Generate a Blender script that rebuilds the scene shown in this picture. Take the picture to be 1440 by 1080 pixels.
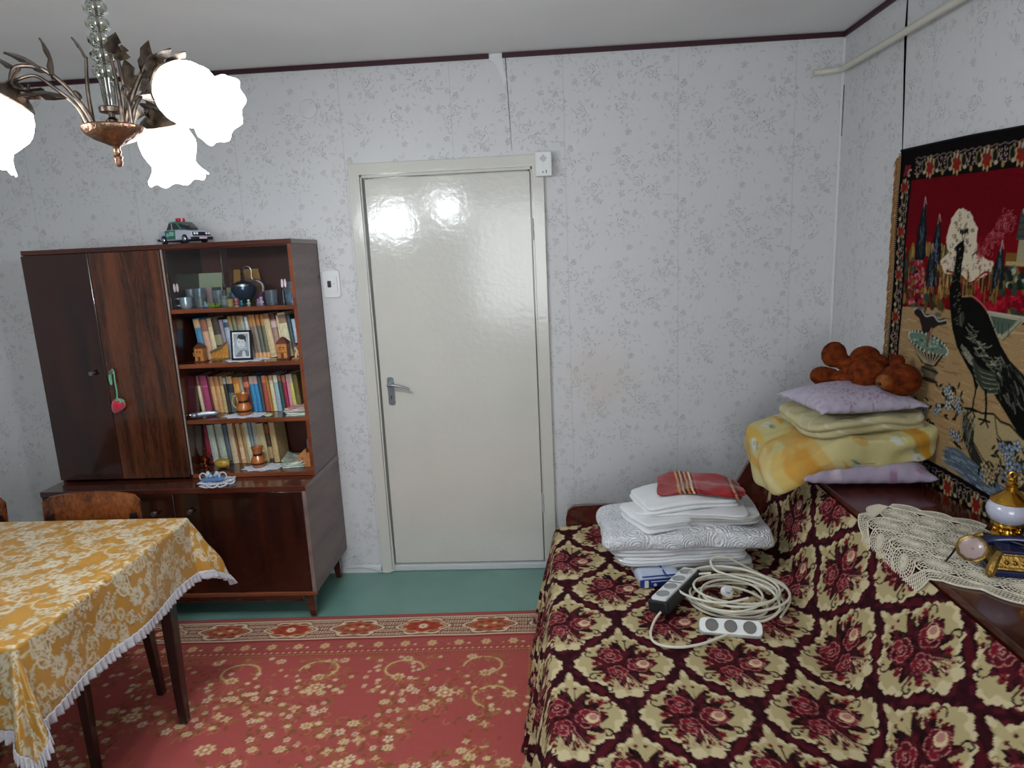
import bpy, bmesh, math, random
import numpy as np
from mathutils import Vector, Matrix, Euler, noise as mnoise
random.seed(7); RNG = np.random.default_rng(7)
PI = math.pi
for o in list(bpy.data.objects): bpy.data.objects.remove(o)
S = bpy.context.scene; COL = S.collection

# ------------------------------------------------------------------ camera
cd = bpy.data.cameras.new('camera'); cam = bpy.data.objects.new('camera', cd); COL.objects.link(cam)
cd.sensor_width = 36; cd.lens = 36 * 945.96 / 1440; cd.clip_start = .02
cam.matrix_world = Matrix(((0.99776817, 0.03404167, 0.0574442, 0.8672),
                           (0.0497539, 0.19473468, -0.97959326, -3.3442),
                           (-0.04453337, 0.98026505, 0.19260636, 1.665),
                           (0, 0, 0, 1)))
S.camera = cam
# ------------------------------------------------------------------ world, exposure, lights
w = bpy.data.worlds.new('world'); S.world = w; w.use_nodes = True
w.node_tree.nodes['Background'].inputs[0].default_value = (.75, .85, 1, 1)
w.node_tree.nodes['Background'].inputs[1].default_value = .6
S.view_settings.view_transform = 'Standard'; S.view_settings.look = 'None'
S.view_settings.gamma = 1; S.view_settings.use_curve_mapping = False
S.view_settings.exposure = 0.75
BULB_W = 9.5; BULB_COL = (.88, .94, 1.0); SHADE_EM = 7.0
# soft fill light added behind the camera, just inside the unseen rear window
ld = bpy.data.lights.new('rear_fill', 'AREA'); ld.shape = 'RECTANGLE'; ld.size = 1.5; ld.size_y = 1.35
ld.energy = 24; ld.color = (.95, .97, 1.0)
lo = bpy.data.objects.new('rear_fill', ld); COL.objects.link(lo)
lo.location = (.8, -4.62, 1.55); lo.rotation_euler = (PI / 2, 0, 0)

# ------------------------------------------------------------------ helpers
def hexc(h):
    h = h.lstrip('#'); return tuple(int(h[i:i + 2], 16) / 255 for i in (0, 2, 4))
def lin(c):
    c = np.asarray(c, float); return np.where(c <= .04045, c / 12.92, ((c + .055) / 1.055) ** 2.4)
def lc(h): return tuple(float(x) for x in lin(hexc(h))) + (1,)

_m = {}
def nodes_of(m):
    m.use_nodes = True; nt = m.node_tree; return nt, nt.nodes['Principled BSDF']
def M(name, col, rough=.5, metal=0, col2=None, scale=20, bump=0, bscale=60, coat=0, sheen=0, trans=0, ior=1.45, alpha=1, det=3, stretch=None, sss=0):
    """plain procedural material: base colour mottled by noise, with noise relief"""
    if name in _m: return _m[name]
    m = bpy.data.materials.new(name); nt, p = nodes_of(m)
    p.inputs['Roughness'].default_value = rough; p.inputs['Metallic'].default_value = metal
    p.inputs['Coat Weight'].default_value = coat; p.inputs['Coat Roughness'].default_value = .12
    p.inputs['Sheen Weight'].default_value = sheen; p.inputs['Transmission Weight'].default_value = trans
    p.inputs['IOR'].default_value = ior; p.inputs['Alpha'].default_value = alpha
    if rough > .7: p.inputs['Specular IOR Level'].default_value = .15
    N, L = nt.nodes, nt.links
    tc = N.new('ShaderNodeTexCoord'); src = tc.outputs['Object']
    if stretch:
        mp = N.new('ShaderNodeMapping'); mp.inputs['Scale'].default_value = stretch; L.new(src, mp.inputs[0]); src = mp.outputs[0]
    c2 = col2 or col
    nz = N.new('ShaderNodeTexNoise'); nz.inputs['Scale'].default_value = scale; nz.inputs['Detail'].default_value = det
    L.new(src, nz.inputs['Vector'])
    rp = N.new('ShaderNodeValToRGB'); rp.color_ramp.elements[0].color = lc(col); rp.color_ramp.elements[1].color = lc(c2)
    rp.color_ramp.elements[0].position = .35; rp.color_ramp.elements[1].position = .65
    L.new(nz.outputs['Fac'], rp.inputs[0]); L.new(rp.outputs[0], p.inputs['Base Color'])
    if bump:
        nb = N.new('ShaderNodeTexNoise'); nb.inputs['Scale'].default_value = bscale; nb.inputs['Detail'].default_value = 4
        L.new(src, nb.inputs['Vector']); b = N.new('ShaderNodeBump'); b.inputs['Strength'].default_value = bump; b.inputs['Distance'].default_value = .004
        L.new(nb.outputs['Fac'], b.inputs['Height']); L.new(b.outputs[0], p.inputs['Normal'])
    _m[name] = m; return m
def wood(name, c1, c2, axis='Z', rough=.25, scale=9, coat=.6, streak=.12, fig=0.0):
    """veneer: long streaks along the grain axis plus broad ribbon figure"""
    if name in _m: return _m[name]
    m = bpy.data.materials.new(name); nt, p = nodes_of(m); N, L = nt.nodes, nt.links
    tc = N.new('ShaderNodeTexCoord'); mp = N.new('ShaderNodeMapping'); L.new(tc.outputs['Object'], mp.inputs[0])
    s = [1, 1, 1]; s['XYZ'.index(axis)] = streak; mp.inputs['Scale'].default_value = s
    nz = N.new('ShaderNodeTexNoise'); nz.inputs['Scale'].default_value = scale; nz.inputs['Detail'].default_value = 6; nz.inputs['Distortion'].default_value = .6 + fig
    L.new(mp.outputs[0], nz.inputs['Vector'])
    n2 = N.new('ShaderNodeTexNoise'); n2.inputs['Scale'].default_value = scale * 14; n2.inputs['Detail'].default_value = 2; L.new(mp.outputs[0], n2.inputs['Vector'])
    mx = N.new('ShaderNodeMix'); mx.data_type = 'FLOAT'; mx.inputs[0].default_value = .28; L.new(nz.outputs['Fac'], mx.inputs[2]); L.new(n2.outputs['Fac'], mx.inputs[3])
    rp = N.new('ShaderNodeValToRGB'); e = rp.color_ramp.elements
    e[0].position = .36; e[0].color = lc(c1); e[1].position = .66; e[1].color = lc(c2); L.new(mx.outputs[0], rp.inputs[0]); L.new(rp.outputs[0], p.inputs['Base Color'])
    p.inputs['Roughness'].default_value = rough; p.inputs['Coat Weight'].default_value = coat; p.inputs['Coat Roughness'].default_value = .06
    _m[name] = m; return m
def vmat(name, rough=.8, sheen=0, bump=.3, bscale=400, metal=0, coat=0, height=None, spec=.3):
    """woven / printed surface whose colours come from the mesh's own colour attribute 'pattern'"""
    if name in _m: return _m[name]
    m = bpy.data.materials.new(name); nt, p = nodes_of(m); N, L = nt.nodes, nt.links
    a = N.new('ShaderNodeAttribute'); a.attribute_name = 'pattern'
    tc = N.new('ShaderNodeTexCoord'); nz = N.new('ShaderNodeTexNoise'); nz.inputs['Scale'].default_value = bscale; nz.inputs['Detail'].default_value = 2
    L.new(tc.outputs['Object'], nz.inputs['Vector'])
    mr = N.new('ShaderNodeMapRange'); mr.inputs[3].default_value = .86; mr.inputs[4].default_value = 1.14; L.new(nz.outputs['Fac'], mr.inputs[0])
    mul = N.new('ShaderNodeVectorMath'); mul.operation = 'SCALE'; L.new(a.outputs['Color'], mul.inputs[0]); L.new(mr.outputs[0], mul.inputs['Scale'])
    L.new(mul.outputs[0], p.inputs['Base Color'])
    b = N.new('ShaderNodeBump'); b.inputs['Strength'].default_value = bump; b.inputs['Distance'].default_value = .003; L.new(nz.outputs['Fac'], b.inputs['Height']); L.new(b.outputs[0], p.inputs['Normal'])
    p.inputs['Roughness'].default_value = rough; p.inputs['Sheen Weight'].default_value = sheen; p.inputs['Metallic'].default_value = metal
    p.inputs['Coat Weight'].default_value = coat; p.inputs['Specular IOR Level'].default_value = spec
    _m[name] = m; return m

def link(name, me, parent=None, mats=()):
    for mm in (mats if isinstance(mats, (list, tuple)) else [mats]): me.materials.append(mm)
    o = bpy.data.objects.new(name, me); COL.objects.link(o)
    if parent: o.parent = parent
    return o
def obj(name, bm, mats, parent=None, smooth=True, ang=40):
    bmesh.ops.recalc_face_normals(bm, faces=bm.faces[:])
    if smooth:
        for f in bm.faces: f.smooth = True
        for e in bm.edges:
            if len(e.link_faces) == 2 and e.calc_face_angle(0) > math.radians(ang): e.smooth = False
    nf = len(bm.faces); me = bpy.data.meshes.new(name); bm.to_mesh(me); bm.free()
    o = link(name, me, parent, mats)
    if smooth and nf < 900: w_ = o.modifiers.new('normals', 'WEIGHTED_NORMAL'); w_.keep_sharp = True; w_.weight = 80
    return o
def thing(name, label, cat, loc=(0, 0, 0), rz=0, group=None):
    o = bpy.data.objects.new(name, None); COL.objects.link(o); o.empty_display_size = .05
    o.location = loc; o.rotation_euler = (0, 0, rz); o['label'] = label; o['category'] = cat
    if group: o['group'] = group
    return o
def tag(o, label, cat, group=None):
    o['label'] = label; o['category'] = cat
    if group: o['group'] = group
    return o
def struct(o): o['kind'] = 'structure'; return o
def B(): return bmesh.new()
def box(bm, x0, x1, y0, y1, z0, z1, bev=0, seg=1, mat=0, T=None):
    t = bmesh.new()
    vs = [t.verts.new((x, y, z)) for x in (x0, x1) for y in (y0, y1) for z in (z0, z1)]
    for q in ((0, 1, 3, 2), (4, 6, 7, 5), (0, 4, 5, 1), (2, 3, 7, 6), (0, 2, 6, 4), (1, 5, 7, 3)): t.faces.new([vs[i] for i in q])
    bmesh.ops.recalc_face_normals(t, faces=t.faces[:])
    if bev: bmesh.ops.bevel(t, geom=t.edges[:], offset=bev, segments=seg, affect='EDGES', profile=.5)
    merge(bm, t, mat, T); return bm
def merge(bm, t, mat=0, T=None):
    if T is not None: bmesh.ops.transform(t, matrix=T, verts=t.verts[:])
    mp = {v: bm.verts.new(v.co) for v in t.verts}
    for f in t.faces:
        try: g = bm.faces.new([mp[v] for v in f.verts]); g.material_index = mat if mat else f.material_index
        except ValueError: pass
    t.free(); return bm
def prism(bm, pts, h0, h1, axis='y', bev=0, mat=0, T=None, seg=2):
    """polygon outline (a,b) extruded along an axis: y -> (a,h,b), z -> (a,b,h), x -> (h,a,b)"""
    t = bmesh.new()
    f = {'y': lambda a, b, h: (a, h, b), 'z': lambda a, b, h: (a, b, h), 'x': lambda a, b, h: (h, a, b)}[axis]
    A = [t.verts.new(f(a, b, h0)) for a, b in pts]; C = [t.verts.new(f(a, b, h1)) for a, b in pts]
    n = len(pts); fa = t.faces.new(A); fc = t.faces.new(C[::-1])
    for i in range(n): t.faces.new((A[i], C[i], C[(i + 1) % n], A[(i + 1) % n]))
    bmesh.ops.recalc_face_normals(t, faces=t.faces[:])
    if bev:
        es = [e for e in t.edges if (e in fa.edges[:] or e in fc.edges[:])]
        bmesh.ops.bevel(t, geom=es, offset=bev, segments=seg, affect='EDGES', profile=.5)
    merge(bm, t, mat, T); return bm
def lathe(bm, prof, seg=24, c=(0, 0, 0), T=None, mat=0, ruffle=None, caps=True):
    t = bmesh.new(); rings = []
    for k, (r, z) in enumerate(prof):
        ring = []
        for i in range(seg):
            a = 2 * PI * i / seg; rr = max(r, 1e-4); zz = z
            if ruffle: rr, zz = ruffle(k, a, rr, zz)
            ring.append(t.verts.new((c[0] + rr * math.cos(a), c[1] + rr * math.sin(a), c[2] + zz)))
        rings.append(ring)
    for a, b in zip(rings, rings[1:]):
        for i in range(seg): t.faces.new((a[i], a[(i + 1) % seg], b[(i + 1) % seg], b[i]))
    if caps:
        if prof[0][0] > 1e-3: t.faces.new(rings[0][::-1])
        if prof[-1][0] > 1e-3: t.faces.new(rings[-1])
    merge(bm, t, mat, T); return bm
def smooth_path(pts, sub=6):
    P = [Vector(p) for p in pts]; out = []
    for i in range(len(P) - 1):
        p0 = P[max(i - 1, 0)]; p1 = P[i]; p2 = P[i + 1]; p3 = P[min(i + 2, len(P) - 1)]
        for k in range(sub):
            t = k / sub
            out.append(.5 * ((2 * p1) + (-p0 + p2) * t + (2 * p0 - 5 * p1 + 4 * p2 - p3) * t * t + (-p0 + 3 * p1 - 3 * p2 + p3) * t ** 3))
    out.append(P[-1]); return out
def tube(bm, pts, r, seg=8, mat=0, sub=0, cap=True, flat=1.0):
    P = smooth_path(pts, sub) if sub else [Vector(p) for p in pts]
    n = len(P); R = r if isinstance(r, (list, tuple)) else [r] * 2
    up = Vector((0, 0, 1)); rings = []; prev = None
    for i, p in enumerate(P):
        d = (P[min(i + 1, n - 1)] - P[max(i - 1, 0)]).normalized()
        if prev is None:
            a = up if abs(d.z) < .9 else Vector((1, 0, 0)); nrm = (a - d * a.dot(d)).normalized()
        else: nrm = (prev - d * prev.dot(d)).normalized()
        prev = nrm; bn = d.cross(nrm)
        f = i / max(n - 1, 1) * (len(R) - 1); k = min(int(f), len(R) - 2); rr = R[k] * (1 - (f - k)) + R[k + 1] * (f - k)
        rings.append([bm.verts.new(p + nrm * math.cos(2 * PI * j / seg) * rr + bn * math.sin(2 * PI * j / seg) * rr * flat) for j in range(seg)])
    for a, b in zip(rings, rings[1:]):
        for j in range(seg):
            f = bm.faces.new((a[j], a[(j + 1) % seg], b[(j + 1) % seg], b[j])); f.material_index = mat
    if cap: bm.faces.new(rings[0][::-1]).material_index = mat; bm.faces.new(rings[-1]).material_index = mat
    return bm
def ellipsoid(bm, c, r, seg=14, T=None, mat=0, rot=None):
    t = bmesh.new(); bmesh.ops.create_uvsphere(t, u_segments=seg, v_segments=max(seg // 2 + 1, 5), radius=1)
    Mx = Matrix.Translation(c) @ (rot.to_matrix().to_4x4() if rot else Matrix()) @ Matrix.Diagonal((r[0], r[1], r[2], 1))
    bmesh.ops.transform(t, matrix=Mx, verts=t.verts[:]); merge(bm, t, mat, T); return bm
def nz(x, y, z=0.0, s=1.0): return mnoise.noise(Vector((x * s, y * s, z * s)))

def sheet(name, P, C, mat, parent=None, closed_u=False, cname='pattern'):
    """grid mesh of n x m points with a colour attribute (linear values)"""
    P = np.asarray(P, np.float32); n, m = P.shape[:2]
    me = bpy.data.meshes.new(name); me.vertices.add(n * m); me.vertices.foreach_set('co', P.reshape(-1))
    i = np.arange(n * m).reshape(n, m)
    if closed_u: i = np.vstack([i, i[:1]])
    q = np.stack([i[:-1, :-1], i[1:, :-1], i[1:, 1:], i[:-1, 1:]], -1).reshape(-1, 4).astype(np.int32)
    k = len(q); me.loops.add(k * 4); me.loops.foreach_set('vertex_index', q.reshape(-1))
    me.polygons.add(k); me.polygons.foreach_set('loop_start', np.arange(0, 4 * k, 4, dtype=np.int32)); me.polygons.foreach_set('loop_total', np.full(k, 4, np.int32))
    me.polygons.foreach_set('use_smooth', np.ones(k, bool)); me.update(calc_edges=True)
    if C is not None:
        at = me.color_attributes.new(cname, 'FLOAT_COLOR', 'POINT')
        C4 = np.ones((n * m, 4), np.float32); C4[:, :3] = np.asarray(C).reshape(-1, 3); at.data.foreach_set('color', C4.reshape(-1))
    me.validate(); return link(name, me, parent, mat)

class Cv:
    """a small drawing board in metres: colours are drawn as shapes, then read off at mesh vertices"""
    def __init__(s, x0, y0, w, h, res, bg, wrap=False):
        s.x0, s.y0, s.w, s.h, s.res, s.wrap = x0, y0, w, h, res, wrap
        s.W, s.H = int(round(w * res)), int(round(h * res)); s.a = np.ones((s.H, s.W, 3)) * np.array(hexc(bg) if isinstance(bg, str) else bg)
    def win(s, xa, xb, ya, yb):
        i0 = math.floor((xa - s.x0) * s.res) - 1; i1 = math.ceil((xb - s.x0) * s.res) + 2
        j0 = math.floor((ya - s.y0) * s.res) - 1; j1 = math.ceil((yb - s.y0) * s.res) + 2
        if not s.wrap: i0, i1, j0, j1 = max(i0, 0), min(i1, s.W), max(j0, 0), min(j1, s.H)
        if i1 <= i0 or j1 <= j0: return None
        ii = np.arange(i0, i1); jj = np.arange(j0, j1)
        X, Y = np.meshgrid(s.x0 + (ii + .5) / s.res, s.y0 + (jj + .5) / s.res); return ii, jj, X, Y
    def put(s, ii, jj, al, col):
        c = np.array(hexc(col) if isinstance(col, str) else col)
        ix = np.ix_(jj % s.H, ii % s.W); s.a[ix] = s.a[ix] * (1 - al[..., None]) + c * al[..., None]
    def ell(s, x, y, rx, ry, col, rot=0, al=1, lobes=0, amp=.15, ph=0):
        R = max(rx, ry) * (1 + (amp if lobes else 0)); g = s.win(x - R, x + R, y - R, y + R)
        if g is None: return
        ii, jj, X, Y = g; c, n = math.cos(rot), math.sin(rot); dx, dy = X - x, Y - y
        u = (dx * c + dy * n) / rx; v = (-dx * n + dy * c) / ry; d = np.hypot(u, v)
        lim = 1 + amp * np.cos(lobes * np.arctan2(v, u) + ph) if lobes else 1
        s.put(ii, jj, np.clip((lim - d) * min(rx, ry) * s.res + .5, 0, 1) * al, col)
    def poly(s, pts, col, al=1):
        p = np.array(pts, float); g = s.win(p[:, 0].min(), p[:, 0].max(), p[:, 1].min(), p[:, 1].max())
        if g is None: return
        ii, jj, X, Y = g; ins = np.zeros(X.shape, bool); n = len(p)
        for i in range(n):
            xa, ya = p[i]; xb, yb = p[(i + 1) % n]
            if ya == yb: continue
            ins ^= ((ya > Y) != (yb > Y)) & (X < (xb - xa) * (Y - ya) / (yb - ya) + xa)
        s.put(ii, jj, ins.astype(float) * al, col)
    def line(s, pts, wd, col, al=1, sub=0):
        p = [tuple(q)[:2] for q in (smooth_path([(a, b, 0) for a, b in pts], sub) if sub else pts)]
        A = np.array(p); g = s.win(A[:, 0].min() - wd, A[:, 0].max() + wd, A[:, 1].min() - wd, A[:, 1].max() + wd)
        if g is None: return
        ii, jj, X, Y = g; d = np.full(X.shape, 9.)
        for (xa, ya), (xb, yb) in zip(p, p[1:]):
            L2 = (xb - xa) ** 2 + (yb - ya) ** 2 + 1e-12; t = np.clip(((X - xa) * (xb - xa) + (Y - ya) * (yb - ya)) / L2, 0, 1)
            d = np.minimum(d, np.hypot(X - xa - t * (xb - xa), Y - ya - t * (yb - ya)))
        s.put(ii, jj, np.clip((wd / 2 - d) * s.res + .5, 0, 1) * al, col)
    def flower(s, x, y, r, col, cen, n=5, rot=0, edge=None):
        for k in range(n):
            a = rot + 2 * PI * k / n
            if edge: s.ell(x + .58 * r * math.cos(a), y + .58 * r * math.sin(a), r * .52, r * .4, edge, a)
            s.ell(x + .58 * r * math.cos(a), y + .58 * r * math.sin(a), r * .42, r * .31, col, a)
        s.ell(x, y, r * .24, r * .24, cen)
    def leaf(s, x, y, l, wd, rot, col, vein=None):
        c, n = math.cos(rot), math.sin(rot)
        P = [(0, 0), (.3, .5), (.65, .42), (1, 0), (.65, -.42), (.3, -.5)]
        s.poly([(x + l * a * c - wd * b * n, y + l * a * n + wd * b * c) for a, b in P], col)
        if vein: s.line([(x, y), (x + l * .9 * c, y + l * .9 * n)], wd * .15, vein)
    def spiral(s, x, y, r, rot, turns, wd, col, hand=1):
        s.line([(x + r * (1 - t) * math.cos(rot + hand * t * turns * 2 * PI), y + r * (1 - t) * math.sin(rot + hand * t * turns * 2 * PI)) for t in np.linspace(0, .9, 16)], wd, col)
    def get(s, x, y):
        u = (np.asarray(x) - s.x0) * s.res - .5; v = (np.asarray(y) - s.y0) * s.res - .5
        i = np.floor(u).astype(int); j = np.floor(v).astype(int); fu = (u - i)[..., None]; fv = (v - j)[..., None]
        f = (lambda a, n: a % n) if s.wrap else (lambda a, n: np.clip(a, 0, n - 1))
        i0, i1, j0, j1 = f(i, s.W), f(i + 1, s.W), f(j, s.H), f(j + 1, s.H)
        return lin((s.a[j0, i0] * (1 - fu) + s.a[j0, i1] * fu) * (1 - fv) + (s.a[j1, i0] * (1 - fu) + s.a[j1, i1] * fu) * fv)

# shared materials
m_gold = M('brass', '#c79a3c', .25, 1, '#a87a28', 30)
m_bronze = M('aged_bronze', '#574e48', .35, 1, '#8c7a6a', 45, bump=.3)
m_steel = M('steel', '#b8bcc0', .3, 1)
m_white = M('white_plastic', '#d8dad8', .4)
m_dark = M('black_plastic', '#14161a', .4)
m_cream = M('cream_gloss_paint', '#c9c8bf', .16, 0, '#c5c4bc', 3, bump=.3, bscale=34, coat=.3)
w_door = wood('mahogany_veneer', '#26110a', '#64361f', 'Z', scale=20, streak=.09)
w_dark = wood('dark_mahogany_veneer', '#160706', '#381409', 'Z', scale=13, streak=.12)
w_side = wood('dull_side_veneer', '#665452', '#7e6c66', 'Y', .5, scale=16, coat=.1, streak=.12)
w_edge = wood('shelf_edge_wood', '#5c2c18', '#824526', 'X', scale=14)
w_shelf = wood('shelf_wood', '#321611', '#54271a', 'X', scale=10)
w_sofa = wood('sofa_wood', '#33100c', '#541f14', 'Y', scale=7, streak=.2, rough=.22)
w_leg = wood('black_brown_wood', '#150a0a', '#2b1412', 'Z', scale=9, rough=.3)
w_chair = wood('chair_veneer', '#38140a', '#8c4e26', 'Z', scale=8, streak=.5, fig=.6)
w_carve = wood('carved_light_wood', '#a0622a', '#c98a45', 'Z', scale=30, rough=.4, coat=.3)
w_jug = wood('turned_wood', '#8a4a20', '#b0692f', 'Z', scale=30, rough=.25)
def thin_glass(name, tint, gloss=.08, edge=.55):
    # thin clear glass: lets light straight through, mirrors more at grazing angles
    if name in _m: return _m[name]
    m = bpy.data.materials.new(name); nt, p = nodes_of(m); N, L = nt.nodes, nt.links; N.remove(p)
    tr = N.new('ShaderNodeBsdfTransparent'); tr.inputs[0].default_value = lc(tint); gl = N.new('ShaderNodeBsdfGlossy'); gl.inputs['Roughness'].default_value = .06; gl.inputs[0].default_value = (.95, .97, 1, 1)
    lw = N.new('ShaderNodeFresnel'); lw.inputs[0].default_value = 1.45
    mr = N.new('ShaderNodeMath'); mr.operation = 'MULTIPLY'; mr.use_clamp = True; mr.inputs[1].default_value = gloss * 25; L.new(lw.outputs[0], mr.inputs[0])
    mx = N.new('ShaderNodeMixShader'); L.new(mr.outputs[0], mx.inputs[0]); L.new(tr.outputs[0], mx.inputs[1]); L.new(gl.outputs[0], mx.inputs[2]); L.new(mx.outputs[0], N['Material Output'].inputs[0])
    _m[name] = m; return m
m_glass = thin_glass('window_glass', '#f2f6f6', .06, .5)
# ================================================================== ROOM SHELL
XR, H, XL, YR = 2.2436, 2.5685, -2.75, -4.7
def wallpaper():
    m = bpy.data.materials.new('embossed_floral_wallpaper'); nt, p = nodes_of(m); N, L = nt.nodes, nt.links
    def mth(op, a, b=None, c=None):
        n = N.new('ShaderNodeMath'); n.operation = op
        for k, v in enumerate((a, b, c)):
            if v is None: continue
            if isinstance(v, (int, float)): n.inputs[k].default_value = v
            else: L.new(v, n.inputs[k])
        return n.outputs[0]
    def sstep(v, a, b):
        n = N.new('ShaderNodeMapRange'); n.interpolation_type = 'SMOOTHSTEP'; n.inputs[1].default_value = a; n.inputs[2].default_value = b; L.new(v, n.inputs[0]); return n.outputs[0]
    g = N.new('ShaderNodeNewGeometry'); sp = N.new('ShaderNodeSeparateXYZ'); L.new(g.outputs['Position'], sp.inputs[0])
    u = mth('ADD', sp.outputs[0], sp.outputs[1]); cb = N.new('ShaderNodeCombineXYZ'); L.new(u, cb.inputs[0]); L.new(sp.outputs[2], cb.inputs[1]); V = cb.outputs[0]
    def vor(scale, feat='F1', rnd=1):
        n = N.new('ShaderNodeTexVoronoi'); n.voronoi_dimensions = '2D'; n.feature = feat; n.inputs['Scale'].default_value = scale; n.inputs['Randomness'].default_value = rnd; L.new(V, n.inputs['Vector']); return n
    def noi(scale, det=2, dist=0):
        n = N.new('ShaderNodeTexNoise'); n.noise_dimensions = '2D'; n.inputs['Scale'].default_value = scale; n.inputs['Detail'].default_value = det; n.inputs['Distortion'].default_value = dist; L.new(V, n.inputs['Vector']); return n.outputs['Fac']
    # one printed repeat: 0.53 m wide rolls, 0.53 m high
    def sepv(v):
        n = N.new('ShaderNodeSeparateXYZ'); L.new(v, n.inputs[0]); return n.outputs
    def vm(op, a, b=None):
        n = N.new('ShaderNodeVectorMath'); n.operation = op; L.new(a, n.inputs[0])
        if b is not None: L.new(b, n.inputs[1])
        return n.outputs
    ru = mth('MULTIPLY', mth('FRACT', mth('DIVIDE', mth('ADD', u, 10.158), .53)), .53)
    rvv = mth('MULTIPLY', mth('FRACT', mth('DIVIDE', mth('ADD', sp.outputs[2], mth('MULTIPLY', mth('FLOOR', mth('DIVIDE', mth('ADD', u, 10.158), .53)), .265)), .53)), .53)
    tb = N.new('ShaderNodeCombineXYZ'); L.new(ru, tb.inputs[0]); L.new(rvv, tb.inputs[1])
    jn = N.new('ShaderNodeTexNoise'); jn.noise_dimensions = '2D'; jn.inputs['Scale'].default_value = 55; jn.inputs['Detail'].default_value = 1; L.new(tb.outputs[0], jn.inputs['Vector'])
    jc = vm('SUBTRACT', jn.outputs['Color']); jcn = jc[0].node; jcn.inputs[1].default_value = (.5, .5, .5)
    sc_ = N.new('ShaderNodeVectorMath'); sc_.operation = 'SCALE'; sc_.inputs['Scale'].default_value = .017; L.new(jc[0], sc_.inputs[0])
    TV = vm('ADD', tb.outputs[0], sc_.outputs[0])[0]
    def cell(scale, rnd):
        n = N.new('ShaderNodeTexVoronoi'); n.voronoi_dimensions = '2D'; n.inputs['Scale'].default_value = scale; n.inputs['Randomness'].default_value = rnd; L.new(TV, n.inputs['Vector'])
        d = sepv(vm('SUBTRACT', TV, n.outputs['Position'])[0]); c = N.new('ShaderNodeSeparateColor'); L.new(n.outputs['Color'], c.inputs[0])
        return d[0], d[1], c.outputs[0], c.outputs[1]
    # roses: a curling petal line inside a round head
    dx, dy, ra, rb = cell(5.2, .75)
    rr = mth('DIVIDE', mth('POWER', mth('ADD', mth('MULTIPLY', dx, dx), mth('MULTIPLY', dy, dy)), .5), .027)
    th = mth('ADD', mth('ARCTAN2', dy, dx), mth('MULTIPLY', ra, 6.28))
    curl = mth('FRACT', mth('ADD', mth('SUBTRACT', mth('MULTIPLY', rr, 2.6), mth('MULTIPLY', th, .15915)), mth('MULTIPLY', mth('SINE', mth('MULTIPLY', th, 3.0)), .13)))
    rose = mth('MULTIPLY', mth('MULTIPLY', sstep(mth('ABSOLUTE', mth('SUBTRACT', curl, .5)), .20, .09), sstep(noi(75, 0), .40, .50)), sstep(rr, 1.12, .98))
    # smaller five-petalled flowers in some cells
    ex, ey, fa, fb = cell(13.5, .85)
    fr = mth('DIVIDE', mth('POWER', mth('ADD', mth('MULTIPLY', ex, ex), mth('MULTIPLY', ey, ey)), .5), .013)
    ft = mth('ARCTAN2', ey, ex)
    fl = mth('MAXIMUM', sstep(mth('ABSOLUTE', mth('SUBTRACT', fr, mth('ADD', .78, mth('MULTIPLY', mth('SINE', mth('ADD', mth('MULTIPLY', ft, 5.0), mth('MULTIPLY', fa, 6.0))), .26)))), .20, .06), sstep(fr, .34, .2))
    near = sstep(mth('ADD', rr, mth('MULTIPLY', noi(13, 1), 3.4)), 5.4, 4.2)
    flower = mth('MULTIPLY', mth('MULTIPLY', fl, sstep(fr, 1.25, 1.1)), mth('MULTIPLY', sstep(fb, .42, .46), sstep(rr, 1.1, 1.3)))
    # leaves: small pointed strokes turned every way, thick near the roses
    gx, gy, ga, gb = cell(36.0, 1.0)
    an = mth('MULTIPLY', ga, 6.28); ca_, sa_ = mth('COSINE', an), mth('SINE', an)
    px = mth('ADD', mth('MULTIPLY', gx, ca_), mth('MULTIPLY', gy, sa_)); py = mth('SUBTRACT', mth('MULTIPLY', gy, ca_), mth('MULTIPLY', gx, sa_))
    le = mth('ADD', mth('POWER', mth('ABSOLUTE', mth('DIVIDE', px, .0105)), 2.0), mth('ABSOLUTE', mth('DIVIDE', py, .0036)))
    leafs = mth('MAXIMUM', mth('MULTIPLY', sstep(mth('ABSOLUTE', mth('SUBTRACT', le, .8)), .34, .12), .9), mth('MULTIPLY', sstep(le, .9, .5), .35))
    leafs = mth('MULTIPLY', leafs, mth('MULTIPLY', mth('MAXIMUM', mth('MULTIPLY', near, sstep(gb, .10, .14)), sstep(gb, .86, .90)), sstep(rr, 1.0, 1.2)))
    fac = mth('MAXIMUM', mth('MAXIMUM', rose, mth('MULTIPLY', flower, .8)), mth('MULTIPLY', leafs, .75))
    fac = mth('MULTIPLY', fac, mth('ADD', .55, mth('MULTIPLY', noi(24, 1), .75)))
    seam = sstep(mth('ABSOLUTE', mth('SUBTRACT', mth('FRACT', mth('DIVIDE', mth('ADD', u, 10.423), .53)), .5)), .0045, .002)
    stain = N.new('ShaderNodeVectorMath'); stain.operation = 'DISTANCE'; L.new(V, stain.inputs[0]); stain.inputs[1].default_value = (1.12, 1.0, 0)
    st = mth('MULTIPLY', sstep(mth('ADD', stain.outputs['Value'], mth('MULTIPLY', noi(7), .25)), .42, .1), .35)
    mx = N.new('ShaderNodeMix'); mx.data_type = 'RGBA'; mx.inputs[6].default_value = lc('#c9cacb'); mx.inputs[7].default_value = lc('#c4b5a4'); L.new(st, mx.inputs[0])
    m2 = N.new('ShaderNodeMix'); m2.data_type = 'RGBA'; L.new(mx.outputs[2], m2.inputs[6]); m2.inputs[7].default_value = lc('#8e8a8a'); L.new(mth('MULTIPLY', fac, .66), m2.inputs[0])
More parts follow.
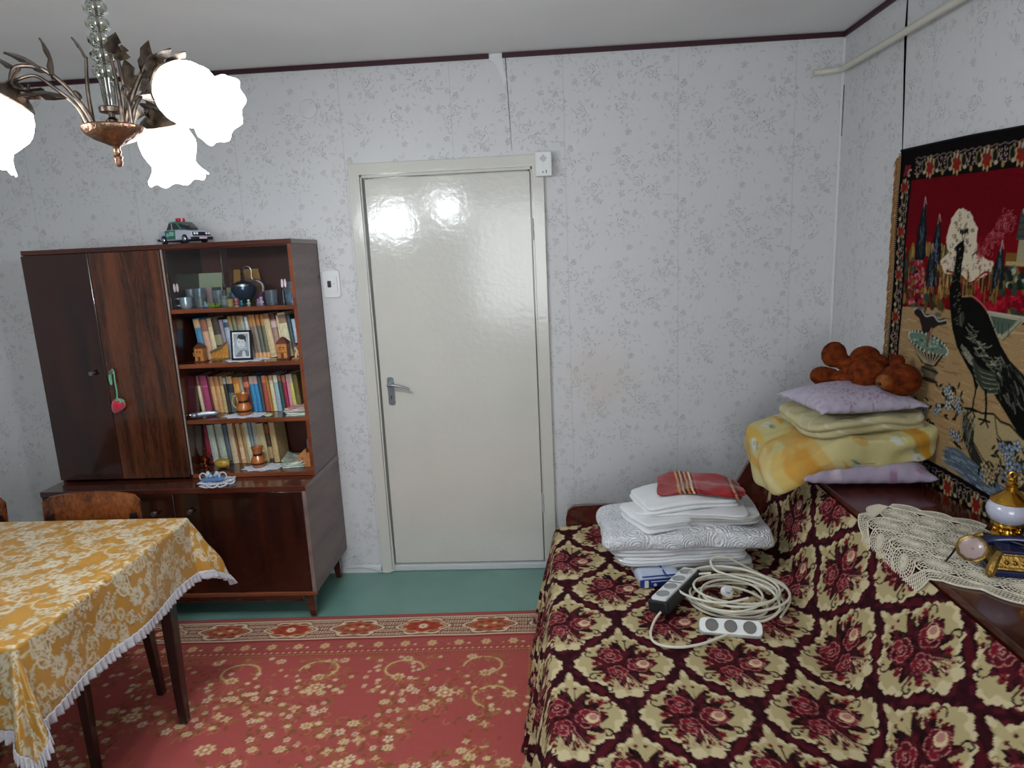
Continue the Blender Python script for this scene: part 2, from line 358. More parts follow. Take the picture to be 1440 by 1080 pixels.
    m3 = N.new('ShaderNodeMix'); m3.data_type = 'RGBA'; L.new(m2.outputs[2], m3.inputs[6]); m3.inputs[7].default_value = lc('#a9a9a8'); L.new(mth('MULTIPLY', seam, .5), m3.inputs[0])
    L.new(m3.outputs[2], p.inputs['Base Color']); p.inputs['Roughness'].default_value = .5; p.inputs['Specular IOR Level'].default_value = .35
    hgt = mth('ADD', mth('MULTIPLY', fac, 1.0), mth('MULTIPLY', noi(150, 2), .25)); hgt = mth('ADD', hgt, mth('MULTIPLY', noi(14), .35))
    b = N.new('ShaderNodeBump'); b.inputs['Strength'].default_value = .55; b.inputs['Distance'].default_value = .003; L.new(hgt, b.inputs['Height']); L.new(b.outputs[0], p.inputs['Normal'])
    return m
m_wp = wallpaper()
m_ceil = M('ceiling_whitewash', '#e2e3e4', .9, 0, '#dddedf', 2, bump=.15, bscale=8)
m_floor = M('green_floor_paint', '#6a9085', .3, 0, '#63887e', 4, bump=.1, bscale=10, coat=.15)
m_mar = M('maroon_ceiling_trim', '#35101a', .5)
bm = B(); box(bm, XL, XR, YR, .0, -.1, 0)
struct(obj('floor', bm, m_floor, smooth=False))
bm = B(); box(bm, XL, XR + .12, YR, .12, H, H + .1); struct(obj('ceiling', bm, m_ceil, smooth=False))
bm = B()   # back wall with the doorway left open
box(bm, XL, -.012, 0, .12, 0, H); box(bm, .812, XR, 0, .12, 0, H); box(bm, -.012, .812, 0, .12, 2.062, H)
wb = struct(obj('wall_back', bm, m_wp, smooth=False))
bm = B(); box(bm, XR, XR + .12, YR, .12, -.1, H); struct(obj('wall_right', bm, m_wp, smooth=False)); 
bm = B(); box(bm, XL - .12, XL, YR, .12, -.1, H); struct(obj('wall_left', bm, m_wp, smooth=False))
bm = B()
box(bm, XL, .0, YR - .12, YR, -.1, H); box(bm, 1.6, XR, YR - .12, YR, -.1, H); box(bm, 0, 1.6, YR - .12, YR, -.1, .85); box(bm, 0, 1.6, YR - .12, YR, 2.25, H)
struct(obj('wall_rear', bm, m_wp, smooth=False))
bm = B()
for a in (0, .77, 1.54): box(bm, a, a + .06, YR - .09, YR - .03, .85, 2.25, .004)
box(bm, 0, 1.6, YR - .09, YR - .03, .85, .91, .004); box(bm, 0, 1.6, YR - .09, YR - .03, 2.19, 2.25, .004)
wn = struct(obj('window_1', bm, m_cream))
bm = B(); box(bm, .05, 1.55, YR - .064, YR - .06, .9, 2.2); obj('pane', bm, m_glass, wn)
bm = B(); box(bm, -.03, 1.63, YR - .02, YR + .14, .82, .85, .005); obj('window_sill', bm, m_cream, wn)
# maroon strip under the ceiling
bm = B(); box(bm, XL, .632, -.012, 0, H - .022, H - .002); struct(obj('trim_1', bm, m_mar, smooth=False))
bm = B(); box(bm, .694, XR - .001, -.012, 0, H - .022, H - .002); struct(obj('trim_2', bm, m_mar, smooth=False))
bm = B(); box(bm, XR - .012, XR, YR, -.001, H - .022, H - .002); struct(obj('trim_3', bm, m_mar, smooth=False))
# seams where the paper has shrunk back
bm = B(); prism(bm, [(.706, H - .02), (.711, H - .02), (.722, 2.135), (.7205, 2.135)], -.0015, .0, 'y')
o = obj('trim_4', bm, M('seam_gap_grey', '#6f6d6a', .9), smooth=False); struct(o)
bm = B(); prism(bm, [(-.5345, 2.53), (-.5395, 2.53), (-.5375, 2.36), (-.5475, 2.35), (-.5530, 2.2), (-.5690, 1.97), (-.5710, 1.97), (-.5590, 2.2), (-.5440, 2.35), (-.5315, 2.4)], XR - .002, XR, 'x')
struct(obj('trim_5', bm, M('bare_dark_plaster', '#171614', .9), smooth=False))
bm = B(); prism(bm, [(-.012, 2.34), (-.016, 2.34), (-.012, 2.12), (-.010, 2.12)], XR - .002, XR, 'x'); struct(obj('trim_6', bm, M('bare_dark_plaster', '#171614', .9), smooth=False))
# white bead of filler down the corner
bm = B(); tube(bm, [(XR - .004, -.004, H - .03), (XR - .005, -.004, 1.3), (XR - .004, -.004, .3)], .007, 6); struct(obj('trim_7', bm, M('white_filler', '#d2d4d6', .5)))
# filler patch in the gap of the strip
bm = B(); prism(bm, [(.630, H - .001), (.694, H - .001), (.700, 2.50), (.712, 2.45), (.698, 2.43), (.672, 2.50), (.655, 2.53), (.632, 2.54)], -.002, 0, 'y', .0005)
o = obj('filler_patch', bm, M('white_filler', '#d2d4d6', .5), wb)
bm = B(); lathe(bm, [(0, .006), (.03, .006), (.042, .004), (.045, 0)], 28, T=Matrix.Translation((-.24, 0, 2.375)) @ Matrix.Rotation(PI / 2, 4, 'X'))
obj('junction_cover', bm, m_wp, wb)
# skirting of painted filler
for k, (a, b) in enumerate(((XL, -.08), (.885, XR))):
    bm = B(); prism(bm, [(0, 0), (-.02, 0), (-.017, .022), (-.004, .034), (0, .036)], a, b, 'x'); o = obj('baseboard_%s' % ('back_left', 'back_right')[k], bm, M('white_skirting', '#c3c6c6', .5, bump=.3), smooth=True); struct(o)
bm = B(); prism(bm, [(0, 0), (-.02, 0), (-.018, .03), (-.004, .045), (0, .046)], YR, -.02, 'y', T=Matrix.Translation((XR, 0, 0))); struct(obj('baseboard_right', bm, M('white_skirting', '#c3c6c6', .5)))
# ------------------------------------------------------------------ door
door = bpy.data.objects.new('door_1', None); COL.objects.link(door); struct(door)
bm = B(); box(bm, 0, .80, .0, .04, .042, 2.04, .003, 2); leaf = obj('door_leaf', bm, m_cream, door)
bm = B()
box(bm, -.072, -.018, -.022, 0, 0, 2.112, .004, 2); box(bm, -.018, -.011, -.008, .06, 0, 2.06)
box(bm, .812, .868, -.022, 0, 0, 2.112, .004, 2); box(bm, .806, .814, -.008, .06, 0, 2.06)
box(bm, -.072, .868, -.0225, 0, 2.058, 2.112, .004, 2); box(bm, -.018, .812, -.008, .06, 2.046, 2.062)
box(bm, -.012, .008, .042, .07, .03, 2.06); box(bm, .79, .812, .042, .07, .03, 2.06); box(bm, 0, .8, .042, .07, 2.03, 2.06)
obj('door_frame', bm, m_cream, door)
bm = B(); box(bm, -.07, .868, -.012, .1, 0, .034, .008, 2); obj('threshold', bm, M('white_skirting', '#c3c6c6', .5), door)
for z in (1.72, .32):
    bm = B(); lathe(bm, [(.0075, 0), (.0075, .048)], 10, (.806, -.006, z)); lathe(bm, [(.0075, .051), (.0075, .1)], 10, (.806, -.006, z)); lathe(bm, [(.004, -.004), (.004, .104)], 8, (.806, -.006, z))
    obj('hinge', bm, M('painted_hinge', '#a9aca8', .4), door)
bm = B(); prism(bm, [(.032 + .018 * (1 + math.cos(a)), (1.055 if math.sin(a) > 0 else .93) + .012 * math.sin(a)) for a in np.linspace(0, 2 * PI, 16, endpoint=False)], -.006, 0, 'y', .0015)
hp = obj('handle_plate', bm, M('aluminium', '#8e949a', .35, .9), door)
bm = B(); lathe(bm, [(.011, 0), (.009, .012), (.009, .035), (.010, .05)], 14, T=Matrix.Translation((.05, -.004, 1.03)) @ Matrix.Rotation(PI / 2, 4, 'X'))
tube(bm, [(.045, -.05, 1.031), (.08, -.055, 1.03), (.12, -.053, 1.02), (.155, -.048, 1.006)], [.0085, .0075, .006, .005], 10, sub=4)
obj('lever_handle', bm, M('aluminium', '#8e949a', .35, .9), door)
bm = B(); lathe(bm, [(.0035, 0), (.0035, .002)], 12, T=Matrix.Translation((.05, -.006, .965)) @ Matrix.Rotation(PI / 2, 4, 'X')); box(bm, .0485, .0515, -.008, -.006, .950, .965)
obj('keyhole', bm, m_dark, hp)
# thin white cable round the door and along the skirting
bm = B(); tube(bm, [(-.30, -.024, .03), (-.2, -.025, .038), (-.12, -.026, .025), (-.06, -.028, .006), (-.02, -.027, .012), (-.008, -.018, .06), (-.014, -.015, .5), (-.010, -.015, 1.1), (-.015, -.015, 1.7), (-.012, -.014, 2.05)], .0035, 6, sub=6)
tag(obj('white_cable', bm, M('white_cable', '#cfd0cc', .4)), 'thin white cable running beside the door and along the skirting', 'cable')
# heating pipe under the ceiling
bm = B(); tube(bm, [(2.10, -.03, 2.395), (2.14, -.034, 2.397), (2.175, -.055, 2.396), (2.195, -.09, 2.395), (2.2, -.16, 2.392), (2.2, -1.0, 2.385), (2.2, YR + .02, 2.36)], [.0135, .0135], 12, sub=4)
struct(obj('trim_8', bm, M('cream_pipe_paint', '#c9c6ba', .35)))

# ------------------------------------------------------------------ socket, wall device
t = thing('wall_socket', 'white wall switch and socket plate partly behind the tall cabinet', 'socket', (-.205, 0, 1.548))
def rrect(w_, h_, r, n=5):
    P = []
    for sx, sz, a0 in ((1, 1, 0), (-1, 1, PI / 2), (-1, -1, PI), (1, -1, 1.5 * PI)):
        for k in range(n): a = a0 + PI / 2 * k / (n - 1); P.append((sx * (w_ / 2 - r) + r * math.cos(a), sz * (h_ / 2 - r) + r * math.sin(a)))
    return P
bm = B(); prism(bm, rrect(.085, .135, .014), -.012, 0, 'y', .003); obj('plate', bm, m_white, t)
bm = B(); prism(bm, rrect(.06, .075, .004), -.018, -.01, 'y', .001); obj('insert', bm, m_white, t)
bm = B(); box(bm, -.018, 0, -.021, -.017, -.016, .016, .001); obj('rocker', bm, m_dark, t)
bm = B(); lathe(bm, [(.003, 0), (.003, .002)], 10, T=Matrix.Translation((.014, -.018, 0)) @ Matrix.Rotation(PI / 2, 4, 'X')); obj('screw', bm, m_steel, t)
t = thing('wall_speaker', 'small white alarm speaker box at the top right corner of the door frame', 'device', (.868, -.022, 2.062))
bm = B(); box(bm, -.038, .04, -.034, .0, -.056, .056, .006, 3); obj('casing', bm, m_white, t)
bm = B()
for i in range(-4, 5):
    for j in range(-4, 5):
        if abs(i) + abs(j) <= 4: box(bm, i * .0042 - .0012, i * .0042 + .0012, -.0352, -.033, .024 + j * .0042 - .0012, .024 + j * .0042 + .0012)
o = obj('speaker_grille', bm, M('grille_grey', '#7d8084', .5), t, smooth=False)
bm = B(); box(bm, -.006, -.001, -.0355, -.033, -.04, -.034); box(bm, .01, .014, -.0355, -.033, -.042, -.028); obj('port', bm, m_dark, t, smooth=False)
bm = B(); lathe(bm, [(.002, 0), (.002, .008)], 8, (0, -.016, .056)); obj('stud', bm, m_white, t)

# ================================================================== RUG
def rug():
    rc = Cv(-1.3, -1.75, 2.4, 1.31, 420, '#a24e49')
    X1, Y1 = 1.06, -.455
    c_cr, c_tan, c_dk, c_wh = '#cdb98a', '#a07a4c', '#5e2a26', '#d8c4a6'
    # fine mottling of the red field
    rc.a *= (1 + .06 * (RNG.random(rc.a.shape[:2])[..., None] - .5))
    def band(d0, d1, col):
        rc.poly([(-2.3, Y1 - d0), (X1 - d0, Y1 - d0), (X1 - d0, -2.4), (X1 - d1, -2.4), (X1 - d1, Y1 - d1), (-2.3, Y1 - d1)], col)
    band(0, .018, '#94424a'); band(.018, .03, '#a8544c'); band(.03, .034, '#6e3026')
    band(.035, .205, '#6b302a'); band(.038, .046, c_wh); band(.192, .200, c_wh); band(.205, .215, '#8c3130')
    def cart(x, y, horiz, k):
        L_, W_ = (.12, .062)
        def E(dx, dy, rx, ry, col, **kw):
            if horiz: rc.ell(x + dx, y + dy, rx, ry, col, **kw)
            else: rc.ell(x + dy, y + dx, ry, rx, col, **kw)
        E(0, 0, .122, .070, '#6b302a', lobes=6, amp=.1); E(0, 0, .117, .066, c_wh, lobes=6, amp=.1); E(0, 0, .104, .054, '#6b302a', lobes=6, amp=.1)
        E(0, 0, .098, .052, c_cr if k % 2 == 0 else '#9c7a52', lobes=8, amp=.1)
        E(0, 0, .088, .045, '#a8402f' if k % 2 == 0 else '#a5503c', lobes=8, amp=.1); E(0, 0, .06, .03, '#8a3a2c', lobes=8, amp=.22); E(0, 0, .045, .02, '#a8402f' if k % 2 == 0 else '#b05a40', lobes=6, amp=.2)
        if k % 2 == 0: rc.flower(x, y, .022, c_wh, '#a8402f', 8)
        else:
            for s in (-1, 1): E(s * .045, 0, .016, .009, c_tan); E(s * .02, s * .01, .012, .008, c_cr)
        for s in (-1, 1):
            for q in (-1, 1): E(s * .072, q * .036, .012, .008, c_wh if k % 2 else c_tan)
    # lattice between the cartouches
    for k in range(-3, 200):
        x = -1.28 + k * .024
        if x > X1 - .04: break
        for j in range(5):
            yy = Y1 - .058 - j * .029; rc.ell(x, yy, .0112, .0105, c_wh, rot=.78, lobes=4, amp=.25); rc.ell(x, yy, .0048, .0048, '#6b302a')
    for k in range(60):
        y = Y1 - .05 - k * .024
        for j in range(5):
            xx = X1 - .058 - j * .029
            if y < Y1 - .19: rc.ell(xx, y, .0085, .009, c_wh, lobes=4, amp=.25); rc.ell(xx, y, .0045, .0045, '#6b302a')
    k = 0; x = .62
    for k in range(12): cart(.975 - .305 * k - .115, Y1 - .119, True, k)
    for k in range(6): cart(X1 - .119, Y1 - .119 - .305 * (k + .55), False, k)
    # inner border: red with flower heads, then the two dotted lines
    for k in range(40):
        for hz in (True, False):
            p_ = k * .118 + .06
            q = (X1 - .215 - p_, Y1 - .255) if hz else (X1 - .255, Y1 - .215 - p_)
            rc.flower(q[0], q[1], .023, '#c9a878', '#a08850', 6, k)
            if k % 2:
                for s in (-1, 1):
                    d = (s * .034, -.006) if hz else (-.006, s * .034)
                    rc.leaf(q[0] + d[0], q[1] + d[1], .02, .011, math.atan2(d[1], d[0]), c_wh); rc.leaf(q[0] + d[0] * .8, q[1] + d[1] * .8 - .004, .018, .008, math.atan2(d[1], d[0]) - .6, '#8a5a3c')
            a, b_ = ((.04, .016) if hz else (.016, .04)); q2 = (q[0] - (.059 if hz else 0), q[1] - (0 if hz else .059))
            rc.line([(q2[0] - a, q2[1] + .012), (q2[0], q2[1] - .01), (q2[0] + a, q2[1] + .012)] if hz else [(q2[0] + .012, q2[1] - b_), (q2[0] - .01, q2[1]), (q2[0] + .012, q2[1] + b_)], .0035, '#7c4a34', sub=4)
    band(.289, .292, '#7c3a30'); band(.312, .325, '#8a4a34')
    for k in range(130):
        p_ = k * .0265 + .30
        rc.ell(X1 - p_, Y1 - .300, .0035, .0055, c_wh, rot=-.4); rc.ell(X1 - .300, Y1 - p_, .0055, .0035, c_wh)
        for f in (0, .013): rc.ell(X1 - p_ - f, Y1 - .3185, .0035, .003, '#b89a68'); rc.ell(X1 - .3185, Y1 - p_ - f, .003, .0035, '#b89a68')
    # inner field: arabesque scrolls along the edge
    rs = random.Random(3)
    def sprig(x, y, sc, kind):
        if kind == 0:
            rc.flower(x, y, .024 * sc, c_wh, c_tan, rs.choice((5, 6)), rs.random() * 3, '#8a4036')
        elif kind == 1:
            for q in range(4): rc.leaf(x, y, .034 * sc, .018 * sc, rs.random() * .6 + q * 1.5, c_cr, '#9a6a4a')
        else:
            rc.ell(x, y, .026 * sc, .02 * sc, c_cr, lobes=7, amp=.18); rc.ell(x, y, .012 * sc, .009 * sc, '#94503c', lobes=5, amp=.2); rc.ell(x, y, .005, .005, c_wh)
    def scroll(x, y, r, rot, hand):
        pts = [(x + r * math.cos(rot + hand * t * 4.6) * (1 - .32 * t), y + r * .8 * math.sin(rot + hand * t * 4.6) * (1 - .32 * t)) for t in np.linspace(0, 1, 18)]
        for i in range(0, 18, 2):
            a, b_ = pts[i]; d = rs.random() * 6.28
            rc.leaf(a, b_, .035, .013, d, '#8f5a38'); rc.leaf(a, b_, .03, .01, d + 2, '#9c6a3e')
            rc.spiral(a + .02 * math.cos(d), b_ + .02 * math.sin(d), .018, d, .9, .0028, '#b07c4c', hand)
        rc.line(pts, .0085, '#c9aa7c', sub=2)
        a, b_ = pts[-1]; sprig(a, b_, 1.0, 2)
        for q in range(7):
            ang = rot + hand * (4.6 + q * .5); rr = r * .55
            rc.flower(x + rr * math.cos(ang), y + .06 * 0 - r * .9 + .02 * abs(q - 3) + 0 * ang, .015, c_cr, c_tan, 5, q) if 0 else None
        for q in range(7):
            ang = PI + q * PI / 6; px_, py_ = a + .075 * math.cos(ang), b_ - .02 + .085 * math.sin(ang)
            rc.line([(a, b_), (px_, py_)], .002, '#a8804c'); rc.ell(px_, py_, .0115, .0095, c_cr, rot=ang, lobes=5, amp=.15)
    for k in range(7): scroll(.56 - k * .34, Y1 - .43 - .01 * (k % 2), .088, (0 if k % 2 else PI), (1 if k % 2 else -1))
    for k in range(5): scroll(X1 - .45, Y1 - .62 - k * .34, .088, (PI / 2 if k % 2 else -PI / 2), (1 if k % 2 else -1))
    for k in range(9):
        rc.ell(.60 - k * .26, Y1 - .36, .05, .014, '#9a6440', al=.7, lobes=7, amp=.3)
        sprig(.50 - k * .27, Y1 - .365, .8, 2)
    # tan shadow foliage, then the central sprays
    pts = []
    for _ in range(2200):
        x = rs.uniform(-1.3, .63); y = rs.uniform(-1.75, Y1 - .56)
        n1 = nz(x * 3.1, y * 4.2, 3); 
        if n1 < -.14 + .25 * rs.random(): continue
        if all((x - a) ** 2 + (y - b_) ** 2 >.040 ** 2 for a, b_ in pts): pts.append((x, y))
    for x, y in pts:
        for q in range(2):
            d = rs.random() * 6.28; rc.leaf(x + rs.uniform(-.03, .03), y + rs.uniform(-.03, .03), .04, .016, d, rs.choice(('#8c4a32', '#7e5236', '#94603c')))
        rc.spiral(x + .02, y - .015, .02, rs.random() * 6, .8, .003, '#b3814f')
    for _ in range(900):
        x = rs.uniform(-1.3, .64); y = rs.uniform(-1.75, Y1 - .34)
        if nz(x * 3.1, y * 4.2, 3) < -.22: continue
        if rs.random() < .5: rc.spiral(x, y, rs.uniform(.012, .03), rs.random() * 6, .8, .0028, rs.choice(('#a8744a', '#8a5a38', '#b58854')), rs.choice((-1, 1)))
        else: rc.leaf(x, y, rs.uniform(.02, .04), .012, rs.random() * 6, rs.choice(('#8c4a32', '#7e5236', '#94603c')))
    for k in range(90):
        x = rs.uniform(-1.3, .63); y = Y1 - rs.uniform(.34, .58); rc.flower(x, y, rs.uniform(.009, .014), rs.choice((c_cr, c_tan, c_wh)), c_tan, 5, k)
    for x, y in pts: sprig(x + rs.uniform(-.012, .012), y + rs.uniform(-.012, .012), rs.uniform(.45, .85), rs.choice((0, 0, 0, 1, 2, 2)))
    for cx, cy in ((-.38, -1.33), (.12, -1.42), (.42, -1.05), (-.75, -1.15), (-.1, -1.0)):
        rc.ell(cx, cy, .034, .026, c_cr, lobes=8, amp=.16); rc.ell(cx, cy, .02, .015, '#b06a50', lobes=6, amp=.2); rc.ell(cx, cy, .009, .008, c_wh)
    xs = np.concatenate([np.arange(-2.3, -1.2, .03), np.arange(-1.2, X1 + .0001, .0052)]); ys = np.concatenate([np.arange(-2.6, -1.72, .03), np.arange(-1.72, Y1 + .0001, .0052)])
    xs[-1] = X1; ys[-1] = Y1
    XX, YY = np.meshgrid(xs, ys, indexing='ij'); ZZ = np.full(XX.shape, .009) + .0012 * np.sin(XX * 17) * np.sin(YY * 13)
    e = np.minimum(X1 - XX, Y1 - YY); ZZ -= np.clip(1 - e / .01, 0, 1) * .0075
    th = math.radians(1.2)    # the rug lies a degree off square
    C = rc.get(XX, YY)
    XW = XX; YW = YY + (XX - .2) * math.tan(th) * 1.4
    o = sheet('rug', np.stack([XW, YW, ZZ], -1), C, vmat('rug_pile', .9, 0, .5, 700, spec=.1))
    tag(o, 'red patterned rug with cream flowers and cartouche border on the green floor', 'rug')
rug()
# ================================================================== TALL CABINET
CX0, CX1 = -1.505, -.26
cab = thing('wall_unit', 'tall dark mahogany wall unit with glazed shelves standing left of the door', 'cabinet', (0, 0, 0))
m_back = wood('cabinet_back', '#3c1812', '#54241a', 'Z', scale=7, rough=.45, coat=.1)
SH = (.690, .952, 1.219, 1.474)   # shelf top heights
bm = B(); box(bm, CX0, CX0 + .018, -.352, -.006, .67, 1.745, .001); obj('side_panel', bm, w_dark, cab)
bm = B(); box(bm, -.873, -.855, -.345, -.006, .67, 1.745, .001); obj('partition', bm, w_dark, cab)
bm = B(); box(bm, -.277, CX1, -.353, -.006, .67, 1.745, .001)
sp_ = obj('side_panel', bm, w_side, cab)
bm = B(); box(bm, -.2775, CX1 - .001, -.3555, -.353, .67, 1.745); obj('edge_strip', bm, w_edge, sp_, smooth=False)
bm = B(); prism(bm, [(-.352, 1.55), (-.006, 1.55), (-.006, 1.56), (-.352, 1.56)], 0, .001, 'x') if 0 else lathe(bm, [(.006, 0), (.006, .004)], 10, T=Matrix.Translation((CX1, -.03, 1.585)) @ Matrix.Rotation(PI / 2, 4, 'Y'))
obj('screw_cap', bm, w_edge, sp_)
bm = B(); box(bm, CX0, CX1, -.012, -.004, .67, 1.745); obj('back_panel', bm, m_back, cab)
bm = B(); box(bm, CX0 - .004, CX1 + .002, -.357, -.004, 1.745, 1.767, .002); obj('top_board', bm, w_shelf, cab)
for z in SH:
    bm = B(); box(bm, -.857, -.275, -.338 if z > .7 else -.35, -.012, z - .019, z, .001); s_ = obj('shelf', bm, w_shelf, cab)
    bm = B(); box(bm, -.857, -.275, (-.341 if z > .7 else -.353), (-.338 if z > .7 else -.35), z - .0195, z, .0008); obj('shelf_edge', bm, w_edge, s_)
def knob(x, y, z, par, r=.0125):
    bm = B(); lathe(bm, [(.005, 0), (.005, .012), (r, .014), (r, .022), (r * .8, .026), (0, .027)], 16, T=Matrix.Translation((x, y, z)) @ Matrix.Rotation(PI / 2, 4, 'X'))
    return obj('knob', bm, M('brushed_knob', '#9a9a98', .35, 1), par)
bm = B(); box(bm, CX0 + .003, -1.1915, -.370, -.353, .682, 1.743, .0015); d1 = obj('door', bm, w_dark, cab); knob(-1.247, -.37, 1.200, d1)
bm = B(); box(bm, -1.1885, -.862, -.370, -.353, .682, 1.743, .0015); d2 = obj('door', bm, w_door, cab); knob(-1.150, -.37, 1.203, d2)
bm = B(); box(bm, -.860, -.853, -.357, -.350, .69, 1.745, .001); obj('edge_strip', bm, M('worn_pale_edge', '#8f8078', .4), cab)
# sliding glass over the top compartment
def pane(x0, x1, y, px):
    bm = B(); box(bm, x0, x1, y - .002, y + .002, SH[3], 1.744, .0004); g_ = obj('glass_pane', bm, thin_glass('cabinet_glass', '#f4f6f6', .035), cab)
    bm = B()
    for s in (-1, 1): lathe(bm, [(.0055, 0), (.0055, .001)], 14, T=Matrix.Translation((px + s * .0068, y - .002, 1.572)) @ Matrix.Diagonal((1, 1, 3.6, 1)) @ Matrix.Rotation(PI / 2, 4, 'X'))
    obj('finger_pull', bm, M('frosted_pull', '#b9a8ac', .3), g_)
pane(-.853, -.565, -.334, -.82); pane(-.60, -.279, -.326, -.322)
bm = B(); box(bm, -.855, -.277, -.336, -.318, 1.741, 1.747); obj('glass_track', bm, w_edge, cab)
# lower unit
low_x0, low_x1 = -1.515, -.258
bm = B(); box(bm, low_x0, low_x1, -.497, -.006, .642, .669, .002); obj('worktop', bm, w_shelf, cab)
bm = B(); box(bm, low_x0 + .002, low_x1 - .02, -.478, -.008, .135, .642); obj('lower_carcass', bm, w_dark, cab, smooth=False)
bm = B(); box(bm, low_x1 - .020, low_x1 - .001, -.494, -.006, .138, .642, .001); obj('side_panel', bm, w_side, cab)
bm = B(); box(bm, low_x0, low_x1, -.500, -.478, .130, .148, .002); obj('front_rail', bm, w_edge, cab)
bm = B(); box(bm, low_x0 + .003, -.8845, -.493, -.478, .150, .640, .0015); d3 = obj('door', bm, w_dark, cab); knob(-.975, -.493, .555, d3, .013)
bm = B(); box(bm, -.8815, low_x1 - .022, -.493, -.478, .150, .640, .0015); d4 = obj('door', bm, w_dark, cab); knob(-.805, -.493, .560, d4, .013)
bm = B(); box(bm, low_x0 + .08, low_x1 - .08, -.47, -.45, .085, .135, .002); obj('plinth_rail', bm, w_shelf, cab)
for x in (low_x0 + .05, low_x1 - .05):
    for y in (-.455, -.06):
        t = B(); q = [(x + s * .023, y + r * .02, .132) for s, r in ((-1, -1), (1, -1), (1, 1), (-1, 1))]; dx = .012 * (1 if x > -1 else -1); b_ = [(x + dx + s * .013, y + r * .013, .0105 if (y < -.4) else .001) for s, r in ((-1, -1), (1, -1), (1, 1), (-1, 1))]
        A = [t.verts.new(p) for p in q]; C = [t.verts.new(p) for p in b_]
        t.faces.new(A); t.faces.new(C[::-1])
        for i in range(4): t.faces.new((A[i], C[i], C[(i + 1) % 4], A[(i + 1) % 4]))
        obj('leg', t, w_shelf, cab, smooth=False)

# ------------------------------------------------------------------ books
pg = M('page_block', '#b8a888', .9, 0, '#a89468', 200)
def book(x, z, wd, ht, dp, col, lean, yf, label, band=None, group='', band2=None, lean_y=0, rough=.55):
    """spine faces the room (-y); bands = (from, to, colour) in fractions of the height"""
    bm = B(); mats = [M('book_' + col, '#' + col, rough, 0, '#' + ''.join('%02x' % int(int(col[i:i + 2], 16) * .88) for i in (0, 2, 4)), 60), pg]
    segs = sorted([b for b in (band, band2) if b]); z0 = 0; parts = []
    for f0, f1, c in segs: parts += [(z0, f0, None), (f0, f1, c)]; z0 = f1
    parts.append((z0, 1, None))
    for f0, f1, c in parts:
        if f1 - f0 < .001: continue
        k = 0
        if c:
            mm = M('book_' + c, '#' + c, rough)
            if mm not in mats: mats.append(mm)
            k = mats.index(mm)
        h0, h1 = f0 * ht, f1 * ht
        n0 = len(bm.verts); nf = len(bm.faces)
        prism(bm, [(-wd / 2, .004), (-wd / 2 * .8, .001), (0, -.001), (wd / 2 * .8, .001), (wd / 2, .004), (wd / 2, .012), (-wd / 2, .012)], h0, h1, 'z')
        bm.faces.ensure_lookup_table()
        for f in bm.faces[nf:]: f.material_index = k
    box(bm, -wd / 2, -wd / 2 + .0012, .01, dp, 0, ht); box(bm, wd / 2 - .0012, wd / 2, .01, dp, 0, ht)
    box(bm, -wd / 2 + .001, wd / 2 - .001, .01, dp - .004, .003, ht - .003, mat=1)
    o = obj('book', bm, mats, smooth=False); o.location = (x, yf, z + abs(math.sin(lean)) * wd / 2 + .0004); o.rotation_euler = (0, lean, 0)
    return tag(o, label, 'book', group)
ORD = ['first', 'second', 'third', 'fourth', 'fifth', 'sixth', 'seventh', 'eighth', 'ninth', 'tenth', 'eleventh', 'twelfth', 'thirteenth', 'fourteenth', 'fifteenth', 'sixteenth', 'seventeenth', 'eighteenth', 'nineteenth', 'twentieth', 'twenty-first', 'twenty-second', 'twenty-third', 'twenty-fourth']
def row(spec, x0, z, yf, lean, shelf, group):
    x = x0
    for k, (nm, col, wd, ht, band, band2) in enumerate(spec):
        book(x + wd / 2, z, wd, ht, .13, col, lean + (.012 * ((k * 7) % 3 - 1)), yf, '%s book, %s from the left on the %s' % (nm, ORD[k], shelf), band, group, band2)
        x += wd / math.cos(lean) + .0012
L1 = -.085
row([('blue cloth', '4f87a8', .030, .200, (.78, .97, 'b99a70'), None), ('salmon cream', 'cfa487', .030, .195, (.7, 1, '8f5f4c'), None), ('ivory', 'd6caa4', .024, .200, (.78, 1, 'b09878'), None),
     ('dark patterned', '4a4136', .034, .197, (.35, .6, '8f8868'), None), ('dusty mauve', '8f8694', .018, .19, None, None), ('pale blue white', 'a9b8c8', .026, .19, (.8, .93, '3a4a68'), None),
     ('tan ochre', 'a07a48', .018, .205, (.55, .8, '7e8468'), None), ('olive banded', '8e7f58', .018, .205, (.55, .8, '6e7a68'), None), ('brown banded', '94704c', .018, .205, (.55, .8, '8a8474'), None), ('sand banded', 'b09468', .02, .205, (.6, .85, '98a08c'), None), ('thin white', 'c9ccd2', .016, .2, None, None),
     ('brown grey with orange foot', '7b6a5a', .018, .207, (.0, .12, 'd09a68'), (.75, 1, 'a8703a')), ('grey stripe with orange foot', '8a7f72', .018, .207, (.0, .12, 'd09a68'), (.75, 1, 'b07c44')), ('slate with orange foot', '5f6258', .018, .207, (.0, .12, 'd09a68'), (.75, 1, 'a87038')), ('moss with orange foot', '6a6a52', .018, .207, (.0, .12, 'd09a68'), (.75, 1, 'a8703a')),
     ('wide cream', 'cdb88c', .030, .21, (.04, .10, 'a89a80'), (.88, 1, '9c6a48')), ('pink grey speckled', 'a4807a', .026, .205, (.7, .84, 'c4a8a4'), (.88, 1, '5a3034')), ('light cream', 'd0c69c', .012, .2, None, None),
     ('broad ivory', 'd4cca8', .038, .212, (.76, .95, '94745c'), None), ('dark teal', '3a5054', .018, .2, None, None), ('pale blue', 'a9bccd', .018, .18, None, None)],
    -.812, SH[2], -.215, L1, 'third shelf up', 'books on the third shelf up')
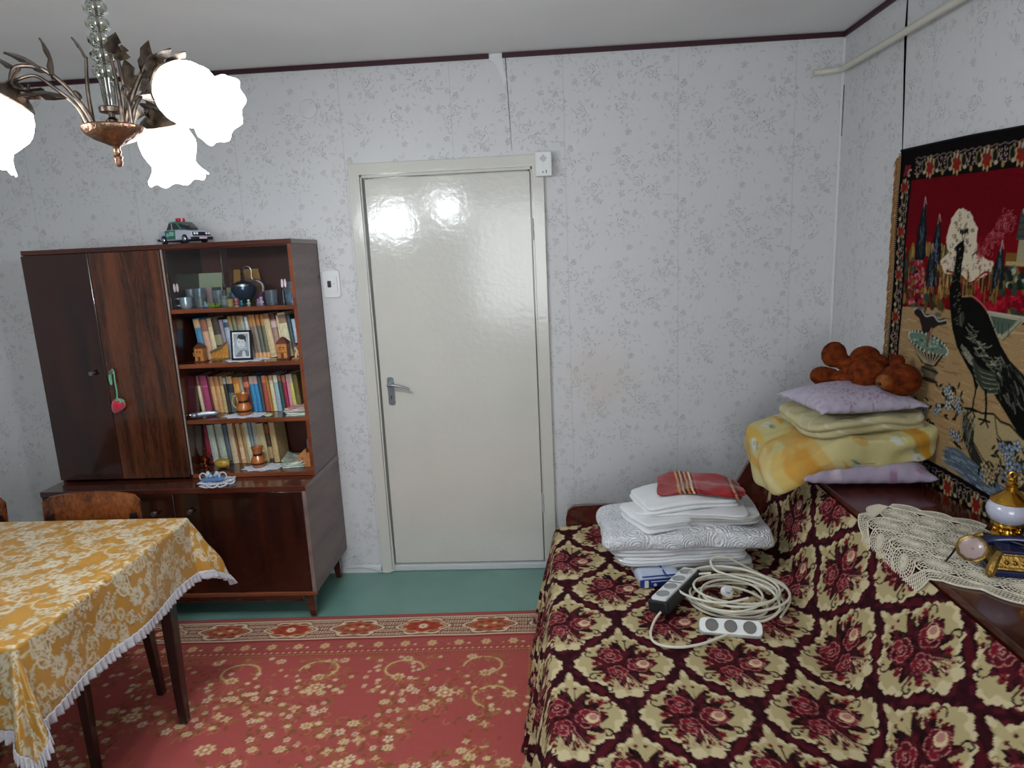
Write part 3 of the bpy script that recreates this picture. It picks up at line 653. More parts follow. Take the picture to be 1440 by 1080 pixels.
row([('thin cream', 'cdbf9c', .017, .188, (.74, 1, '7a4638'), None), ('maroon pink', '9c4064', .034, .188, (.70, .73, 'b86a84'), None), ('dark red', '5c1422', .012, .188, None, None), ('tan', 'c99c6c', .022, .182, (.74, 1, 'a0704a'), None), ('tan twin', 'c79a66', .022, .182, (.74, 1, 'a0704a'), None), ('pale tan', 'bfa878', .018, .182, (.74, 1, '9a7850'), None),
     ('black brown', '33302a', .017, .175, (.82, 1, '8f9484'), None), ('white and black marbled', '5f6c68', .028, .18, (.8, 1, 'ac8f72'), (.55, .8, '23262e')), ('amber', 'd49a48', .031, .174, (.82, 1, 'b06c20'), None), ('stone grey', '9a8a74', .02, .174, None, None), ('russet', '7a4030', .026, .176, (.7, .85, 'c07050'), None),
     ('sky blue', '3a86b4', .021, .177, (.78, 1, 'b09488'), None), ('bright blue', '3584b8', .022, .177, (.78, 1, 'b09488'), None), ('charcoal green', '3d4a4c', .016, .175, None, None), ('coral red', 'a84a44', .021, .178, (.8, 1, 'b87050'), None), ('golden brown', 'a87428', .015, .176, None, None), ('cream', 'd8cca4', .019, .178, (.86, 1, 'a08874'), None),
     ('light blue', '98b0c0', .021, .178, (.8, 1, 'ccc4b4'), None), ('deep green', '2f504c', .020, .176, (.85, 1, '8a5a44'), None), ('crimson', '94203c', .018, .177, (.8, 1, '9c6048'), None), ('rose pink', 'd08aa0', .017, .18, (.88, 1, 'a09088'), None), ('lime yellow', 'c4c468', .017, .182, (.8, 1, 'b0a498'), None), ('yellow brown speckled', '6c5c30', .022, .178, None, None)],
    -.850, SH[1], -.205, -.062, 'second shelf up', 'books on the second shelf up')
row([('claret', '7e1c30', .038, .215, (.85, 1, '501020'), None), ('white grey', 'b4bcae', .032, .20, None, None), ('thin olive', '6a6a50', .008, .2, None, None), ('pale grey green', 'b0b8a8', .034, .205, None, None), ('slate blue', '56646a', .022, .2, None, None), ('beige', 'cdb896', .03, .205, None, None), ('thin brown', '8a5c38', .012, .2, None, None), ('sand', 'c9a878', .022, .205, (.1, .4, 'd8b494'), None),
     ('light brown', 'b08c5c', .016, .2, None, None), ('buff white', 'cfc8a8', .022, .21, None, None), ('steel blue', '7494a4', .015, .215, None, None), ('warm grey', 'b0a894', .024, .21, (.3, .32, 'a05040'), None), ('straw', 'c6b88c', .036, .2, None, None), ('dark patterned brown', '4c3a26', .022, .2, (.1, .4, 'a8906c'), (.75, .97, '8a4824')), ('ragged cream', 'c4a878', .028, .205, None, None)],
    -.868, SH[0], -.20, -.07, 'bottom shelf', 'books on the bottom shelf')
# papers behind, lower shelf right
def magazine(x, y, z, w_, d_, h_, rz, mats, label, name='magazine', curl=.01):
    t_ = thing(name, label, 'magazine', (x, y, z), rz)
    n = len(mats)
    for k, mm in enumerate(mats):
        P = np.zeros((10, 7, 3))
        for i in range(10):
            for j in range(7):
                a = i / 9 - .5; b_ = j / 6 - .5
                P[i, j] = (a * w_ + .004 * math.sin(k * 2.1), b_ * d_ + .003 * k, h_ * (k + .5) / n + curl * (abs(a) * 2) ** 3 * (k / n) * (1 if a < 0 else .6))
        o = sheet('cover' if k == n - 1 else 'pages', P, None, mm, t_); s_ = o.modifiers.new('thick', 'SOLIDIFY'); s_.thickness = h_ / n * .85; s_.offset = 0
    return t_
m_pap = M('white_paper', '#c8ccc8', .7, 0, '#8fa08c', 30); m_papp = M('pink_paper', '#b86a6c', .6, 0, '#d8d0c8', 26); m_papg = M('colour_print', '#6e7f62', .5, 0, '#cfd2c4', 40)
magazine(-.335, -.245, SH[1] + .0005, .11, .15, .012, .1, [m_pap, m_papg, m_pap], 'lower curled white magazine at the right end of the second shelf up')
magazine(-.34, -.235, SH[1] + .018, .11, .15, .010, -.06, [m_pap, m_papp], 'pink edged magazine lying on the white one at the shelf end')
magazine(-.405, -.20, SH[0] + .0005, .10, .2, .020, .2, [m_pap, m_pap, m_papg], 'crumpled papers lying beside the books on the bottom shelf', name='paper_pile', curl=.03)

# ------------------------------------------------------------------ doilies
m_lace = M('white_lace', '#c9cfd8', .85, sheen=.3, bump=.3, bscale=500)
def doily(name, x, y, z, rx, ry, rz, label, droop=None, parent=None):
    bm = B(); n = 72
    def R(a, f): return (1 + .09 * math.cos(9 * a)) if f > .9 else 1
    rings = [0, .18, .22, .4, .46, .62, .7, .86, .92, 1.0]; V = []
    for f in rings:
        V.append([bm.verts.new((x + (rx * f * R(a, f)) * math.cos(a) * math.cos(rz) - ry * f * R(a, f) * math.sin(a) * math.sin(rz), y + rx * f * R(a, f) * math.cos(a) * math.sin(rz) + ry * f * R(a, f) * math.sin(a) * math.cos(rz), z + .0015 + .001 * math.sin(a * 9) * f)) for a in (2 * PI * i / n for i in range(n))])
    for k in range(len(rings) - 1):
        for i in range(n):
            if k in (3, 5, 7) and i % 2 and k != 7: continue
            if k == 7 and i % 3 == 1: continue
            bm.faces.new((V[k][i], V[k][(i + 1) % n], V[k + 1][(i + 1) % n], V[k + 1][i]))
    bmesh.ops.remove_doubles(bm, verts=bm.verts[:], dist=1e-5)
    if droop:
        for v in bm.verts:
            if v.co.y < droop: v.co.z -= (droop - v.co.y) * .95; v.co.y = droop - (droop - v.co.y) * .25
    o = obj(name, bm, m_lace); s_ = o.modifiers.new('thick', 'SOLIDIFY'); s_.thickness = .0012; s_.offset = 1
    return tag(o, label, 'doily')
doily('doily', -.565, -.255, SH[2], .105, .08, 0, 'white doily under the photo frame drooping over the shelf edge', droop=-.342)
doily('doily', -.60, -.275, SH[1], .105, .058, .05, 'white doily under the turned jug on the second shelf up')
doily('doily', -.54, -.275, SH[0], .10, .060, .1, 'white doily under the turned jug on the bottom shelf')

# ------------------------------------------------------------------ turned jugs
def jug(x, y, z, hand, label, sc=1):
    t_ = thing('wooden_jug', label, 'jug', (x, y, z), 0, 'turned wooden jugs'); t_.scale = (sc,) * 3
    bm = B(); lathe(bm, [(.0, 0), (.026, 0), (.030, .008), (.034, .022), (.034, .034), (.030, .046), (.021, .058), (.0195, .066), (.024, .085), (.029, .098), (.027, .099), (.022, .085), (.018, .066), (0, .062)], 28); obj('body', bm, w_jug, t_)
    bm = B(); lathe(bm, [(.0205, .0565), (.0215, .058), (.0208, .067), (.0195, .068)], 28, caps=False); lathe(bm, [(.0335, .0165), (.0352, .018), (.0352, .023), (.0338, .0245)], 28, caps=False); obj('dark_band', bm, M('burnt_band', '#2a0f0c', .3), t_)
    bm = B(); tube(bm, [(hand * .027, 0, .09 if hand < 0 else .075), (hand * .042, 0, .085 if hand < 0 else .075), (hand * .050, 0, .062), (hand * .046, 0, .042), (hand * .032, 0, .032)], [.0035, .003], 8, sub=4); obj('handle', bm, M('jug_handle', '#b5894a', .4), t_)
jug(-.604, -.27, SH[1] + .003, -1, 'turned wooden jug with a looped light handle on the second shelf up', 1.06)
jug(-.565, -.27, SH[0] + .003, 1, 'turned wooden jug with its handle to the right on the bottom shelf', 1.02)

# ------------------------------------------------------------------ photo frame
t = thing('photo_frame', 'small dark framed black and white portrait standing on the white doily', 'picture', (-.576, -.285, SH[2] + .0045), -.05); t.scale = (1.08, 1, 1.08)
Tm = Matrix.Rotation(-.13, 4, 'X')
bm = B(); fw, fh, ft = .094, .128, .008
for a, b_, c_, d_ in ((-fw / 2, -fw / 2 + ft, 0, fh), (fw / 2 - ft, fw / 2, 0, fh), (-fw / 2, fw / 2, 0, ft), (-fw / 2, fw / 2, fh - ft, fh)): box(bm, a, b_, -.006, .006, c_, d_, .001, T=Tm)
obj('frame', bm, M('dark_frame', '#1a1620', .35), t)
bm = B(); prism(bm, [(-.012, .0), (.012, .0), (.008, .1), (-.008, .1)], 0, .003, 'y', T=Matrix.Translation((0, .05, 0)) @ Matrix.Rotation(.42, 4, 'X')); obj('strut', bm, M('dark_frame', '#1a1620', .35), t)
pc = Cv(-.05, 0, .1, .13, 3000, '#d8dce0')
pc.poly([(-.034, .014), (.034, .014), (.034, .114), (-.034, .114)], '#8f979c'); pc.ell(-.006, .05, .03, .05, '#a8b0b4', al=.5)
pc.poly([(-.03, .014), (.034, .014), (.034, .036), (.018, .044), (-.008, .04), (-.02, .026)], '#6c7478'); pc.poly([(.0, .014), (.02, .014), (.014, .04), (.004, .038)], '#b8bec2')
pc.ell(.002, .082, .021, .026, '#3a4044'); pc.ell(-.001, .074, .0185, .024, '#c2c8cc', rot=.12); pc.ell(.004, .099, .019, .011, '#33383c', rot=-.15); pc.ell(.0175, .073, .004, .007, '#a0a8ac')
for s in (-.0085, .0065): pc.ell(s, .0765, .0035, .0016, '#2c3034', rot=.1); pc.line([(s - .004, .0825), (s + .004, .0833)], .0014, '#4a5054')
pc.line([(-.001, .076), (-.0035, .067), (.0005, .066)], .0011, '#868e92'); pc.line([(-.006, .0585), (.0, .0575), (.006, .0595)], .0018, '#5a5a60'); pc.line([(-.012, .052), (.0, .049), (.012, .055)], .0011, '#929a9e')
xs = np.linspace(-.041, .041, 60); zs = np.linspace(.006, .122, 84); XX, ZZ = np.meshgrid(xs, zs, indexing='ij')
P = np.stack([XX, np.full(XX.shape, -.0025), ZZ], -1); ca, sa = math.cos(-.13), math.sin(-.13)
P = np.stack([P[..., 0], P[..., 1] * ca - P[..., 2] * sa, P[..., 1] * sa + P[..., 2] * ca], -1)
o = sheet('print', P, pc.get(XX, ZZ), vmat('photo_print', .25, 0, 0, 100, coat=.3), t)
s_ = o.modifiers.new('thick', 'SOLIDIFY'); s_.thickness = .001

# ------------------------------------------------------------------ carved wooden houses and shelf ornaments
m_roofw = M('dark_wood_roof', '#5a2c1e', .5, bump=.3, bscale=90)
def tower(x, y, z, sc, label, balcony=True):
    t_ = thing('carved_hut', label, 'ornament', (x, y, z)); t_.scale = (sc,) * 3
    bm = B(); box(bm, -.03, .03, -.02, .02, 0, .005, .001); obj('base', bm, m_roofw, t_)
    bm = B()
    for k in range(8): tube(bm, [(-.022, -.0185 + .0 * k, .009 + k * .0082), (.022, -.0185, .009 + k * .0082)], .0042, 7)
    box(bm, -.021, .021, -.0185, .018, .005, .072, .001); b_ = obj('log_walls', bm, w_carve, t_)
    bm = B(); box(bm, -.006, .006, -.0235, -.022, .006, .028); box(bm, -.012, -.004, -.0235, -.022, .045, .056); box(bm, .004, .012, -.0235, -.022, .045, .056); obj('openings', bm, m_roofw, b_, smooth=False)
    bm = B(); lathe(bm, [(.036, .070), (.030, .078), (.012, .094), (.0, .1)], 4, T=Matrix.Rotation(PI / 4, 4, 'Z')); lathe(bm, [(.0, .066), (.036, .070)], 4, T=Matrix.Rotation(PI / 4, 4, 'Z')); obj('roof', bm, m_roofw, t_, smooth=False)
    if balcony:
        bm = B(); box(bm, -.026, .026, -.029, -.02, .033, .037, .0008)
        for k in range(6): lathe(bm, [(.0014, 0), (.0014, .012)], 6, (-.024 + k * .0096, -.0275, .037))
        box(bm, -.026, .026, -.0285, -.0265, .048, .050); obj('balcony', bm, w_carve, t_)
    return t_
tower(-.785, -.262, SH[2], .92, 'small carved log tower with pointed roof at the left of the third shelf up')
tower(-.380, -.268, SH[2], 1.05, 'carved log well house with dark roof at the right of the third shelf up')
# little figure beside the well house
t = thing('carved_figure', 'pale carved figure under a little brown roof at the shelf end', 'ornament', (-.316, -.27, SH[2]))
bm = B(); box(bm, -.022, .022, -.02, .02, 0, .004, .001); obj('base', bm, w_carve, t)
m_bone = M('pale_carved_wood', '#c8b48c', .5)
bm = B(); tube(bm, [(-.008, 0, .003), (-.006, 0, .02), (0, 0, .032), (-.004, -.002, .046)], [.0045, .006], 8, sub=3); ellipsoid(bm, (-.006, -.004, .051), (.0065, .006, .0075)); tube(bm, [(0, 0, .038), (.009, -.006, .032), (.016, -.006, .04)], [.0032, .0024], 6, sub=3); tube(bm, [(.002, 0, .02), (.01, 0, .01), (.011, 0, .003)], [.004, .003], 6); obj('body', bm, m_bone, t)
bm = B(); prism(bm, [(-.022, .058), (.02, .058), (.0, .073)], -.018, .018, 'y'); obj('canopy', bm, m_roofw, t, smooth=False)
bm = B(); 
for s in (-1, 1): lathe(bm, [(.0022, 0), (.0022, .056)], 6, (s * .017 , .012, .003))
obj('post', bm, w_carve, t)
# pan pipes
t = thing('pan_pipes', 'amber pan pipes with a dark diagonal band leaning on the books', 'instrument', (-.70, -.247, SH[2] + .002), 0)
for k in range(12):
    x = -.040 + k * .0073; hh = .034 + .0042 * k + (.003 * (k % 2)); bm = B(); lathe(bm, [(0, 0), (.0036, 0), (.0036, hh), (.0028, hh), (.0028, hh - .01), (0, hh - .01)], 9, (x, 0, 0)); obj('pipe', bm, M('bamboo_amber', '#c08a3a', .35, 0, '#a8702c', 80), t)
bm = B(); prism(bm, [(-.045, .032), (-.045, .044), (.0, .062), (.043, .090), (.046, .084), (.012, .052)], -.0065, -.0035, 'y', .0006); obj('band', bm, M('carved_dark_band', '#3a2a1e', .5, 0, '#7a6648', 160), t)
bm = B(); prism(bm, [(-.044, .004), (.044, .004), (.044, .009), (-.044, .009)], -.0055, -.0035, 'y'); obj('lower_band', bm, M('carved_dark_band', '#3a2a1e', .5), t)
# silver gadget
t = thing('cordless_shaver', 'small silver grey handheld gadget lying at the left of the second shelf up', 'gadget', (-.80, -.29, SH[1] + .002), .42)
bm = B(); ellipsoid(bm, (-.038, 0, .0135), (.022, .0165, .0135), 20); tube(bm, [(-.04, 0, .013), (0, 0, .015), (.05, 0, .013), (.068, 0, .011)], [.0125, .0135, .013, .009], 16, sub=4, flat=.7); obj('body', bm, M('silver_plastic', '#7c8088', .25, .6), t)
bm = B(); prism(bm, rrect(.045, .016, .004), 0, .003, 'z', .0008, T=Matrix.Translation((.015, 0, .0235))); obj('display', bm, M('pale_display', '#a9bcb4', .2), t)
bm = B(); ellipsoid(bm, (-.054, -.004, .017), (.010, .009, .009), 14); obj('button', bm, M('bright_silver', '#c8ccd4', .12, 1), t)
# soap-like disc
bm = B(); lathe(bm, [(0, 0), (.016, 0), (.020, .004), (.019, .010), (.012, .013), (0, .0135)], 24, (-.475, -.30, SH[1])); tag(obj('trinket_dish', bm, M('pale_green_soap', '#aab68c', .4)), 'pale green round trinket box near the shelf edge right of the jug', 'trinket')
# bottom shelf: copper samovar ornament, painted egg, house
t = thing('copper_ornament', 'small dark copper tiered ornament at the left of the bottom shelf', 'ornament', (-.835, -.26, SH[0]))
m_cop = M('dark_copper', '#7a3c26', .22, .9)
bm = B(); lathe(bm, [(0, 0), (.018, 0), (.019, .004), (.009, .009), (.007, .018), (.015, .026), (.024, .040), (.026, .052), (.020, .060), (.010, .065), (.012, .072), (.006, .079), (.009, .086), (.004, .092), (.007, .098), (.0, .108)], 24); obj('body', bm, m_cop, t)
for s in (-1, 1):
    bm = B(); tube(bm, [(s * .020, 0, .058), (s * .032, 0, .060), (s * .034, 0, .050), (s * .024, 0, .046)], .0022, 6, sub=3); obj('handle', bm, m_cop, t)
bm = B(); tube(bm, [(.006, -.014, .034), (.010, -.028, .036), (.010, -.03, .028)], [.0035, .0025], 7, sub=3); lathe(bm, [(.007, 0), (.007, .002)], 10, (.010, -.027, .038)); obj('tap', bm, m_gold, t)
t = thing('painted_egg', 'yellow green painted wooden egg lying on the bottom shelf', 'ornament', (-.745, -.268, SH[0] + .0245), .15)
eg = Cv(-PI, -PI / 2, 2 * PI, PI, 60, '#a88434', False); 
for k in range(60): eg.ell(RNG.uniform(-PI, PI), RNG.uniform(.1, 1.5), .35, .2, ['#6c7a2c', '#8a8a34', '#55681f'][k % 3], al=.5)
for k in range(30): eg.ell(RNG.uniform(-PI, PI), RNG.uniform(-1.5, -.2), .35, .2, ['#9c4a20', '#7a3018', '#b06a28'][k % 3], al=.5)
a_ = np.linspace(0, 2 * PI, 49); b_ = np.linspace(-PI / 2, PI / 2, 25); AA, BB = np.meshgrid(a_, b_, indexing='ij')
rad = .0245 * np.cos(BB); XX = .040 * np.sin(BB) * (1 + .0 * AA); 
P = np.stack([XX, rad * np.cos(AA) * (1 - .12 * np.sin(BB)), rad * np.sin(AA) * (1 - .12 * np.sin(BB))], -1)
sheet('shell', P, eg.get((AA % (2 * PI)) - PI, np.arcsin(np.clip(np.sin(AA) * np.cos(BB), -1, 1))), vmat('lacquered_egg', .15, 0, 0, 50, coat=.6), t)
bm = B(); lathe(bm, [(.011, 0), (.0125, .004), (.0105, .007)], 16, caps=False, T=Matrix.Translation((.033, 0, 0)) @ Matrix.Rotation(PI / 2, 4, 'Y')); obj('dark_ring', bm, M('burnt_band', '#2a0f0c', .3), t)
t = thing('wooden_house', 'small peach wooden toy house with a black chimney on the bottom shelf', 'ornament', (-.335, -.25, SH[0]))
m_pl = M('peach_wood', '#b87a48', .5, 0, '#a86c3c', 50)
bm = B(); box(bm, -.036, .036, -.03, .03, 0, .007, .001); obj('base', bm, m_pl, t)
bm = B(); box(bm, -.03, .012, -.022, .022, .007, .05); box(bm, .013, .031, -.022, .022, .007, .068); box(bm, -.0315, .032, -.0235, .0235, .028, .031); box(bm, -.0315, .032, -.0235, .0235, .048, .051); prism(bm, [(-.032, .05), (.012, .05), (.010, .085), (.004, .085)], -.022, .022, 'y'); hs = obj('walls', bm, m_pl, t, smooth=False)
bm = B()
for z in (.018, .039): ellipsoid(bm, (-.011, -.0225, z), (.0035, .002, .0035), 8)
obj('window_dot', bm, m_dark, hs)
bm = B(); prism(bm, [(.004, .085), (.010, .085), (.032, .068), (.034, .074), (.012, .092)], -.024, .024, 'y'); obj('roof', bm, m_roofw, t, smooth=False)
bm = B(); box(bm, .014, .026, -.012, .012, .075, .13, .002); obj('chimney', bm, M('grey_chimney', '#5a5864', .5), t)

# ledge: crochet doily with the blue basket ornament
def lace_ruffle(x, y, z):
    bm = B(); n = 54
    for ring, (r0, r1) in enumerate(((.0, .035), (.037, .068))):
        pass
    for k in range(9):
        a0 = 2 * PI * k / 9
        c = Vector((x + .058 * math.cos(a0), y + .058 * math.sin(a0), z + .006 + .004 * (k % 2)))
        pts = [c + Vector((.026 * math.cos(b), .022 * math.sin(b), .004 * math.sin(2 * b + k))) for b in np.linspace(0, 2 * PI, 13)]
        tube(bm, pts, .0036, 6, cap=False, sub=2)
        for b in np.linspace(0, 2 * PI, 7)[:-1]: tube(bm, [(x + .018 * math.cos(a0), y + .018 * math.sin(a0), z + .004), c + Vector((.024 * math.cos(b), .02 * math.sin(b), 0))], .0013, 5)
    for r in (.018, .036): tube(bm, [(x + r * math.cos(b), y + r * math.sin(b), z + .004) for b in np.linspace(0, 2 * PI, 25)], .003, 6, cap=False)
    lathe(bm, [(0, .003), (.02, .003), (.02, .005), (0, .005)], 20, (x, y, z))
    return bm
o = obj('crochet_doily', lace_ruffle(-.70, -.432, .6695), M('white_crochet', '#c4c8d0', .8)); tag(o, 'looped white crochet doily on the cabinet ledge below the shelves', 'doily')
t = thing('basket_ornament', 'blue boat shaped basket with white cloudy flowers on the looped doily', 'ornament', (-.715, -.428, .681), .1)
bm = B(); prism(bm, [(-.055, .012), (-.04, 0), (.04, 0), (.055, .014), (.045, .018), (-.046, .016)], -.018, .018, 'y', .004); obj('boat', bm, M('powder_blue_china', '#5c7aa8', .3), t)
for s in (-1, 1):
    bm = B(); tube(bm, [(s * .045 + .018 * math.cos(b) * .9, -.004, .022 + .018 * math.sin(b)) for b in np.linspace(0, 2 * PI, 17)], .003, 6, cap=False); obj('loop', bm, M('white_crochet', '#c4c8d0', .8), t)
for k, (x, s) in enumerate(((-.022, 1), (.018, .9))):
    bm = B()
    for q in range(6): ellipsoid(bm, (x + .008 * math.cos(q), .006 * math.sin(q), .024 + .006 * (q % 3)), (.009 * s, .008 * s, .010 * s), 8)
    obj('flower', bm, M('pale_blue_white', '#a8bcc8', .5), t)
bm = B(); box(bm, -.045, .03, -.006, .012, .030, .040, .003); obj('clear_lid', bm, m_glass, t)

# ------------------------------------------------------------------ top compartment: glassware and trinkets
Z4 = SH[3]
def glassm(n, c, r=.05): return thin_glass(n, c, .12, .5)
def tumbler(x, y, r, h, mat, label, name='tumbler', flare=1.15, foot=None, fill=None, cat='glass'):
    t_ = thing(name, label, cat, (x, y, Z4 + .0004))
    bm = B(); p = [(0, 0), (r / flare, 0), (r / flare * 1.02, .004), (r, h), (r - .0018, h), (r / flare - .002, .008), (0, .006)]; lathe(bm, p, 24); obj('bowl', bm, mat, t_)
    if fill: bm = B(); lathe(bm, [(0, .0065), (r / flare - .003, .0085), (r * .9 - .003, h * fill[0]), (0, h * fill[0])], 20); obj('contents', bm, fill[1], t_)
    return t_
def figurine(x, y, h, cols, label, name='figurine', cat='figurine', rz=0):
    t_ = thing(name, label, cat, (x, y, Z4 + .0004), rz)
    c1, c2, c3 = cols
    bm = B(); lathe(bm, [(0, 0), (h * .3, 0), (h * .33, h * .06), (h * .2, h * .14), (0, h * .15)], 14); obj('base', bm, M('figure_' + c3, '#' + c3, .35), t_)
    bm = B(); ellipsoid(bm, (0, 0, h * .38), (h * .24, h * .2, h * .28), 12); tube(bm, [(-h * .2, 0, h * .45), (-h * .3, -h * .1, h * .3)], [h * .07, h * .05], 6); tube(bm, [(h * .2, 0, h * .45), (h * .3, -h * .1, h * .3)], [h * .07, h * .05], 6); obj('body', bm, M('figure_' + c1, '#' + c1, .35), t_)
    bm = B(); ellipsoid(bm, (0, -h * .04, h * .78), (h * .2, h * .19, h * .21), 12); ellipsoid(bm, (-h * .13, 0, h * .95), (h * .06, h * .04, h * .07), 8); ellipsoid(bm, (h * .13, 0, h * .95), (h * .06, h * .04, h * .07), 8); ellipsoid(bm, (0, -h * .22, h * .74), (h * .07, h * .07, h * .05), 8); obj('head', bm, M('figure_' + c2, '#' + c2, .35), t_)
    return t_
m_cl = M('clear_cut_glass', '#d8e2ea', .05, trans=.9, coat=.5, ior=1.3); m_grn = M('olive_glass', '#8c9a2c', .1, trans=.4, coat=.4); m_pur = M('purple_glass', '#5c2450', .1, trans=.3, coat=.4); m_blu = M('blue_glass', '#2f94c4', .1, trans=.3, coat=.4); m_smk = M('smoke_glass', '#8a9cb8', .08, trans=.6, coat=.4)
# silver mug
t = thing('metal_mug', 'shiny pale metal mug with white handle at the left behind the glass', 'mug', (-.815, -.275, Z4 + .0004))
bm = B(); lathe(bm, [(0, 0), (.022, 0), (.026, .006), (.028, .02), (.028, .050), (.0265, .050), (.0265, .02), (.02, .004), (0, .003)], 28); obj('body', bm, M('mug_metal', '#c4d2dc', .2, .6), t)
bm = B(); tube(bm, [(-.027, 0, .043), (-.044, 0, .045), (-.052, 0, .032), (-.044, 0, .016), (-.026, 0, .012)], .003, 8, sub=4); obj('handle', bm, M('white_enamel', '#d8dce0', .25), t)
tumbler(-.825, -.20, .027, .085, m_cl, 'clear straight tumbler behind the metal mug')
tumbler(-.745, -.272, .026, .088, m_cl, 'tall tumbler with an olive green base beside the mug', fill=(.45, m_grn))
tumbler(-.785, -.19, .024, .088, m_smk, 'smoky tumbler behind the green based one')
t = thing('greeting_card', 'pale green card leaning at the back of the glazed shelf', 'card', (-.80, -.07, Z4 + .001)); bm = B(); prism(bm, [(-.06, 0), (.062, 0), (.062, .155), (-.06, .155)], -.0015, .0015, 'y', T=Matrix.Rotation(-.14, 4, 'X')); obj('sheet', bm, M('pale_green_card', '#a8b49c', .7, 0, '#b4b890', 12), t)
t = thing('picture_card', 'pink and black photo card standing before the pale green card', 'card', (-.735, -.16, Z4 + .001)); bm = B(); prism(bm, [(-.045, 0), (-.012, 0), (-.012, .085), (-.045, .083)], -.001, .001, 'y', T=Matrix.Rotation(-.1, 4, 'X')); obj('pink_half', bm, M('card_pink', '#b89a94', .6), t)
bm = B(); prism(bm, [(-.012, 0), (.034, 0), (.034, .087), (-.012, .087)], -.001, .001, 'y', T=Matrix.Rotation(-.1, 4, 'X')); obj('dark_half', bm, M('card_black', '#1c1c26', .5, 0, '#5a6a64', 45), t)
t = thing('small_card', 'small lime card behind the clear cups', 'card', (-.66, -.13, Z4 + .04)); bm = B(); prism(bm, [(-.026, -.04), (.026, -.04), (.026, .042), (-.026, .042)], -.001, .001, 'y', T=Matrix.Rotation(-.06, 4, 'X')); obj('sheet', bm, M('lime_card', '#aab078', .6), t)
t = thing('thin_book', 'tan hardback leaning at the back behind the dark teapot', 'book', (-.60, -.055, Z4 + .002)); bm = B(); prism(bm, [(-.085, 0), (.075, 0), (.04, .165), (-.085, .165)], -.006, .006, 'y', .001, T=Matrix.Rotation(-.16, 4, 'X')); obj('cover', bm, M('tan_cover', '#a8783c', .5, 0, '#b88848', 18), t)
# cut glass bowl with plum glass
tumbler(-.675, -.235, .030, .075, m_cl, 'clear cut glass beaker holding a plum dish', fill=(.5, m_pur))
for k in range(1): pass
t = thing('glass_bird', 'small blue and white glass bird beside the green leaf dish', 'figurine', (-.712, -.290, Z4 + .0004)); m_bw = M('blue_white_glass', '#8aa0c0', .1, coat=.5)
bm = B(); ellipsoid(bm, (0, 0, .010), (.014, .009, .010), 14); obj('body', bm, m_bw, t); bm = B(); ellipsoid(bm, (-.004, -.002, .024), (.006, .0055, .006), 12); tube(bm, [(-.009, -.002, .024), (-.014, -.003, .023)], [.002, .0006], 6); tube(bm, [(-.002, 0, .014), (-.004, -.001, .022)], [.005, .004], 8); obj('head', bm, m_bw, t)
t = thing('leaf_dish', 'lime green glass leaf dish at the front of the glazed shelf', 'dish', (-.672, -.295, Z4 + .0004))
bm = B()
for k in range(9):
    a = 2 * PI * k / 9; tube(bm, [(.004 * math.cos(a), .004 * math.sin(a), .003), (.02 * math.cos(a), .014 * math.sin(a), .007), (.030 * math.cos(a), .02 * math.sin(a), .018 + .004 * (k % 2))], [.003, .006, .003], 7, sub=3)
obj('leaves', bm, M('lime_glass', '#7a9a2c', .15, coat=.5), t)
tumbler(-.632, -.27, .021, .050, m_cl, 'small clear cup holding white flowers', fill=(.7, M('white_petals', '#b8bcb0', .6)))
tumbler(-.610, -.21, .024, .062, m_smk, 'smoky low cup behind the white flowers')
tumbler(-.60, -.285, .016, .035, M('honey_glass', '#c8a868', .1, coat=.3), 'small honey coloured egg cup in front of the dark teapot', cat='cup', name='egg_cup')
figurine(-.568, -.292, .038, ('c0584c', 'd07a68', 'a8b49c'), 'coral red figurine in front of the dark teapot')
figurine(-.541, -.298, .028, ('2f7a80', '3a8c90', '24545c'), 'teal figurine in front of the dark teapot')
figurine(-.508, -.296, .030, ('a8bc94', 'b8c8a4', 'a8a8a0'), 'pale green figurine between the teal and pink ones')
figurine(-.470, -.280, .030, ('a8849c', 'b494a8', '94909c'), 'mauve figurine beside the crystal tumbler')
figurine(-.447, -.298, .040, ('b4a8b4', 'c0a8b4', 'a09aa8'), 'pale pink crystal figurine beside the tumbler')
for x, y, h in ((-.492, -.25, .036), (-.433, -.262, .052)):
    pass
tumbler(-.478, -.22, .027, .055, m_pur, 'plum coloured low glass behind the mauve figurine')
tumbler(-.415, -.255, .031, .066, m_cl, 'thick cut crystal tumbler right of the figurines', fill=(.3, m_smk))
t = thing('dark_bottle', 'slim dark bottle between the crystal tumbler and the blue vase', 'bottle', (-.362, -.245, Z4 + .0004)); bm = B(); lathe(bm, [(0, 0), (.011, 0), (.012, .004), (.012, .05), (.006, .062), (.005, .078), (0, .078)], 16); obj('body', bm, M('dark_bottle_glass', '#1c1a20', .08, coat=.6), t); bm = B(); lathe(bm, [(0, .078), (.006, .078), (.006, .088), (0, .089)], 12); obj('cap', bm, m_white, t)
t = tumbler(-.318, -.262, .034, .100, m_cl, 'tall clear vase with turquoise base at the right end', name='vase', flare=1.35, fill=(.5, m_blu), cat='vase')
figurine(-.292, -.305, .03, ('c4b0b8', 'c8b8bc', 'a89aa0'), 'tiny pinkish white figurine in the right corner behind the glass')
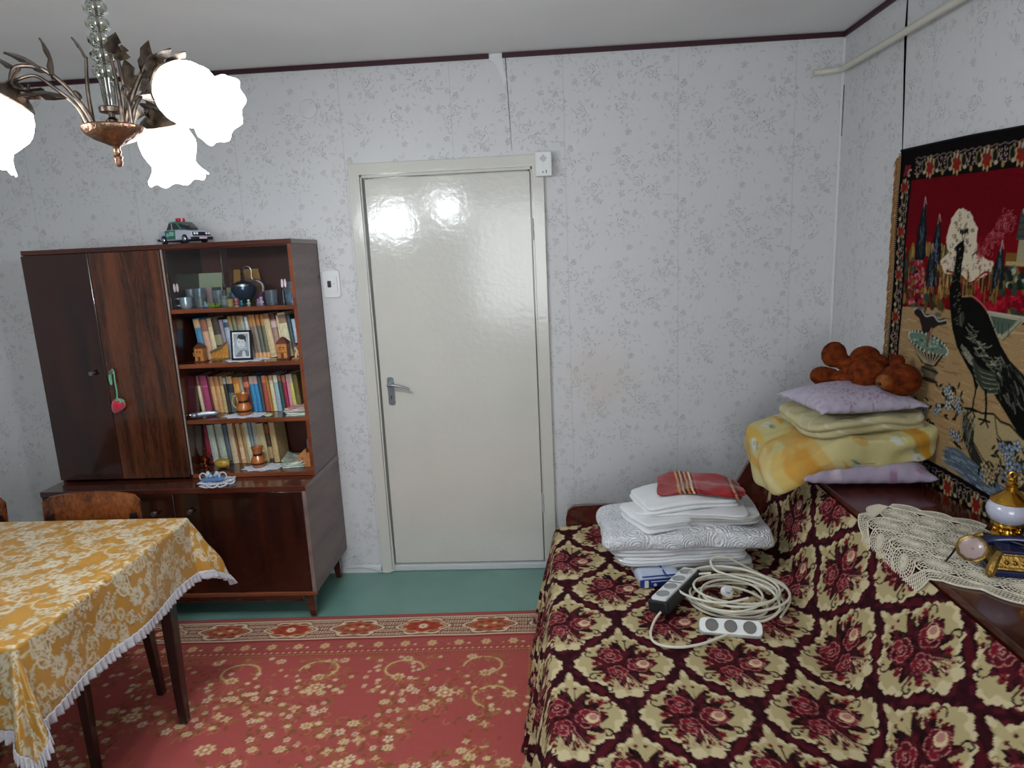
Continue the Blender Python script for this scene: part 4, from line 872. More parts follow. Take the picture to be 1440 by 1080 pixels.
# dark teapot with arched handle
t = thing('dark_teapot', 'dark blue rounded teapot with silver rim under an arched handle', 'teapot', (-.572, -.19, Z4 + .0004))
bm = B(); lathe(bm, [(0, 0), (.022, 0), (.02, .006), (.012, .012), (.03, .022), (.052, .045), (.060, .072), (.056, .092), (.052, .096), (0, .097)], 32); obj('body', bm, M('dark_blue_lustre', '#34425c', .12, .5, coat=.6), t)
bm = B(); lathe(bm, [(.0575, .085), (.0595, .088), (.057, .098), (.053, .099)], 32, caps=False); obj('rim', bm, m_steel, t)
bm = B(); lathe(bm, [(.05, .097), (.03, .108), (.012, .113), (.007, .122), (.010, .128), (.006, .136), (.0095, .144), (.005, .152), (.009, .165), (0, .172)], 20); obj('lid', bm, M('smoked_lid', '#4a4048', .15, .5), t)
bm = B(); tube(bm, [(.0, 0, .16), (.016, 0, .178), (.036, 0, .176), (.046, 0, .160), (.044, 0, .13), (.054, 0, .108)], .0024, 7, sub=4); obj('arched_handle', bm, m_steel, t)
bm = B(); tube(bm, [(.010, .0, .118), (.038, 0, .112), (.072, 0, .108), (.092, 0, .092), (.094, 0, .068), (.084, 0, .050)], [.006, .008, .010, .009, .008, .007], 8, sub=4); obj('spout', bm, M('braided_metal', '#8a7c80', .3, .7, bump=.6, bscale=200), t)

# ------------------------------------------------------------------ toy police car on top
t = thing('toy_car', 'toy white and green police car with a red roof light on top of the cabinet', 'toy', (-.795, -.250, 1.7672), math.radians(-28)); t.scale = (1.17,) * 3
m_cw = M('toy_white', '#b4b8c8', .25, coat=.5); m_cg = M('toy_green', '#2f6a58', .3, coat=.4); m_tw = M('toy_window', '#161c20', .12, coat=.6)
bm = B(); prof = [(-.105, .022), (-.108, .040), (-.100, .050), (-.060, .053), (-.045, .055), (.03, .054), (.090, .049), (.108, .044), (.110, .024), (.095, .014), (-.09, .014)]
prism(bm, prof, -.042, .042, 'y', .005, seg=3); bd = obj('body', bm, m_cw, t)
bm = B(); prism(bm, [(-.062, .052), (-.036, .082), (-.025, .086), (.004, .086), (.012, .082), (.046, .052)], -.036, .036, 'y', .004, seg=3); cabn = obj('cabin', bm, m_cg, t)
bm = B()
t2 = B(); vs = [t2.verts.new(p) for p in ((.0165, -.031, .080), (.0165, .031, .080), (.0455, .034, .055), (.0455, -.034, .055))]; t2.faces.new(vs); merge(bm, t2)
bmesh.ops.translate(bm, vec=(.0012, 0, .0012), verts=bm.verts[:]); o = obj('windscreen', bm, m_tw, cabn); s_ = o.modifiers.new('s', 'SOLIDIFY'); s_.thickness = .002
bm = B(); prism(bm, [(-.050, .056), (-.034, .078), (-.018, .079), (-.018, .056)], -.0375, .0375, 'y'); prism(bm, [(-.012, .056), (-.012, .079), (.003, .079), (.012, .074), (.030, .056)], -.0375, .0375, 'y'); obj('side_window', bm, m_tw, cabn, smooth=False)
bm = B(); prism(bm, [(-.060, .020), (.006, .018), (.010, .052), (-.056, .053)], -.0432, .0432, 'y'); bdr = obj('green_door_panel', bm, m_cg, bd, smooth=False)
bm = B(); box(bm, -.026, .0, -.0442, -.043, .032, .048, .002); lathe(bm, [(.008, 0), (.008, .0012)], 14, T=Matrix.Translation((-.040, -.0432, .036)) @ Matrix.Rotation(PI / 2, 4, 'X')); obj('door_badge', bm, M('pale_mint', '#7fb0a4', .4), bdr)
for x in (-.068, .066):
    for s in (-1, 1):
        bm = B(); lathe(bm, [(0, 0), (.013, 0), (.0175, .002), (.0175, .010), (.013, .012), (0, .012)], 20, T=Matrix.Translation((x, s * .034 + (.0 if s > 0 else .0), .0175)) @ Matrix.Rotation(-s * PI / 2, 4, 'X')); wh = obj('wheel', bm, M('toy_tyre', '#15151a', .6), t)
        bm = B(); lathe(bm, [(0, 0), (.010, 0), (.008, .003), (.003, .0035), (0, .004)], 16, T=Matrix.Translation((x, s * .0455, .0175)) @ Matrix.Rotation(-s * PI / 2, 4, 'X')); obj('hub_cap', bm, m_steel, wh)
bm = B(); box(bm, .106, .1125, -.038, .038, .027, .042, .002); gr = obj('grille', bm, M('toy_grille', '#2c2c34', .3, .5), t)
for y in (-.031, -.020, .020, .031): bm = B(); lathe(bm, [(.0048, 0), (.004, .002), (0, .003)], 12, T=Matrix.Translation((.112, y, .036)) @ Matrix.Rotation(PI / 2, 4, 'Y')); obj('headlamp', bm, M('lamp_glass', '#dfe6ee', .1, coat=.6), gr)
bm = B(); box(bm, .103, .118, -.044, .044, .012, .024, .003, 2); obj('front_bumper', bm, M('toy_black', '#1a1a20', .35), t)
bm = B(); box(bm, .1175, .1195, -.016, .016, .0155, .0225, .0005); obj('number_plate', bm, M('toy_plate', '#c8b8c4', .5), t)
bm = B(); box(bm, -.112, -.100, -.044, .044, .014, .024, .003, 2); obj('rear_bumper', bm, M('toy_black', '#1a1a20', .35), t)
bm = B(); box(bm, -.022, -.002, -.016, .016, .086, .100, .004, 3); rl = obj('roof_light', bm, M('toy_red', '#b01c30', .15, coat=.6), t)
bm = B(); box(bm, -.0225, -.0015, -.004, .004, .0862, .1004, .001); obj('light_divider', bm, M('toy_pale_pink', '#d8b0b8', .2), rl)
bm = B(); tube(bm, [(.088, -.03, .047), (.089, -.031, .062)], .0012, 6); ellipsoid(bm, (.089, -.031, .066), (.004, .003, .0035), 8); obj('mirror', bm, m_dark, t)
bm = B(); box(bm, -.085, .09, -.034, .034, .010, .016); obj('chassis', bm, m_dark, t, smooth=False)

# ------------------------------------------------------------------ felt strawberry on the door knob
t = thing('strawberry_charm', 'red stuffed strawberry hanging by a green loop from the cabinet knob', 'charm', (-1.150, -.392, 1.203))
m_fg = M('mint_felt', '#6fb48c', .85, sheen=.3); m_fr = M('red_plush', '#b81c34', .8, 0, '#c43048', 80, sheen=.4, bump=.3)
Tb = Matrix.Translation((.006, -.004, -.162)) @ Matrix.Rotation(.62, 4, 'Y') @ Matrix.Rotation(0, 4, 'X')
bm = B(); lathe(bm, [(0, -.034), (.006, -.032), (.016, -.02), (.025, -.002), (.029, .014), (.026, .026), (.016, .033), (0, .035)], 28, T=Tb); obj('berry', bm, m_fr, t)
bm = B()
for k in range(6):
    a = k * PI / 3; c, n = math.cos(a), math.sin(a); f = [(0, 0, .036), (.010 * c - .007 * n, .010 * n + .007 * c, .0375), (.024 * c, .024 * n, .032), (.010 * c + .007 * n, .010 * n - .007 * c, .0375)]
    v = [bm.verts.new(Tb @ Vector(q)) for q in f]; bm.faces.new(v)
o = obj('leaves', bm, m_fg, t); s_ = o.modifiers.new('s', 'SOLIDIFY'); s_.thickness = .0025; s_.offset = 1
bm = B(); tube(bm, [(-.010, .002, -.006), (-.013, 0, -.03), (-.008, -.002, -.056), (-.005, 0, -.05), (-.004, 0, -.02), (0, .006, .013), (.011, .002, .002), (.011, 0, -.04), (.013, -.002, -.10), (.006, -.003, -.136)], [.0035, .0035], 7, sub=4, flat=.6); obj('loop', bm, m_fg, t)
# ================================================================== DINING TABLE, CLOTH, CHAIRS
TX0, TX1, TY0, TY1, TZ = -1.72, -.487, -1.90, -1.085, .762
t = thing('dining_table', 'dark wooden dining table under the gold brocade cloth', 'table', ((TX0 + TX1) / 2, (TY0 + TY1) / 2, 0))
mx_, my_ = t.location.x, t.location.y
bm = B(); box(bm, TX0 - mx_, TX1 - mx_, TY0 - my_, TY1 - my_, TZ - .026, TZ - .003, .003); obj('tabletop', bm, w_sofa, t)
bm = B()
for y in (TY0 + .06, TY1 - .06): box(bm, TX0 + .08 - mx_, TX1 - .08 - mx_, y - .011 - my_, y + .011 - my_, TZ - .115, TZ - .026)
for x in (TX0 + .07, TX1 - .06): box(bm, x - .011 - mx_, x + .011 - mx_, TY0 + .07 - my_, TY1 - .07 - my_, TZ - .115, TZ - .026)
obj('apron', bm, w_leg, t, smooth=False)
def taper(bm, top, bot, rt, rb):
    A = [bm.verts.new((top[0] + s * rt, top[1] + q * rt, top[2])) for s, q in ((-1, -1), (1, -1), (1, 1), (-1, 1))]
    C = [bm.verts.new((bot[0] + s * rb, bot[1] + q * rb, bot[2])) for s, q in ((-1, -1), (1, -1), (1, 1), (-1, 1))]
    bm.faces.new(A); bm.faces.new(C[::-1])
    for i in range(4): bm.faces.new((A[i], C[i], C[(i + 1) % 4], A[(i + 1) % 4]))
for x in (TX0 + .07, TX1 - .062):
    for y in (TY0 + .065, TY1 - .085):
        bm = B(); sx = 1 if x > mx_ else -1; sy = 1 if y > my_ else -1
        taper(bm, (x - mx_, y - my_, TZ - .026), (x - mx_ + sx * .02, y - my_ - sy * .035, .0105), .026, .0155)
        bmesh.ops.bevel(bm, geom=bm.edges[:], offset=.003, segments=1, affect='EDGES'); obj('leg', bm, w_leg, t, smooth=False)

# damask tile
dm = Cv(0, 0, .34, .34, 900, '#a67622', True)
def damask(cv):
    pale, pale2, dk = '#bdb29a', '#b0a484', '#7c561a'
    rs = random.Random(11)
    def motif(x, y, s, hand):
        cv.flower(x, y, .032 * s, dk, dk, 6, .2); cv.flower(x, y, .029 * s, pale, '#a67622', 6, .2, pale2)
        cv.ell(x, y, .009 * s, .009 * s, dk); cv.ell(x, y, .006 * s, .006 * s, pale)
        for k in range(3):
            a = k * 2.1 + hand * .5; px_, py_ = x + .052 * s * math.cos(a), y + .052 * s * math.sin(a)
            cv.leaf(px_, py_, .045 * s, .026 * s, a + .7 * hand, dk); cv.leaf(px_, py_, .042 * s, .020 * s, a + .7 * hand, pale, dk)
            cv.leaf(px_, py_, .036 * s, .022 * s, a - .9 * hand, pale2, dk)
        cv.spiral(x + .06 * s * hand, y - .045 * s, .034 * s, .4, 1.15, .0095 * s, dk, hand); cv.spiral(x + .06 * s * hand, y - .045 * s, .034 * s, .4, 1.15, .007 * s, pale, hand)
        cv.spiral(x - .062 * s * hand, y + .05 * s, .030 * s, 3.4, 1.1, .0085 * s, pale, hand)
        cv.line([(x - .03 * s, y - .03 * s), (x - .06 * s, y - .062 * s), (x - .045 * s, y - .10 * s), (x + .005 * s, y - .112 * s)], .006 * s, pale, sub=5)
        cv.line([(x + .03 * s, y + .03 * s), (x + .07 * s, y + .055 * s), (x + .065 * s, y + .1 * s), (x + .02 * s, y + .115 * s)], .006 * s, pale, sub=5)
    motif(.085, .085, 1, 1); motif(.255, .255, 1, -1); motif(.255, .085, .62, 1); motif(.085, .255, .62, -1)
    for x, y in ((.17, .03), (.0, .17), (.17, .20), (.33, .0), (.15, .33), (.31, .17)):
        cv.flower(x, y, .016, pale, dk, 5, x * 20); cv.leaf(x + .014, y + .006, .024, .012, .5, pale2); cv.leaf(x - .012, y - .008, .022, .011, 3.6, pale2)
    for _ in range(105):
        x, y, a = rs.random() * .34, rs.random() * .34, rs.random() * 6
        cv.leaf(x, y, .030, .014, a, rs.choice((pale, pale2)), dk)
        if _ % 3 == 0: cv.spiral(x, y, .022, a, 1.0, .006, pale, 1)
damask(dm)
# cloth laid over the table: distance along the cloth beyond the edge becomes drop, corners flare into cones
OV = .225
def drape(a, b, extra=0.0):
    """a,b: position on the flat cloth (metres, table-plan coordinates)"""
    qx, qy = min(max(a, TX0), TX1), min(max(b, TY0), TY1); dx, dy = a - qx, b - qy; L_ = math.hypot(dx, dy)
    r = .012
    if L_ < 1e-6: return Vector((a, b, TZ + .001 * nz(a, b, 0, 6)))
    ux, uy = dx / L_, dy / L_; corner = 2 * abs(ux * uy)
    if L_ < r * PI / 2: out = r * math.sin(L_ / r); dn = r * (1 - math.cos(L_ / r)); base = 0
    else: out = r; dn = r + (L_ - r * PI / 2)
    s = max(0, L_ - .02)
    flare = s * (.045 + .30 * corner ** .8)
    wav = .011 * math.sin((a if abs(dy) > abs(dx) else b) * 13 + 1.3) * min(s / .15, 1) + .006 * nz(a, b, 2, 9) * min(s / .1, 1)
    ang = math.atan2(uy, ux)
    if corner > .02: wav += .020 * math.cos(ang * 4 * 2 + PI) * corner * min(s / .15, 1) * 0 + .016 * math.sin(ang * 10) * corner * min(s / .2, 1)
    out += flare + wav * (1 if s > 0 else 0); dn = dn * (1 - .06 * corner) 
    out = max(out, .004)
    return Vector((qx + ux * out, qy + uy * out, TZ - dn))
def cloth_ax(lo, hi, c0, step=.0052, coarse=None):
    v = list(np.arange(lo - OV, hi + OV + 1e-6, step)); v[-1] = hi + OV; return np.array(v)
ax_ = cloth_ax(-1.32, TX1, 0); ax_ = ax_[ax_ > -1.32]; ax_ = np.concatenate([np.arange(TX0 - OV, -1.325, .03), ax_]); bx_ = cloth_ax(TY0, TY1, 0)
P = np.array([[drape(a, b) for b in bx_] for a in ax_]); AA, BB = np.meshgrid(ax_, bx_, indexing='ij')
cl = thing('tablecloth', 'gold brocade tablecloth with white lace trim draped over the dining table', 'tablecloth', (0, 0, 0))
o = sheet('cloth', P, dm.get(AA * .96 + BB * .05, BB), vmat('gold_brocade', .38, .1, .2, 900, spec=.6), cl)
# lace ruffle: follows the hem
hem = []
n = 0
def hempts(step=.0045):
    L = []
    for a in np.arange(-1.4, TX1 + OV, step): L.append((a, TY0 - OV))
    for b in np.arange(TY0 - OV, TY1 + OV, step): L.append((TX1 + OV, b))
    for a in np.arange(TX1 + OV, -1.4, -step): L.append((a, TY1 + OV))
    return L
hp_ = hempts(); P = []
for i, (a, b) in enumerate(hp_):
    rowp = []
    qx, qy = min(max(a, TX0), TX1), min(max(b, TY0), TY1); u = Vector((a - qx, b - qy, 0)).normalized(); tn = Vector((-u.y, u.x, 0))
    for j in range(7):
        f = j / 6; p = drape(a + u.x * (f * .034 - .006), b + u.y * (f * .034 - .006))
        amp = .0015 + .006 * f; p = p + u * (.003 + amp * math.sin(i * 1.25 + 2.2 * math.sin(i * .17))) + Vector((0, 0, -.003 * f * math.sin(i * .9 + 1)))
        rowp.append(p)
    P.append(rowp)
o = sheet('lace_trim', P, None, M('white_lace_trim', '#b9b8bc', .85, 0, '#a8a4ac', 250, sheen=.3, bump=.5, bscale=500), cl)
s_ = o.modifiers.new('s', 'SOLIDIFY'); s_.thickness = .0012

# chairs
def make_chair():
    t_ = thing('dining_chair', 'veneered dining chair tucked under the far side of the table', 'chair', (0, 0, 0))
    bm = B(); box(bm, -.19, .19, -.20, .20, .405, .425, .004, 2); obj('seat_frame', bm, w_leg, t_)
    bm = B(); box(bm, -.185, .185, -.195, .19, .425, .455, .014, 3); obj('seat', bm, M('brown_seat_cloth', '#4a2a20', .9, 0, '#3c2018', 90), t_)
    for s in (-1, 1):
        bm = B(); taper(bm, (s * .172, -.175, .41), (s * .185, -.195, .0105), .018, .011); obj('leg', bm, w_leg, t_, smooth=False)
        bm = B(); taper(bm, (s * .172, .18, .43), (s * .180, .205, .0105), .018, .012); taper(bm, (s * .165, .235, .76), (s * .172, .18, .42), .010, .018); obj('leg', bm, w_leg, t_, smooth=False)
    # curved veneer back board
    n = 17; bm = B(); th = .009
    f = []; bk = []
    for i in range(n):
        a = i / (n - 1) * 2 - 1; x = a * .192; y = .228 + .030 * (1 - a * a)
        zt = .835 - .014 * a * a - (.014 * max(0, abs(a) - .9) / .1); zb = .60 + .008 * a * a
        f.append([(x, y + .02 * (z - .6) / .23 - th, z) for z in (zb, (zb + zt) / 2, zt)]); bk.append([(x, y + .02 * (z - .6) / .23, z) for z in (zb, (zb + zt) / 2, zt)])
    F = [[bm.verts.new(p) for p in r] for r in f]; K = [[bm.verts.new(p) for p in r] for r in bk]
    for i in range(n - 1):
        for j in range(2): bm.faces.new((F[i][j], F[i + 1][j], F[i + 1][j + 1], F[i][j + 1])); bm.faces.new((K[i][j], K[i][j + 1], K[i + 1][j + 1], K[i + 1][j]))
        bm.faces.new((F[i][2], F[i + 1][2], K[i + 1][2], K[i][2])); bm.faces.new((F[i][0], K[i][0], K[i + 1][0], F[i + 1][0]))
    for i in (0, n - 1):
        for j in range(2): bm.faces.new((F[i][j], F[i][j + 1], K[i][j + 1], K[i][j]))
    obj('backrest', bm, w_chair, t_)
    return t_
def dup(r0, loc, rz, label):
    r = r0.copy(); COL.objects.link(r); r.location = loc; r.rotation_euler = (0, 0, rz); r['label'] = label
    for ch in list(r0.children):
        c = ch.copy(); COL.objects.link(c); c.parent = r
    return r
ch = make_chair(); ch.location = (-.893, -1.245, 0); ch['group'] = 'dining chairs behind the table'
ch['label'] = 'veneered dining chair tucked under the far side of the table before the cabinet'
dup(ch, (-1.425, -1.245, 0), .02, 'veneered dining chair behind the table, cut off by the photo edge at the left')

# ================================================================== SOFA
sofa = thing('sofa_bed', 'sofa bed with mahogany end board and storage ledge along the right wall', 'sofa', (1.5, -1.45, 0))
sx, sy = 1.5, -1.45
SB = -.445; SE = -2.46
def O(v): return v
bm = B(); prism(bm, [(.915, .10), (.915, .46), (.925, .500), (.950, .520), (1.0, .5235), (1.52, .5235), (1.60, .535), (1.655, .575), (1.745, .735), (1.765, .757), (1.80, .765), (2.23, .765), (2.23, .10)], SB, SB + .022, 'y', .002)
bmesh.ops.translate(bm, vec=(-sx, -sy, 0), verts=bm.verts[:]); obj('end_board', bm, w_sofa, sofa)
bm = B(); box(bm, .89 - sx, 1.74 - sx, SE - sy, SB - .003 - sy, .08, .24, .004); obj('base', bm, w_leg, sofa)
bm = B(); box(bm, .872 - sx, 1.735 - sx, SE - sy, SB - .003 - sy, .24, .414, .02, 3); obj('seat_mattress', bm, M('ticking', '#7a6a58', .9), sofa)
bm = B(); prism(bm, [(1.79, .26), (1.80, .43), (1.852, .62), (1.872, .725), (1.874, .26)], SE, SB - .003, 'y', .0); bmesh.ops.translate(bm, vec=(-sx, -sy, 0), verts=bm.verts[:]); obj('backrest', bm, M('ticking', '#7a6a58', .9), sofa)
bm = B(); box(bm, 1.878 - sx, 2.228 - sx, SE - sy, SB - .003 - sy, .06, .742); obj('storage_box', bm, w_sofa, sofa, smooth=False)
bm = B(); box(bm, 1.874 - sx, 2.230 - sx, SE - .0 - sy, SB - .004 - sy, .744, .766, .003, 2); obj('box_lid', bm, w_sofa, sofa)
for x in (.93, 2.15):
    for y in (SE + .08, SB - .1): bm = B(); taper(bm, (x - sx, y - sy, .10), (x - sx, y - sy, .0105), .028, .02); obj('leg', bm, w_leg, sofa, smooth=False)

# bedspread tile: half-drop cream medallions with rose bouquets on maroon
TW, THh = .333, .466
bt = Cv(0, 0, TW, THh, 900, '#2e0a12', True)
def medallion(cv, x, y):
    cream, pale, rose, rose2, pink, dk, olive = '#aa9c72', '#c2b48e', '#54101a', '#6e1622', '#a8746c', '#120808', '#332a1c'
    def out(sc, amp, n=26):
        P = []
        for k in range(180):
            a = 2 * PI * k / 180; c, s = math.cos(a), math.sin(a)
            r = 1 / ((abs(c) / .147) ** 1.36 + (abs(s) / (.146 if s > 0 else .152)) ** 1.36) ** (1 / 1.36)
            r *= sc * (1 + amp * abs(math.sin(a * n / 2))) * (1 - .10 * math.exp(-((abs(abs(a - PI) - PI / 2) - .62) / .16) ** 2) - .06 * math.exp(-((min(abs(a), abs(a - PI), abs(a - 2 * PI)) - .28) / .12) ** 2))
            P.append((x + r * c, y + r * s))
        return P
    cv.poly(out(.97, .10, 24), pale); cv.poly(out(.92, .03), cream)
    # top finial, side and foot scrolls
    cv.ell(x, y + .150, .013, .040, cream); cv.ell(x, y + .178, .008, .018, pale)
    for s in (-1, 1):
        cv.spiral(x + s * .092, y - .066, .022, PI / 2 + s * .6, .9, .0055, dk, -s); cv.spiral(x + s * .100, y + .052, .020, -PI / 2, .8, .0045, dk, s)
        cv.spiral(x + s * .048, y - .118, .017, PI / 2, .9, .0045, dk, -s); cv.spiral(x + s * .046, y + .108, .015, -PI / 2, .9, .004, '#8a7444', s)
        cv.ell(x + s * .024, y - .140, .016, .020, pale, rot=s * .4); cv.ell(x + s * .125, y - .028, .012, .014, pale); cv.ell(x + s * .122, y + .028, .012, .012, cream)
        for q in range(4): cv.line([(x + s * (.095 + .008 * q), y + .08 - q * .012), (x + s * (.085 + .008 * q), y + .075 - q * .012)], .002, '#8a7444')
    # bouquet
    cv.ell(x, y, .082, .088, '#220c0e', lobes=11, amp=.24); cv.ell(x - .01, y + .004, .052, .066, '#3a0e16', lobes=7, amp=.3)
    rs = random.Random(5)
    for k in range(26):
        a = rs.random() * 2 * PI; rr = rs.uniform(.035, .098); cv.leaf(x + rr * math.cos(a) * .78, y + rr * math.sin(a) * .95, .030, .013, a + rs.uniform(-.6, .6), rs.choice((olive, dk, rose, '#2e1a14')))
    for k in range(14):
        a = rs.random() * 2 * PI; cv.line([(x + .05 * math.cos(a), y + .06 * math.sin(a)), (x + .088 * math.cos(a + .1), y + .118 * math.sin(a + .1))], .0022, olive)
        cv.ell(x + .09 * math.cos(a + .1), y + .12 * math.sin(a + .1), .006, .005, rose)
    def rose_(px_, py_, r, tint):
        cv.ell(px_, py_, r * 1.06, r, dk, lobes=5, amp=.12); cv.ell(px_, py_, r, r * .94, rose, lobes=5, amp=.12)
        for k in range(5):
            a = k * 1.26 + px_ * 50; cv.ell(px_ + .55 * r * math.cos(a), py_ + .55 * r * math.sin(a), r * .42, r * .36, pink, a + 1.2); cv.ell(px_ + .52 * r * math.cos(a), py_ + .52 * r * math.sin(a), r * .37, r * .31, rose2 if k % 2 else rose, a + 1.2)
        cv.ell(px_, py_ - r * .05, r * .42, r * .40, pink); cv.ell(px_, py_ - .02 * r, r * .36, r * .34, rose); cv.spiral(px_, py_, r * .28, .5, 1.1, r * .10, tint)
    rose_(x - .036, y + .040, .041, pink); rose_(x + .046, y - .004, .041, '#c8b48c'); rose_(x - .022, y - .040, .034, pink)
    cv.ell(x + .058, y - .002, .018, .020, '#cbb68c'); cv.ell(x + .060, y + .002, .012, .012, pink)
    for s, yy in ((-1, .0), (1, .06), (-.7, -.075), (.6, -.075)): cv.flower(x + s * .082, y + yy, .014, rose2, dk, 5, s)
    for k in range(-2, 3): cv.line([(x + k * .004, y - .05), (x + k * .012 + .004, y - .085), (x + k * .018 + .006, y - .112)], .0032, (pink, rose2, '#c9b894', rose2, pink)[k + 2], sub=3)
for k in range(4):
    for s_ in (-1, 1):
        mx1, my1 = (k % 2) * TW / 2 + TW / 4, (k // 2) * THh / 2 + THh / 4; a1 = math.atan2(THh / 2, TW / 2) * s_
        if ((k % 2) + (k // 2)) % 2 == (0 if s_ < 0 else 1): bt.ell(mx1, my1, .070, .017, '#22070c', a1); bt.ell(mx1, my1, .062, .012, '#470e17', a1)
medallion(bt, TW / 2, THh / 2); medallion(bt, 0, 0)
# maroon lattice with dim mottled flowers between medallions
g_ = bt.a; lum = g_.sum(-1); dkm = lum < .50
mot = np.array([[nz(i / 900 * 50, j / 900 * 50, 5) for i in range(bt.W)] for j in range(bt.H)])
g_[dkm & (mot > .22)] = np.array(hexc('#48111b')); g_[dkm & (mot < -.30)] = np.array(hexc('#24080d'))

# spread profile (x, z) sampled by arc length, from the floor hem over the seat, up the backrest to the ledge
def prof_at(y):
    cr = 1.742 + .080 * (y + .7) if y > -2.1 else 1.63
    e = .868 - .034 * min(max((-.47 - y) / .88, 0), 1)
    return [(e - .075, .030), (e - .060, .15), (e - .035, .30), (e - .012, .385), (e, .412), (e + .018, .424), (e + .06, .4265), (1.2, .430), (cr - .16, .4295), (cr - .05, .424), (cr - .012, .424), (cr + .012, .440), (cr + .045, .505), (1.835, .690), (1.860, .732), (1.869, .741)]
def resample(pp, step):
    sp_ = smooth_path([(a, 0, b) for a, b in pp], 5); A = np.array([(p.x, p.z) for p in sp_]); d = np.concatenate([[0], np.cumsum(np.hypot(*np.diff(A, axis=0).T))]); return A, d
ys = np.concatenate([np.arange(SB - .006, -2.42, -.0044), np.arange(-2.42, SE, -.02)])
A0, d0 = resample(prof_at(-1.2), 0); NS = 372; P = np.zeros((NS, len(ys), 3)); U = np.zeros((NS, len(ys)))
for j, y in enumerate(ys):
    A, d = resample(prof_at(y), 0); s = np.linspace(0, d[-1], NS); x = np.interp(s, d, A[:, 0]); z = np.interp(s, d, A[:, 1])
    drop = np.clip((.40 - z) / .37, 0, 1) * (x < 1.2)
    x = x + drop ** 1.1 * (.022 * math.sin(y * 38 + 1.2 * math.sin(y * 9)) + .012 * math.sin(y * 71))
    yy = y + 0 * s
    seat = ((x > .9) & (x < 1.7)); z = z + seat * (.0022 * np.sin(x * 9 + y * 5) + .0018 * np.sin(x * 21 - y * 13))
    P[:, j, 0] = x; P[:, j, 1] = yy; P[:, j, 2] = z; U[:, j] = s
V = np.tile(ys, (NS, 1))
Lflat = d0[-1]
# pattern phase: medallion centre at x=1.054,y=-1.50 -> arc length there
s_c = np.interp(1.054 , A0[np.argsort(A0[:, 0]), 0], d0[np.argsort(A0[:, 0])]) if 0 else None
i6 = np.argmin(np.abs(A0[:, 0] - 1.054) + (A0[:, 1] < .42) * 9); s_c = d0[i6]
Cc = bt.get(U - s_c, V + 1.500)
o = sheet('bedspread', P, Cc, vmat('chenille_spread', .9, 0, .5, 600, spec=.1), None)
tag(o, 'maroon and cream bedspread with rose medallions covering the sofa seat and back', 'bedspread')
# hem fringe
bm = B()
for k, y in enumerate(np.arange(-.46, -2.0, -.009)):
    j = int(np.argmin(np.abs(ys - y))); p = P[0, j]
    tube(bm, [(p[0], p[1], p[2] + .006), (p[0] - .004, p[1] + .002 * math.sin(k), .0115 + .004 * (k % 2))], [.002, .0035], 4)
f_ = obj('fringe', bm, M('mauve_fringe', '#6a4450', .9, 0, '#2c0c14', 90), o); f_['kind'] = 'stuff'

